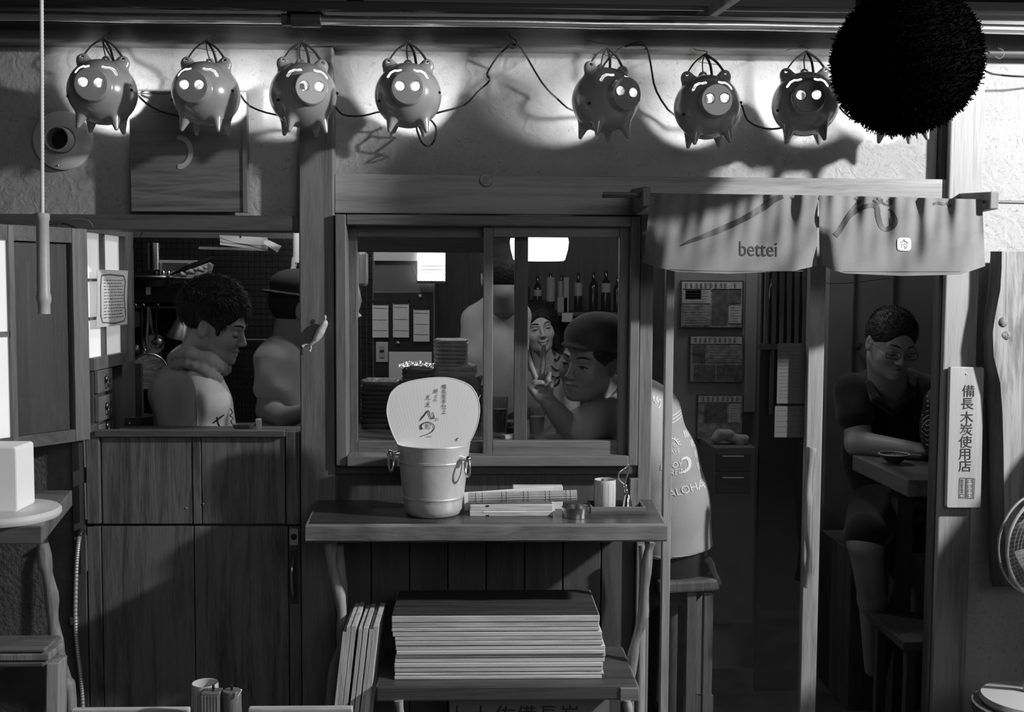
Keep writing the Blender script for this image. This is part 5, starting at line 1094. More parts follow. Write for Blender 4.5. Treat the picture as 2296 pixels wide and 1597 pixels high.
solo('big_slip', M().pb(872, 789, 968, 862, YB+.0, .002), PAPER, 'larger white sheet behind the foil-covered plates', 'slip')
SW = thing('switch_plate', 'white wall switch plate below the order slips', 'switch', P(856, 812, YB))
part('plate', M().pb(843, 767, 870, 812, YB+.005, .006), flat('switch_white', .45, .4), SW, bev=.001); part('rocker', M().pb(850, 776, 862, 802, YB+.001, .006), flat('switch_grey', .3), SW, bev=.001); part('toggle', M().pb(851, 785, 861, 790, YB-.001, .003), BLACK, SW)
solo('window_lintel', M().pb(790, 530, 1100, 565, 0.45, .06), W_DARKX, 'dark inner lintel behind the top of the window', 'beam', bev=.003)
LP = thing('lit_panel', 'bright lit square seen through the left pane', 'lamp', P(965, 632, 1.36))
part('panel', M().pb(936, 567, 998, 630, 1.36, .02), emis('panel_glow', 3.0), LP, label='glowing panel'); part('edge', M().pb(934, 630, 999, 636, 1.35, .03), CHROME, LP)
wb = thing('wire_basket', 'wire mesh basket in front of the bright panel', 'basket', P(965, 632, 1.33))
wm = M()
for i in range(9): 
    xx = 936+i*8; wm.tube([P(xx, 632, 1.33), P(xx+14, 596, 1.33)], .0009, 4).tube([P(xx, 632, 1.33), P(xx-14, 596, 1.33)], .0009, 4)
for yy in (597, 606, 632): wm.tube([P(934, yy, 1.33), P(1000, yy-1, 1.33)], .0014, 4)
part('mesh', wm, DMETAL, wb, kind='stuff')
solo('white_plastic_box', M().pb(785, 564, 820, 642, .9, .1), flat('box_white', .42, .4), 'pale plastic box edge behind the left window stile', 'box', bev=.01)
solo('white_nozzle', M().tube([Vector((P(802, 655, .9).x, .9, ZC)), P(802, 640, .9), P(802, 655, .9), P(805, 675, .9), P(801, 700, .9), P(806, 711, .9)], [.004, .004, .009, .010, .005, .010], 12), WHITE, 'white nozzle hanging behind the left window stile', 'nozzle', sm=True)
# counter behind the window and plate stacks
ZW = P(1120, 978, .22).z
BC = thing('bar_counter', 'dark bar counter directly behind the sliding window', 'counter', (P(1090, 990, .3).x, .4, 0))
cx0_, cx1_ = P(795, 980, .3).x, P(1425, 980, .3).x
part('top', M().box(PX1+.01, P(1365, 990, .3).x, .12, .62, ZW-.03, ZW), wood('counter_wood', .05, .12, 'X', 8, .3), BC, bev=.003); part('front', M().box(PX1+.01, P(1330, 990, .3).x, .14, .58, 0.0, ZW-.031), W_DARK, BC)
def dish(w, d, h, corner=.2, seed=0, n=24):
    m = M(); rr = random.Random(seed); ph = rr.random()*6
    def rect(sx, sy, z, amp=0): 
        o = []
        for k in range(n):
            a = (k+.5)*2*math.pi/n; c, s = math.cos(a), math.sin(a); e = 0.32
            x = sx*math.copysign(abs(c)**e, c); y = sy*math.copysign(abs(s)**e, s)
            o.append(Vector((x, y, z+amp*math.sin(a*3+ph)+amp*.6*math.sin(a*7+ph*2))))
        return o
    rings = [rect(w*.44, d*.42, 0), rect(w*.47, d*.46, h*.35, h*.06), rect(w*.5, d*.5, h*.8, h*.10), rect(w*.5, d*.5, h, h*.10), rect(w*.465, d*.46, h*.9, h*.08), rect(w*.42, d*.4, h*.45)]
    v = sum(rings, []); f = [(i*n+k, i*n+(k+1) % n, (i+1)*n+(k+1) % n, (i+1)*n+k) for i in range(5) for k in range(n)]+[tuple(range(n-1, -1, -1)), tuple(5*n+k for k in range(n))]
    return m.raw(v, f)
PL1 = flat('pale_glaze', .42, .3, vary=.3, vscale=30, coat=.4); PL2 = flat('rough_glaze', .17, .35, vary=.5, vscale=40, bump=.5, bscale=90, coat=.3); PL3 = flat('dark_glaze', .06, .25, vary=.3, coat=.5)
ordn = ['lowest', 'second from the bottom', 'third from the bottom', 'fourth from the bottom', 'fifth from the bottom', 'sixth from the bottom', 'seventh from the bottom', 'eighth from the bottom', 'ninth from the bottom', 'tenth from the bottom', 'eleventh from the bottom', 'twelfth from the bottom', 'thirteenth from the bottom', 'fourteenth from the bottom', 'fifteenth from the bottom', 'sixteenth from the bottom']
def stack(pxl, pxr, y, items, where, grp):
    z = ZW; sy = S(y)
    n = len(items)
    for i, (w, h, step, mat, dx) in enumerate(items):
        cx = P((pxl+pxr)/2+dx, 880, y).x; m = dish(w/sy, .14, h/sy, seed=i)
        for p in m.v: p.x += cx; p.y += y+.07; p.z += z
        solo('plate', m, mat, '%s, %s' % (where, 'the topmost' if i == n-1 else ordn[i]), 'plate', grp, sm=True); z += step/sy
    return z
itA = [(120, 18, 12.5, PL2, 0) for _ in range(9)]+[(118, 24, 21, PL2, 0), (105, 17, 13, PL1, -6), (104, 16, 12, PL1, -6)]+[(78, 11, 8.6, PL1, -14) for _ in range(7)]
stack(966, 1082, .42, itA[2:12]+itA[12:], 'plate in the tallest stack behind the window', 'rectangular plates in the tall stack')
zB = stack(900, 970, .36, [(72, 12, 9.5, PL3, 0) for _ in range(14)], 'dark plate in the foil-topped stack behind the window', 'dark plates in the foil-topped stack')
stack(806, 896, .36, [(92, 13, 10.5, PL3, 0) for _ in range(9)]+[(92, 14, 11, PL2, 2)], 'dark plate in the low left stack behind the window', 'dark plates in the low left stack')
fx, fy_ = P(935, 850, .42).x, .42
def foilf(u, v):
    r = 1-.4*((2*u-1)**2+(2*v-1)**2)
    return Vector((fx+(u-.5)*.11, .36+v*.11, zB+.004+.024*max(0, r)*(.75+.25*math.sin(u*11+v*7)*math.sin(v*13-u*5))+.002*math.sin(u*37+v*31)))
solo('crumpled_foil', M().sheet(foilf, 22, 18, .0008), flat('foil', .85, .35, .8), 'crumpled shiny foil on top of the dark plates', 'foil')
# beer glasses
GL = glass('beer_glass', .88, 2.2, .08)
def tumbler(px, pb_, pt, rpx, y, lab, handle=False):
    z0 = ZW; x = P(px, 940, y).x; r = rpx/S(y); h = P(px, pt, y).z-z0; t = thing('beer_glass', lab, 'glass', (x, y, z0), 'glasses on the bar counter')
    part('glass', M().lathe([(0, 0), (r*.86, 0), (r*.84, h*.1), (r*.95, h*.5), (r, h), (r*.95, h), (r*.88, h*.5), (r*.78, h*.12), (0, h*.1)], (x, y, z0), 32), GL, t, sm=True)
    part('beer', M().lathe([(0, h*.11), (r*.76, h*.125), (r*.86, h*.5), (r*.88, h*.62), (0, h*.62)], (x, y, z0), 28), flat('beer', .5, .3) if 'beer' not in MATS else MATS['beer'], t, sm=True)
    part('foam', M().lathe([(0, h*.63), (r*.89, h*.63), (r*.9, h*.7), (0, h*.71)], (x, y, z0), 28), flat('foam', .5, .9) if 'foam' not in MATS else MATS['foam'], t, sm=True)
    if handle: part('handle', M().tube(smooth_pts([(x+r*.9, y, z0+h*.8), (x+r*1.7, y, z0+h*.75), (x+r*1.75, y, z0+h*.4), (x+r*.9, y, z0+h*.2)], 5), .005, 8), GL, t, sm=True)
tumbler(1121, 976, 890, 18, .2, 'tall beer glass behind the right sash, left of the thick stile')
tumbler(1204, 990, 914, 19, .2, 'beer mug with a handle in front of the raised arm', True)
for px, py, h, w_, m_, lab in ((1146, 905, .03, .02, DMETAL, 'dark little cup beyond the tall beer glass'), (1147, 955, .026, .012, BLACK, 'black little bottle beside the tall beer glass')):
    x = P(px, 940, .32 if px == 1146 else .22).x; yy = .32 if px == 1146 else .22
    solo('small_pot', M().lathe([(0, 0), (w_*.8, 0), (w_, h*.6), (w_*.9, h), (0, h)], (x, yy, ZW), 20), m_, lab, 'pot', sm=True)
solo('cigarette_pack', M().obox((P(1142, 975, .17).x, .17, ZW+.006), (.045, .022, .012), rotm(rz=.6)), flat('pack', .5, .5), 'pale cigarette pack lying by the tall beer glass', 'pack', bev=.001)
# pendant lamp
yP = 1.05; c = P(1209, 585, yP); sP = S(yP)
PD = thing('pendant_lamp', 'bright white pendant lamp glowing behind the right pane', 'lamp', c)
part('shade', M().lathe([(0, 0), (54/sP, 0), (58/sP, 3/sP), (64/sP, 25/sP), (66/sP, 42/sP), (62/sP, 62/sP), (30/sP, 80/sP), (0, 82/sP)], c, 40), emis('lamp_glow', 2.6), PD, label='glowing white shade', sm=True)
part('flex', M().tube([c+Vector((0, 0, .13)), (c.x, c.y, ZC)], .003, 6), CORDM, PD, sm=True)
# bottle shelf at the back
yR = 2.75
zR = P(1290, 700, yR).z
solo('bottle_shelf', M().box(P(1165, 700, yR).x, P(1400, 700, yR).x, yR-.02, 3.2, zR-.02, zR), W_DARKX, 'back shelf of bottles behind the woman', 'shelf', bev=.002)
BG = flat('bottle_glass', .02, .12, spec=.8); LB = flat('bottle_label', .34, .7)
for i, (px, top, r, l0, l1, lw) in enumerate(((1180, 625, 8, 0, 0, 0), (1205, 618, 9, 650, 664, 8), (1234, 612, 10, 622, 676, 10), (1258, 616, 8, 630, 672, 4), (1296, 612, 9, 634, 664, 7), (1330, 610, 10, 0, 0, 0), (1358, 606, 11, 635, 656, 10), (1384, 620, 9, 0, 0, 0))):
    b = P(px, 698, yR+.03); s_ = S(yR+.03); H_ = P(px, top, yR+.03).z-zR; rr = r/s_
    t = thing('bottle', 'dark bottle, %s on the shelf behind the woman' % ['first from the left', 'second from the left', 'third, with tall pale label', 'fourth from the left', 'fifth from the left with a small label', 'sixth from the left without a label', 'seventh from the left with a pointed label', 'last at the right'][i], 'bottle', (b.x, yR+.03, zR), 'bottles on the back shelf')
    part('body', M().lathe([(0, 0), (rr, 0), (rr, H_*.62), (rr*.8, H_*.72), (rr*.36, H_*.8), (rr*.36, H_), (0, H_)], (b.x, yR+.03, zR), 20), BG, t, sm=True)
    if lw: 
        z0, z1 = P(px, l1, yR).z, P(px, l0, yR).z; m = M(); w2 = rr*1.03; 
        m.grid(lambda u, v: Vector((b.x+w2*math.sin((u-.5)*2.4), yR+.03-w2*math.cos((u-.5)*2.4), z0+(z1-z0)*v)), 8, 1); part('label', m, LB, t)
for i, (l, t, r, b) in enumerate(((1264, 622, 1275, 690), (1250, 667, 1272, 698))):
    z1 = P(l, t, yR).z; solo('carton', M().box(P(l, 680, yR-.01).x, P(r, 680, yR-.01).x, yR-.015, yR+.01, zR, z1), LB, ['tall narrow pale carton on the bottle shelf', 'squat pale carton on the bottle shelf'][i], 'carton', bev=.001)
solo('small_card', M().pb(1260, 702, 1284, 722, yR-.024, .006), PAPER, 'small pale card under the bottle shelf', 'card')
# ================================================================ inside: seen through the sliding door
yW = 1.3; PW = thing('notice_board', 'pale grey partition carrying framed clippings behind the glass door', 'panel', P(1600, 1400, yW))
part('board', M().pb(1500, 560, 1697, 1720, yW, .04), flat('partition', .20, .6, vary=.15), PW); part('batten', M().pb(1672, 560, 1697, 925, yW-.02, .02), flat('batten_pale', .24, .5), PW, bev=.002)
GP = flat('clipping_paper', .42, .8, vary=.2, vscale=60); GD = flat('clipping_dark', .09, .8, vary=.5, vscale=50); GM = flat('clipping_mid', .22, .8, vary=.5, vscale=50)
def clipping(l, t, r, b, head, blocks, lab):
    o = thing('framed_clipping', lab, 'picture', P((l+r)/2, b, yW), 'framed clippings behind the glass door')
    part('frame', M().pb(l-3, t-3, r+3, b+3, yW-.010, .009), flat('clip_frame', .05) if 'clip_frame' not in MATS else MATS['clip_frame'], o); part('sheet', M().pb(l, t, r, b, yW-.012, .003), GM, o); part('headline', M().pb(l+1, t+1, r-1, t+head, yW-.0135, .002), GP, o)
    for q in blocks: part('picture', M().pb(*q[:4], yW-.0135, .002), (GP, GD, GM)[q[4]], o)
    g = M(); rr = random.Random(int(l)); x = l+8; base = t+head*.5
    while x < r-10:
        if rr.random() > .12:
            for k in range(3): yy = base-4+k*4; g.ribbon([(x, yy), (x+6, yy)], 1.1, lambda u, v: P(u, v, yW-.0142))
            xx = x+rr.choice((1, 3, 5)); g.ribbon([(xx, base-5), (xx, base+5)], 1.1, lambda u, v: P(u, v, yW-.0142))
        x += 11
    part('print', g, INK, o)
    for (a_, b_, c_, d_, m_) in blocks:
        if m_ != 1 and c_-a_ > 20:
            h = M()
            for k in range(int((d_-b_)/6)): h.ribbon([(a_+3, b_+4+k*6), (c_-3-rr.random()*8, b_+4+k*6)], .9, lambda u, v: P(u, v, yW-.0142))
            part('print', h, INKG, o)
clipping(1528, 632, 1664, 734, 18, [(1530, 648, 1594, 680, 0), (1537, 650, 1572, 672, 1), (1597, 648, 1632, 728, 1), (1634, 648, 1662, 680, 1), (1634, 686, 1662, 725, 0), (1532, 684, 1592, 730, 2)], 'topmost framed clipping, with a round dish photo, behind the glass door')
clipping(1548, 755, 1664, 856, 16, [(1555, 775, 1582, 812, 1), (1586, 775, 1662, 812, 2), (1556, 818, 1604, 852, 1), (1608, 818, 1662, 852, 1)], 'middle framed clipping behind the glass door')
clipping(1565, 888, 1664, 985, 14, [(1580, 906, 1630, 948, 1), (1634, 906, 1660, 948, 0)], 'lowest framed clipping behind the glass door')
s = SDF()
for i in range(12): s.ell(P(1606+i*5.5, 985-8*math.sin(i*.5)-4*(i % 3), 1.1), (.022, .025, .014), .012)
CB = thing('side_cabinet', 'grey cabinet with two drawers behind the glass door', 'cabinet', P(1645, 1300, 1.05))
part('body', M().pb(1597, 1003, 1692, 1400, 1.02, .26), flat('cabinet_grey', .09, .5), CB, bev=.004)
for t, b in ((1016, 1058), (1064, 1106)):
    d = part('drawer', M().pb(1607, t, 1682, b, 1.012, .008), flat('drawer_grey', .05, .4) if 'drawer_grey' not in MATS else MATS['drawer_grey'], CB, bev=.002); part('handle', M().pb(1620, t+6, 1668, t+9, 1.006, .006), STEEL, d)
solo('folded_cloths', s.mesh(.005, noise=.0015, nfreq=90), cloth('rag', .2, .26), 'heap of crumpled cloths on the grey cabinet', 'cloth')
LT2 = thing('lattice_screen', 'dark lattice of upright slats behind the glass door', 'screen', P(1755, 1000, 1.0))
for i in range(6): part('slat', M().pb(1716+i*17, 560, 1725+i*17, 772, 1.0, .02), W_FRAME, LT2, bev=.002)
part('back', M().pb(1700, 560, 1812, 1720, 1.05, .02), BLACK, LT2); part('rail', M().pb(1702, 772, 1812, 784, .995, .02), W_DARK, LT2)
for i in range(2): part('slat', M().pb(1728+i*17, 784, 1735+i*17, 930, 1.0, .02), W_DARK, LT2, bev=.002)
for i, px in enumerate((1730, 1749, 1765, 1788)):
    c = P(px, 690, 1.03); solo('glass_bottle', M().lathe([(0, 0), (.013, 0), (.013, .07), (.005, .09), (.005, .11), (0, .11)], (c.x, 1.033, c.z), 16), BG, 'shiny bottle behind the lattice slats, %s from the left' % ['first', 'second', 'third', 'fourth'][i], 'bottle', 'bottles behind the lattice', sm=True)
for l, t, r, b, lab in ((1743, 770, 1804, 905, 'upper handwritten sheet taped inside the glass door'), (1737, 911, 1803, 981, 'lower printed sheet taped inside the glass door')):
    o = thing('notice_sheet', lab, 'paper', P((l+r)/2, b, .085)); part('sheet', M().pb(l, t, r, b, .085, .001), flat('notice_paper', .17, .8) if 'notice_paper' not in MATS else MATS['notice_paper'], o)
    g = M(); rr = random.Random(t); yy = t+10
    while yy < b-6:
        x = l+5
        while x < r-9:
            w_ = rr.uniform(3, 7); g.ribbon([(x, yy), (x+w_, yy+rr.uniform(-.6, .6))], 1.0, lambda u, v: P(u, v, .0842)); x += w_+2.5
        yy += 8 if t < 900 else 12
    part('writing', g, INKG, o)
# right part of the room
struct('wall_partition', M().box(P(1856, 800, 1.25).x, 1.78, 1.25, 1.3, 0, ZC), flat('partition_panel', .15, .55, vary=.15), 'plain grey panelled partition behind the seated man')
for px in (1911, 2000): solo('panel_batten', M().pb(px-2, 560, px+2, 1010, 1.243, .006), W_DARK, 'thin dark %s joint on the partition' % ('left' if px == 1911 else 'right'), 'batten')
solo('hanging_wire', M().tube(smooth_pts([P(1838, 634, .06), P(1900, 635, .6), P(1995, 624, 1.249)], 4), .0012, 5), CORDM, 'thin wire strung above the seated man', 'wire', sm=True)
HK = solo('coat_hook', M().tube([P(1925, 780, 1.24), P(1925, 780, 1.2), P(1930, 774, 1.18)], [.012, .006, .012], 10), DMETAL, 'dark wall peg beside the seated man', 'peg', sm=True)
ZTB = .95
tn = PZ(2035, 1076, ZTB); tf_ = PZ(1921, 1020, ZTB)
TT = thing('bar_table', 'thick dark wooden table in front of the man with glasses', 'table', (tn.x+.2, (tn.y+tf_.y)/2, 0))
part('top', M().box(tn.x, 1.75, tn.y, tf_.y, ZTB-.055, ZTB), wood('table_wood', .05, .14, 'Y', 8, .35), TT, bev=.004); part('leg', M().box(1.55, 1.62, tn.y+.1, tn.y+.17, 0, ZTB-.056), W_DARK, TT, bev=.003); part('leg', M().box(tn.x+.12, tn.x+.18, tf_.y-.12, tf_.y-.06, 0, ZTB-.056), W_DARK, TT, bev=.003)
bw = PZ(2004, 1040, ZTB); rb2 = 35/S(bw.y); hb2 = P(2004, 1018, bw.y).z-ZTB
BW = thing('rice_bowl', 'patterned shallow bowl on the table in front of the seated man', 'bowl', (bw.x, bw.y, ZTB))
part('bowl', M().lathe([(0, 0), (rb2*.42, 0), (rb2*.44, hb2*.2), (rb2*.75, hb2*.55), (rb2, hb2*.93), (rb2, hb2), (rb2*.94, hb2), (rb2*.7, hb2*.5), (0, hb2*.3)], (bw.x, bw.y, ZTB), 36), flat('bowl_glaze', .05, .3, vary=.6, vscale=70), BW, sm=True)
part('rim', M().tube([Vector((bw.x+rb2*.97*math.cos(k*math.pi/18), bw.y+rb2*.97*math.sin(k*math.pi/18), ZTB+hb2)) for k in range(36)], .0022, 6, closed=True), flat('rim_white', .55), BW, sm=True)
fd = M(); 
for i in range(60): a_ = random.random()*6.28; q = math.sqrt(random.random())*rb2*.75; fd.ell((bw.x+q*math.cos(a_), bw.y+q*math.sin(a_), ZTB+hb2*.72+random.random()*.004), (.005, .005, .003), 6, 4)
part('food', fd, flat('food', .2, .6), BW, kind='stuff')
solo('chopsticks', M().tube([P(2043, 1019, bw.y-.02), P(2066, 1021, bw.y-.02)], .0016, 6), flat('chopstick', .6), 'pale chopstick tips right of the patterned bowl', 'chopsticks', sm=True)
st0 = PZ(2040, 1440, .42)
ST = thing('dark_stool', 'dark wooden stool low in the doorway', 'stool', (st0.x, st0.y+.15, 0))
q0 = PZ(1952, 1372, .42)
part('seat', M().box(st0.x-.02, st0.x+.28, st0.y, q0.y, .39, .42), W_DARK, ST, bev=.003)
for dx in (.0, .24):
    for y in (st0.y+.02, q0.y-.05): part('leg', M().box(st0.x+dx, st0.x+dx+.03, y, y+.03, 0, .389), W_DARK, ST)
# chair of the T-shirt man
yc1, yc2 = .18, .44; zs_ = P(1560, 1300, yc1).z
CH = thing('bar_chair', 'wooden bar chair under the man in the printed T-shirt', 'chair', (P(1560, 1300, .4).x, .43, 0))
xa, xb_ = P(1478, 1300, yc1).x, P(1618, 1300, yc1).x
part('seat', M().raw([(xa, yc1, zs_-.045), (xb_, yc1, zs_-.035), (xb_-.01, yc2, zs_-.035), (xa, yc2, zs_-.045), (xa, yc1, zs_-.01), (xb_-.012, yc1, zs_), (xb_-.02, yc2, zs_), (xa, yc2, zs_-.01)], [(0,3,2,1),(4,5,6,7),(0,1,5,4),(1,2,6,5),(2,3,7,6),(3,0,4,7)]), W_FRAME, CH, bev=.008)
x5, x6 = P(1576, 1280, yc1).x, P(1618, 1290, yc1).x
part('arm_rest', M().tube(smooth_pts([P(1582, 1252, yc1+.05), P(1592, 1262, yc1+.05), P(1600, 1285, yc1+.05), P(1612, 1310, yc1+.05)], 4), .011, 10), W_BRANCH, CH, sm=True)
for px, y in ((1540, yc1+.02), (1578, yc1+.02), (1500, yc2-.05), (1560, yc2-.05)): x = P(px, 1400, y).x; part('leg', M().box(x, x+.028, y, y+.03, 0, zs_-.046), W_FRAME, CH, bev=.002)
part('stretcher', M().box(P(1540, 1400, yc1).x, P(1592, 1400, yc1).x+.02, yc1+.025, yc1+.04, .25, .31), W_FRAME, CH)
# ================================================================ people
from mathutils.bvhtree import BVHTree
def headT(px, py, y, yaw, pitch=0, roll=0, s=1.0):
    R = (Matrix.Rotation(math.radians(yaw), 3, 'Z') @ Matrix.Rotation(math.radians(pitch), 3, 'X') @ Matrix.Rotation(math.radians(roll), 3, 'Y'))
    c = P(px, py, y); return (np.array(R), np.array(c))
def hp_(T, x, y, z): return Vector(T[0] @ np.array((x, y, z)) + T[1])
def head(s, T, jaw=1.0, smile=0.0, eyes='down'):
    s.ell((0, -.012, .030), (.076, .094, .086), T=T); s.ell((0, .018, -.032), (.061*jaw, .070, .085), .03, T=T)
    s.ell((0, .034, -.084), (.042*jaw, .046, .032), .03, T=T); s.ell((0, .074, -.100), (.018, .016, .014), .02, T=T)
    for x in (-1, 1):
        s.ell((x*.038, .060, -.034), (.022, .021, .024), .02, T=T)
        s.cap((x*.012, .0855, .014), (x*.040, .074, .014), .0085, .007, .012, T=T)
        s.ell((x*.031, .096, -.008), (.0165, .013, .0095), .010, 's', T=T)
        s.ell((x*.031, .0745, -.010), (.0135, .0125, .0115), .003, T=T)
        s.ell((x*.077, -.006, -.010), (.009, .017, .031), .006, R=rotm(rz=x*.35), T=T)
        s.ell((x*.086, -.002, -.006), (.006, .009, .018), .005, 's', R=rotm(rz=x*.35), T=T)
        s.ell((x*.012, .097, -.040), (.0075, .009, .0065), .006, T=T)
        s.cap((x*.004, .088, -.0645), (x*.020, .080, -.067+smile*.004), .0052, .0035, .005, T=T)
        s.cap((x*.0, .0865, -.0765), (x*.014, .082, -.0750+smile*.003), .0065, .004, .006, T=T)
    s.cap((0, .084, .004), (0, .105, -.036), .0062, .0098, .010, T=T)
    s.cap((-.019, .094, -.0705+smile*.003), (0, .0965, -.0712), .0016, .0022, .003, 's', T=T); s.cap((0, .0965, -.0712), (.019, .094, -.0705+smile*.003), .0022, .0016, .003, 's', T=T)
    return s
def tubeL(T, pts, r, n=6): return M().tube(smooth_pts([hp_(T, *p) for p in pts], 4), r, n)
def face_parts(root, T, eyes='down', smile=False, brow=.0024):
    for x in (-1, 1):
        part('eyebrow', tubeL(T, [(x*.014, .0945, .016), (x*.030, .090, .022), (x*.046, .074, .017)], brow, 6), HAIR, root, sm=True)
        if eyes == 'down': part('eyelash', tubeL(T, [(x*.019, .0855, -.013), (x*.031, .0885, -.0165), (x*.044, .079, -.013)], .0016, 5), HAIR, root, sm=True)
        else:
            part('eye', M().ell(hp_(T, x*.031, .0805, -.010), (.0075, .0075, .0048), 14, 8), flat('eye_dark', .03, .2) if 'eye_dark' not in MATS else MATS['eye_dark'], root, sm=True)
            part('eyelash', tubeL(T, [(x*.019, .0855, -.008), (x*.031, .0895, -.004), (x*.045, .078, -.009)], .0016, 5), HAIR, root, sm=True)
    LM = flat('lips', .15, .4) if 'lips' not in MATS else MATS['lips']
    if smile:
        up = [(-.026, .081, -.0595), (-.013, .0905, -.0665), (0, .0945, -.068), (.013, .0905, -.0665), (.026, .081, -.0595)]; dn = [(-.025, .0815, -.0605), (-.013, .0890, -.0765), (0, .0925, -.0805), (.013, .0890, -.0765), (.025, .0815, -.0605)]
        part('teeth', M().raw([hp_(T, x*.92, y+.0015, z) for x, y, z in dn]+[hp_(T, x*.92, y+.0012, z) for x, y, z in up], [(i, i+1, i+6, i+5) for i in range(4)]), WHITE, root)
        part('upper_lip', tubeL(T, up, .0024, 6), LM, root, sm=True); part('lower_lip', tubeL(T, dn, .0026, 6), LM, root, sm=True); return
    part('lips', tubeL(T, [(-.021, .083, -.0675), (-.010, .0905, -.0645), (0, .0935, -.0655), (.010, .0905, -.0645), (.021, .083, -.0675)], .0024, 6), LM, root, sm=True)
def hairsdf(T, vol=(.084, .103, .100), c=(0, -.020, .036), tufts=70, tl=.02, front=.055, low=-.05, seed=1, cutface=True, quiff=0):
    s = SDF(); s.ell(c, vol, T=T); rr = random.Random(seed)
    for i in range(tufts):
        a = rr.uniform(0, 6.28); z = rr.uniform(-.15, 1); q = math.sqrt(max(0, 1-z*z)); d = (q*math.cos(a), q*math.sin(a), z)
        if d[1] > .75 and z < .3: continue
        p0 = [c[k]+d[k]*vol[k]*.93 for k in range(3)]; w = (rr.uniform(-.4, .4), rr.uniform(-.1, .5), rr.uniform(-.2, .4)); L = tl*rr.uniform(.5, 1.3)
        p1 = [p0[k]+(d[k]+w[k])*L for k in range(3)]; s.cap(p0, p1, .009, .002, .006, T=T)
    if quiff:
        for i in range(16):
            x = -.06+.12*i/15; s.cap((x, .045, .085), (x*1.1+rr.uniform(-.01, .01), .075+quiff*rr.uniform(.6, 1.2), .085+quiff*rr.uniform(-.3, .6)), .018, .004, .012, T=T)
    if cutface: 
        s.ell((0, .105, -.040), (.064, .075, front+.045), .012, 's', T=T)
        for x in (-1, 1): s.ell((x*.080, .004, -.028), (.022, .026, .036), .006, 's', T=T)
        s.ell((0, -.03, low-.085), (.12, .14, .085), .01, 's', T=T)
    return s
def strands(T, vol, c, n, L, lift, flow, seed, low=-.03, w=.0013, keep=None):
    rr = random.Random(seed); v = []; f = []; R = Matrix(T[0].tolist()); t0 = Vector(T[1])
    for i in range(n):
        a = rr.uniform(0, 6.283); z = rr.uniform(-.6, 1); q = math.sqrt(1-z*z); d = Vector((q*math.cos(a), q*math.sin(a), z))
        p = Vector((c[0]+d.x*vol[0], c[1]+d.y*vol[1], c[2]+d.z*vol[2]))
        if p.z < low + (0 if p.y < -.02 else (p.y+.02)*1.0) or (p.y > .055 and p.z < .062) or (abs(p.x) > .05 and -.045 < p.y < .035 and p.z < .034): continue
        nn = Vector((d.x/vol[0], d.y/vol[1], d.z/vol[2])).normalized(); fl = Vector(flow(p)); fl = fl-nn*fl.dot(nn); fl = fl+Vector((rr.gauss(0, .35), rr.gauss(0, .35), rr.gauss(0, .35))); fl.normalize()
        l = L*rr.uniform(.6, 1.25); p = p-nn*.004; pts = [p, p+(nn*lift+fl*.6).normalized()*l*.5, p+(nn*lift*.7+fl).normalized()*l]
        s_ = nn.cross(fl).normalized()*w; o = len(v)
        for k, (pp, ww) in enumerate(zip(pts, (1, .8, .12))): v += [pp-s_*ww, pp+s_*ww, pp+nn*w*.8*ww]
        for k in range(2):
            b = o+3*k
            for x, y in ((0, 1), (1, 2), (2, 0)): f.append((b+x, b+y, b+3+y, b+3+x))
    return M().raw([R @ p + t0 for p in v], f)
def decal(mesh, off=.0022):
    V, Q = mesh.np; bv = BVHTree.FromPolygons([tuple(v) for v in V], [tuple(int(i) for i in q) for q in Q])
    def f(px, py):
        d = (RC @ Vector(((px-1148)/F, -(py-798.5)/F, -1.0))).normalized(); h = bv.ray_cast(CAM, d)
        if h[0] is None: h = bv.find_nearest(P(px, py, .3)); return h[0]-d*off
        return h[0]-d*off
    return f
def person(label, loc): return thing('person', label, 'person', loc)
def trousers(root, px, y, pytop):
    c = P(px, pytop, y); s = SDF()
    for x in (-1, 1): s.chain([(c.x+x*.07, y, c.z), (c.x+x*.085, y, c.z*.5), (c.x+x*.09, y, .06)], [.105, .075, .055], .03)
    part('trousers', s.mesh(.014), MATS['dark_trousers'] if 'dark_trousers' in MATS else cloth('dark_trousers', .015, .025), root)
    for x in (-1, 1): part('shoe', M().ell((c.x+x*.09, y-.04, .035), (.045, .12, .035), 14, 8), BLACK, root, sm=True)
def folds(amp, f1=38, f2=61, az=.5):
    return lambda X, Y, Z: amp*(np.sin(f1*(X+az*Z)+2*np.sin(9*Z+5*X))*np.sin(17*Z+6*X+3*Y)+.5*np.sin(f2*(Z*.8-X)+2.5*np.sin(8*X+11*Y)))
TEE_L = cloth('light_tee', .38, .46); TEE_D = cloth('mid_tee', .20, .25)
# --- young cook in the hatch, in profile
T = headT(483, 726, .46, -97, -16, 3)
root = person('young man in profile with thick black hair and rolled towel at his neck, looking down', P(430, 1100, .5))
s = head(SDF(), T); s.cap(hp_(T, 0, -.03, -.06), P(428, 835, .50), .052, .060, .02)
s.ell(P(425, 950, .50), (.09, .15, .22), .03); s.cap(P(400, 880, .34), P(412, 1000, .32), .05, .042, .03); s.cap(P(412, 1000, .32), P(500, 1010, .36), .04, .03, .02)
s.cap(P(420, 880, .66), P(440, 1000, .68), .05, .04, .03); s.cap(P(440, 1000, .68), P(510, 1010, .62), .04, .03, .02)
part('body', s.mesh(.0034), SKIN, root); face_parts(root, T)
h_ = hairsdf(T, (.088, .106, .098), (0, -.018, .048), 60, .012, .050, -.060, 5, quiff=0)
for x in (-1, 1): h_.cap((x*.066, .036, .03), (x*.066, .038, -.018), .014, .006, .01, T=T)
hr = part('hair', h_.mesh(.0035), HAIR, root)
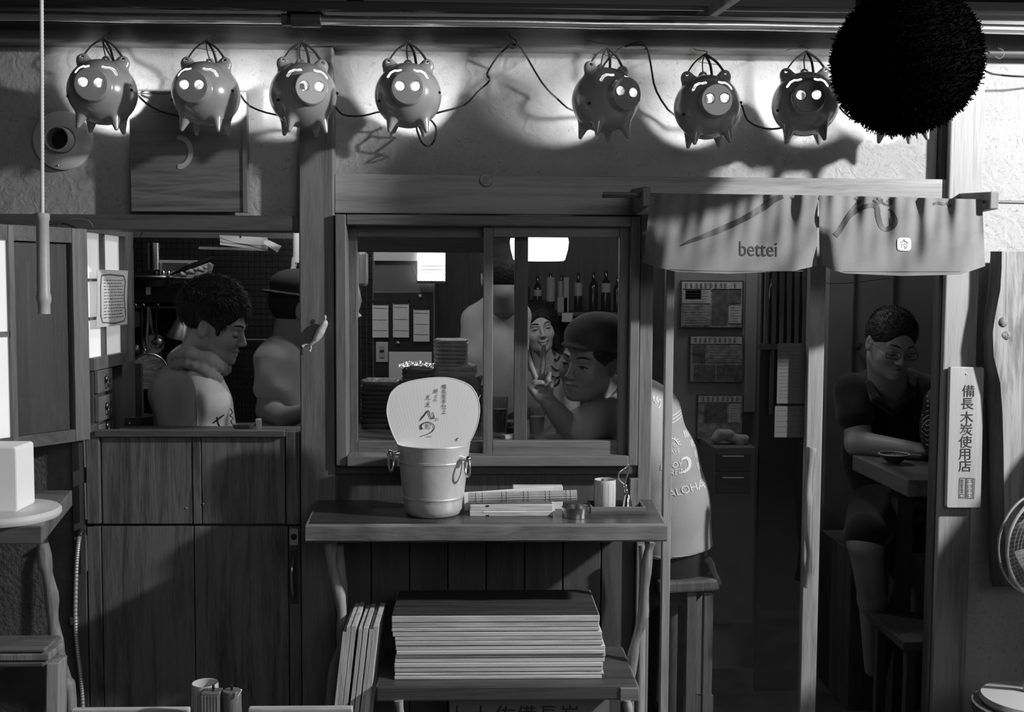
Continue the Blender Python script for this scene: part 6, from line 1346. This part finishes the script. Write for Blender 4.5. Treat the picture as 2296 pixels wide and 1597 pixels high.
part('strands', strands(T, (.090, .108, .100), (0, -.018, .048), 6500, .027, .45, lambda p: (0, 1.2 if p.z > .07 else .3, .5 if p.z > .1 else -1.0), 3, -.055), HAIR, hr, kind='stuff')
s = SDF(); s.ell(P(428, 975, .50), (.110, .165, .22)); s.ell(P(402, 880, .50), (.085, .17, .075), .05); s.cap(P(396, 880, .345), P(400, 1010, .315), .062, .056, .035); s.cap(P(430, 885, .66), P(445, 1010, .68), .06, .05, .035); s.cap(P(440, 830, .49), P(425, 860, .5), .07, .09, .03)
s.ell(hp_(T, 0, -.0, -.03), (.085, .085, .085), .01, 's')
part('shirt', s.mesh(.005, fold=folds(.0022)), TEE_D, root)
s = SDF(); s.ell(P(462, 985, .50), (.092, .155, .215)); s.cap(P(452, 850, .42), P(468, 900, .40), .045, .07, .04); s.cap(P(470, 850, .56), P(468, 900, .56), .04, .06, .04); s.ell(P(385, 1000, .26), (.10, .12, .26), .02, 's')
vest = s.mesh(.005, fold=folds(.0018, 30)); part('apron', vest, TEE_L, root, label='paler apron front with dark characters')
s = SDF(); rg = [P(x, y, d) for x, y, d in ((392, 812, .50), (405, 795, .42), (440, 797, .385), (478, 812, .40), (500, 826, .46), (490, 812, .56), (440, 790, .60), (402, 790, .57))]
rg = smooth_pts(rg, 3, closed=True); s.chain(rg+[rg[0]], [.021+.004*math.sin(i*1.7) for i in range(len(rg)+1)], .008)
s.chain(smooth_pts([P(388, 832, .46), P(410, 815, .40), (P(455, 826, .375)), P(490, 850, .41)], 3), [.016]*10, .006)
part('towel', s.mesh(.004, noise=.0012, nfreq=110), cloth('towel_grey', .16, .22), root, label='rolled grey towel around the neck')
dv = decal(vest, .003); t_ = M().ribbon(*dense([(478, 949), (486, 943), (495, 936), (503, 930)], [3, 3.5, 3.5, 2]), dv).ribbon(*dense([(487, 935), (488, 945), (492, 955), (497, 962)], [2, 3, 3.2, 2]), dv)
t_.ribbon(*dense([(516, 915), (521, 925), (516, 932), (523, 938), (518, 945), (525, 955)], [2, 2, 2.2, 1.6, 2.2, 1.5]), dv); part('lettering', t_, INK, root)
trousers(root, 428, .56, 1100)
# --- second cook, cut by the post
T = headT(677, 690, .78, -80, -8, 0)
root = person('cook in a dark cap and pale T-shirt half hidden behind the post', P(640, 1100, .8))
s = head(SDF(), T); s.cap(hp_(T, 0, -.03, -.06), P(640, 800, .8), .052, .062, .02); s.ell(P(645, 900, .8), (.09, .14, .2), .03)
s.cap(P(608, 810, .70), P(603, 920, .66), .045, .040, .03); s.chain([P(603, 920, .66), P(640, 938, .55), P(690, 922, .48)], [.040, .034, .026], .02)
part('body', s.mesh(.0045), SKIN, root)
part('hair', hairsdf(T, (.080, .100, .090), (0, -.018, .02), tufts=30, tl=.006, seed=3).mesh(.0055), HAIR, root)
s = SDF(); s.ell((0, -.012, .070), (.090, .108, .062), T=T); s.ell((0, -.012, .040), (.105, .135, .010), .012, T=T); part('cap', s.mesh(.005), flat('cap_cloth', .02, .9), root)
s = SDF(); s.ell(P(650, 930, .8), (.105, .155, .24)); s.cap(P(622, 800, .74), P(660, 790, .9), .07, .07, .04); s.cap(P(612, 812, .70), P(606, 868, .67), .064, .056, .03); s.ell(P(648, 745, .8), (.06, .07, .05), .01, 's')
s.cut(P(600, 900, .66), Vector((-.1, 0, -1)), .003) if False else None
part('shirt', s.mesh(.0055, fold=folds(.0025)), TEE_L, root)
trousers(root, 650, .82, 1080)
# --- man in printed T-shirt making a sign at the camera
T = headT(1322, 806, .19, 142, -4, -9)
root = person('man in a printed T-shirt twisting back to raise two fingers behind the window', P(1540, 1290, .45))
s = head(SDF(), T, 1.08); s.cap(hp_(T, 0, -.03, -.06), P(1375, 900, .30), .055, .065, .02); s.chain([P(1400, 940, .27), P(1450, 1050, .29), P(1500, 1200, .31)], [.075, .10, .10], .03)
sh, el, wr = P(1352, 925, .22), P(1287, 972, .16), P(1232, 905, .125)
s.chain([sh, el], [.05, .040], .02); s.chain([el, wr], [.040, .026], .015)
pc_ = P(1216, 868, .118)
s.ell(P(1214, 872, .12), (.034, .013, .042), .010, R=rotm(ry=-.2))
def finger(s, pts, r0, r1): s.chain([P(*p) for p in pts], list(np.linspace(r0, r1, len(pts))), .0035)
finger(s, [(1214, 846, .115), (1217, 815, .112), (1218, 795, .11), (1219, 777, .108)], .0092, .0072); finger(s, [(1201, 848, .115), (1190, 820, .112), (1185, 802, .11), (1182, 788, .108)], .0092, .0072)
finger(s, [(1226, 850, .115), (1232, 838, .098), (1228, 852, .092), (1222, 862, .098)], .0088, .007); finger(s, [(1236, 860, .115), (1241, 852, .10), (1236, 866, .094), (1230, 872, .10)], .008, .0062)
finger(s, [(1196, 880, .115), (1188, 868, .098), (1200, 858, .092), (1214, 858, .092)], .0095, .0078)
ha = [P(1430, 1000, .24), P(1330, 1000, .20), P(1262, 985, .17)]
s.chain([P(1480, 940, .30)]+ha, [.045, .038, .032, .024], .02); s.ell(P(1247, 980, .165), (.04, .03, .012), .01)
for k in range(4): finger(s, [(1235, 976+k*4, .165-.012*k+.02), (1216, 974+k*5, .16-.012*k+.02), (1200, 978+k*5, .158-.012*k+.02)], .0075, .006)
part('body', s.mesh(.0034), SKIN, root); face_parts(root, T, 'open')
part('hair', hairsdf(T, (.082, .100, .085), (0, -.016, .02), tufts=12, tl=.004, seed=4).mesh(.005), HAIR, root)
s = SDF(); s.ell((0, -.022, .066), (.089, .108, .066), T=T); s.ell((-.01, -.05, .080), (.088, .085, .052), .03, T=T); s.ell((0, .078, .048), (.052, .034, .008), .012, T=T); part('cap', s.mesh(.004), cloth('flat_cap', .05, .08), root)
s = SDF(); ctr = [((1388, 918), .25, .085), ((1425, 950), .27, .115), ((1462, 1030), .29, .130), ((1490, 1120), .305, .130), ((1504, 1225), .31, .130)]
s.chain([P(*c, y) for c, y, r in ctr], [r for c, y, r in ctr], .04)
s.chain([sh+Vector((.03, .02, 0)), P(1298, 960, .165)], [.066, .054], .04); s.cap(P(1445, 905, .30), P(1475, 920, .29), .075, .07, .04); s.ell(hp_(T, 0, -.02, -.02), (.10, .10, .105), .015, 's')
s.cut(P(1500, 1254, .19), Vector((.10, 0, -1)), .006)
tee = s.mesh(.0055, fold=folds(.0022, 26, 40)); part('shirt', tee, cloth('printed_tee', .46, .52), root)
s = SDF(); s.chain([P(1503, 1235, .32), P(1508, 1275, .32)], [.122, .115], .03); s.chain([P(1480, 1295, .36), P(1440, 1330, .85), P(1440, 1600, .9)], [.085, .07, .05], .03); s.chain([P(1530, 1295, .38), P(1520, 1330, .9), P(1520, 1600, .95)], [.085, .07, .05], .03); s.cut(P(1510, 1318, .3), (0, 0, -1), .004) if False else None
part('jeans', s.mesh(.007), cloth('dark_denim', .025, .04), root)
dv = decal(tee, .003); W_ = flat('print_white', .95, .7)
def rot_text(m, txt, cx, cy, size, ang, align='CENTER', sh_=0, fn=dv, xs=1):
    c, s_ = math.cos(math.radians(ang)), math.sin(math.radians(ang)); return m.text(txt, size, lambda u, v: fn(cx+u*c-v*s_*-1*-1, cy-u*s_-v*c), align, xs, sh_)
def tx(m, txt, cx, cy, size, ang, align='CENTER', sh_=0, xs=1):
    c, s_ = math.cos(math.radians(ang)), math.sin(math.radians(ang)); return m.text(txt, size, lambda u, v: dv(cx+u*c-v*s_, cy-u*s_-v*c), align, xs, sh_)
part('hem', M().ribbon(*dense([(1464, 1246), (1490, 1251), (1520, 1251), (1550, 1248), (1580, 1243)], [3, 4, 4, 4, 3]), dv), W_, root)
m = M(); tx(m, 'ALOHA', 1540, 1098, 25, 16); tx(m, 'SPICE', 1589, 1072, 18, 36); part('lettering', m, W_, root)
m = M(); tx(m, 'ENJOY', 1530, 1041, 17, 9, 'RIGHT', .2); tx(m, 'UREIN', 1537, 1056, 17, 9, 'RIGHT', .2); m.ribbon(*dense([(1522, 1062), (1538, 1056), (1546, 1046), (1546, 1034), (1540, 1027), (1531, 1029), (1527, 1033)], [2, 6, 7, 8, 7, 4, 1.5]), dv); part('lettering', m, W_, root)
m = M()
for cx, cy, w_ in ((1541, 974, 16), (1554, 995, 12), (1562, 1019, 11), (1568, 1046, 12)):
    for k in range(4): a = math.radians(60); m.ribbon([(cx-w_/2+k*w_/4, cy-8+k*-1.5), (cx-w_/2+k*w_/4+4, cy+8-k*1.5)], w_/6, dv)
for k in range(3): m.ribbon(*dense([(1500, 951-k*8), (1516, 944-k*8), (1530, 932-k*8)], [1.6, 2, 1.6]), dv)
for k in range(9): t = math.pi*(.02+k/8); m.ribbon([(1508+13*math.cos(t), 998-13*math.sin(t)), (1508+19*math.cos(t), 998-19*math.sin(t))], 2, dv)
m.ribbon(*dense([(1494, 998), (1500, 986), (1512, 985), (1521, 996)], [2, 2.5, 2.5, 2]), dv); tx(m, 'G.', 1515, 999, 12, 8); tx(m, 'AVE', 1514, 1012, 12, 8)
m.ribbon(*dense([(1464, 900), (1466, 888), (1468, 900), (1471, 903), (1473, 890), (1475, 902), (1480, 895), (1481, 908), (1476, 915)], [1.5]*9), dv)
part('print', m, W_, root)
# --- smiling woman
WY = 2.05
T = headT(1206, 733, WY, 188, 0, 9)
root = person('smiling dark-haired woman in a boldly patterned top behind the window', P(1225, 1000, WY))
s = head(SDF(), T, .96, 1.0); s.cap(hp_(T, 0, -.03, -.06), P(1222, 815, WY+.07), .046, .055, .02); s.ell(P(1220, 900, WY+.1), (.13, .08, .17), .03); s.chain([P(1160, 835, WY+.07), P(1145, 900, WY), P(1165, 940, WY-.15)], [.045, .036, .026], .02); s.chain([P(1275, 835, WY+.07), P(1285, 920, WY)], [.045, .036], .02)
part('body', s.mesh(.0042), flat('fair_skin', .55, .5), root); face_parts(root, T, 'open', True, .0022)
s = hairsdf(T, (.090, .106, .098), (0, -.02, .030), 8, .003, .052, -.25, 8, cutface=False)
for x in (-1, 1): s.cap((x*.078, -.03, .03), (x*.078, -.02, -.11), .030, .022, .03, T=T)
s.ell((0, .115, -.045), (.060, .110, .092), .012, 's', T=T); hr = part('hair', s.mesh(.004), HAIR, root)
part('strands', strands(T, (.091, .107, .099), (0, -.02, .030), 1400, .022, .02, lambda p: (p.x*6, .1, -1), 6, -.08, .0010), HAIR, hr, kind='stuff')
s = SDF(); s.ell(P(1220, 905, WY+.1), (.155, .095, .21)); s.chain([P(1170, 833, WY+.08), P(1222, 818, WY+.1), P(1272, 833, WY+.08)], [.06, .065, .06], .04); s.cap(P(1165, 838, WY+.07), P(1150, 872, WY+.02), .06, .058, .03); s.cap(P(1277, 838, WY+.07), P(1285, 870, WY+.02), .06, .055, .03); s.ell(P(1215, 800, WY-.02), (.07, .10, .07), .02, 's'); top = s.mesh(.007, fold=folds(.002)); part('top', top, cloth('womans_top', .34, .42), root)
dv = decal(top, .004); m = M()
for k, (cx, cy, r) in enumerate(((1248, 806, 10), (1250, 828, 15), (1248, 845, 17), (1243, 862, 15))): m.ribbon(*dense([(cx-r, cy-r*.6), (cx-r*.5, cy), (cx, cy+3), (cx+r*.5, cy-2), (cx+r*.8, cy-r*.8)], [3, 4.5, 4.5, 4.5, 3]), dv)
part('pattern', m, BLACK, root)
trousers(root, 1220, WY+.1, 960)
# --- man seen from behind, light shirt and dark cap
T = headT(1124, 622, 1.35, 10, -10, 0)
root = person('man in a dark cap and pale shirt seen from behind beside the sash stile', P(1130, 1000, 1.4))
s = head(SDF(), T); s.cap(hp_(T, 0, -.03, -.06), P(1130, 680, 1.36), .052, .06, .02); s.ell(P(1112, 800, 1.42), (.11, .08, .2), .03); part('body', s.mesh(.006), SKIN, root)
part('hair', hairsdf(T, tufts=30, tl=.01, seed=9).mesh(.007), HAIR, root)
s = SDF(); s.ell((0, -.015, .07), (.09, .105, .065), T=T); s.ell((0, -.1, .03), (.03, .01, .01), .01, T=T); part('cap', s.mesh(.006), MATS['cap_cloth'], root)
s = SDF(); s.ell(P(1110, 850, 1.42), (.128, .105, .27)); s.chain([P(1072, 712, 1.42), P(1120, 690, 1.42), P(1156, 706, 1.42)], [.052, .062, .05], .05); s.cap(P(1066, 722, 1.42), P(1056, 800, 1.40), .052, .06, .04); s.cap(P(1160, 716, 1.42), P(1158, 800, 1.40), .05, .05, .04); part('shirt', s.mesh(.007, fold=folds(.003, 22, 30)), TEE_L, root)
trousers(root, 1112, 1.42, 960)
# --- man with glasses at the table
T = headT(1999, 768, .80, 184, -19, -4)
root = person('man with thin glasses and dark polo shirt looking down at the table', P(1990, 1200, 1.0))
s = head(SDF(), T, 1.12); s.cap(hp_(T, 0, -.03, -.06), P(1992, 880, .95), .060, .070, .02); s.ell(P(1990, 980, 1.0), (.15, .10, .20), .03)
sh, el, wr = P(1915, 880, .95), P(1925, 995, .86), P(2062, 1012, .70)
s.chain([sh, el, wr], [.055, .046, .029], .02); s.ell(P(2080, 1012, .68), (.04, .03, .016), .01)
s.chain([P(2060, 880, .95), P(2100, 985, .86), P(2090, 1010, .74)], [.055, .044, .03], .02)
kn = P(1940, 1215, .62); s.chain([P(1975, 1160, 1.0), kn, P(1955, 1345, .72), P(1960, 1500, .80)], [.085, .058, .046, .034], .02); s.chain([P(2040, 1160, 1.0), P(2050, 1210, .82), P(2050, 1470, .88)], [.085, .06, .036], .02)
part('body', s.mesh(.004), SKIN, root); face_parts(root, T, 'down')
hr = part('hair', hairsdf(T, (.083, .101, .092), (0, -.016, .032), 10, .004, .056, -.04, 11).mesh(.0038), HAIR, root)
part('strands', strands(T, (.084, .102, .093), (0, -.016, .032), 4500, .012, 1.2, lambda p: (0, .5, .3 if p.z > .06 else -.6), 4, -.03, .0009), HAIR, hr, kind='stuff')
gl = thing('eyeglasses', 'thin-framed eyeglasses worn by the seated man in the dark polo', 'glasses', hp_(T, 0, .1, -.012))
for x in (-1, 1):
    rp = [(x*.033+.0245*math.copysign(abs(math.cos(t))**.45, math.cos(t)), .1005-.25*abs(.0245*math.copysign(abs(math.cos(t))**.45, math.cos(t))*x+.0245)*.5, -.012+.0125*math.copysign(abs(math.sin(t))**.5, math.sin(t))) for t in (k*2*math.pi/24 for k in range(24))]
    part('rim', M().tube([hp_(T, *p) for p in rp], .0013, 6, closed=True), BLACK, gl, sm=True); part('temple', M().tube([hp_(T, x*.056, .098, -.006), hp_(T, x*.078, .02, -.004), hp_(T, x*.08, -.01, -.012)], .0012, 6), BLACK, gl, sm=True)
part('bridge', M().tube([hp_(T, -.011, .101, -.008), hp_(T, 0, .105, -.005), hp_(T, .011, .101, -.008)], .0012, 6), STEEL, gl, sm=True)
s = SDF(); s.ell(P(1990, 1010, 1.0), (.170, .120, .24)); s.chain([P(1925, 880, .97), P(1992, 862, .99), P(2060, 880, .97)], [.065, .075, .065], .05); s.chain([P(1912, 880, .95), P(1916, 935, .90)], [.070, .064], .03); s.chain([P(2065, 880, .95), P(2085, 940, .90)], [.07, .064], .03)
s.ell(P(2000, 858, .87), (.062, .07, .075), .015, 's'); part('polo_shirt', s.mesh(.006, fold=folds(.002)), cloth('dark_polo', .012, .022), root)
s = SDF(); s.chain([P(1950, 862, .90), P(1962, 895, .86), P(2000, 925, .855)], [.016, .016, .010], .01); s.chain([P(2052, 850, .92), P(2040, 890, .87), P(2004, 925, .855)], [.016, .016, .01], .01); part('collar', s.mesh(.004), MATS['dark_polo'], root)
s = SDF(); s.chain([P(1975, 1130, 1.02), P(1942, 1196, .63)], [.115, .074], .03); s.chain([P(2040, 1130, 1.02), P(2050, 1200, .82)], [.115, .078], .03); part('shorts', s.mesh(.007), cloth('dark_shorts', .010, .016), root)
bs = P(1985, 1215, 1.0); BS = thing('box_stool', 'dark box seat under the man with glasses', 'seat', (bs.x, 1.0, 0)); part('box', M().box(bs.x-.18, bs.x+.22, .86, 1.2, 0, bs.z), W_DARK, BS, bev=.004)
# --- striped shoulder at the jamb
root = person('guest in a dark shirt with thin white stripes, cut by the door jamb', P(2130, 1100, .5))
s = SDF(); s.ell(P(2125, 960, .52), (.085, .10, .13)); s.cap(P(2110, 900, .5), P(2180, 880, .55), .05, .07, .04); st_ = s.mesh(.005); 
T = headT(2190, 800, .6, 60, -10, 0)
s2_ = head(SDF(), T); s2_.cap(hp_(T, 0, -.03, -.06), P(2160, 920, .56), .05, .06, .02); s2_.ell(P(2140, 960, .54), (.07, .08, .11), .03); part('body', s2_.mesh(.006), SKIN, root); part('hair', hairsdf(T, tufts=30, tl=.01).mesh(.007), HAIR, root)
part('striped_shirt', st_, BLACK, root); dv = decal(st_, .003); m = M()
for k in range(6): m.ribbon([(2064+k, 898+k*11), (2078, 889+k*11), (2100, 876+k*12)], 1.8, dv)
for k in range(6): m.ribbon([(2066, 945+k*11), (2078, 955+k*11), (2100, 948+k*11)], 1.8, dv)
part('stripes', m, flat('stripe_white', .35), root)
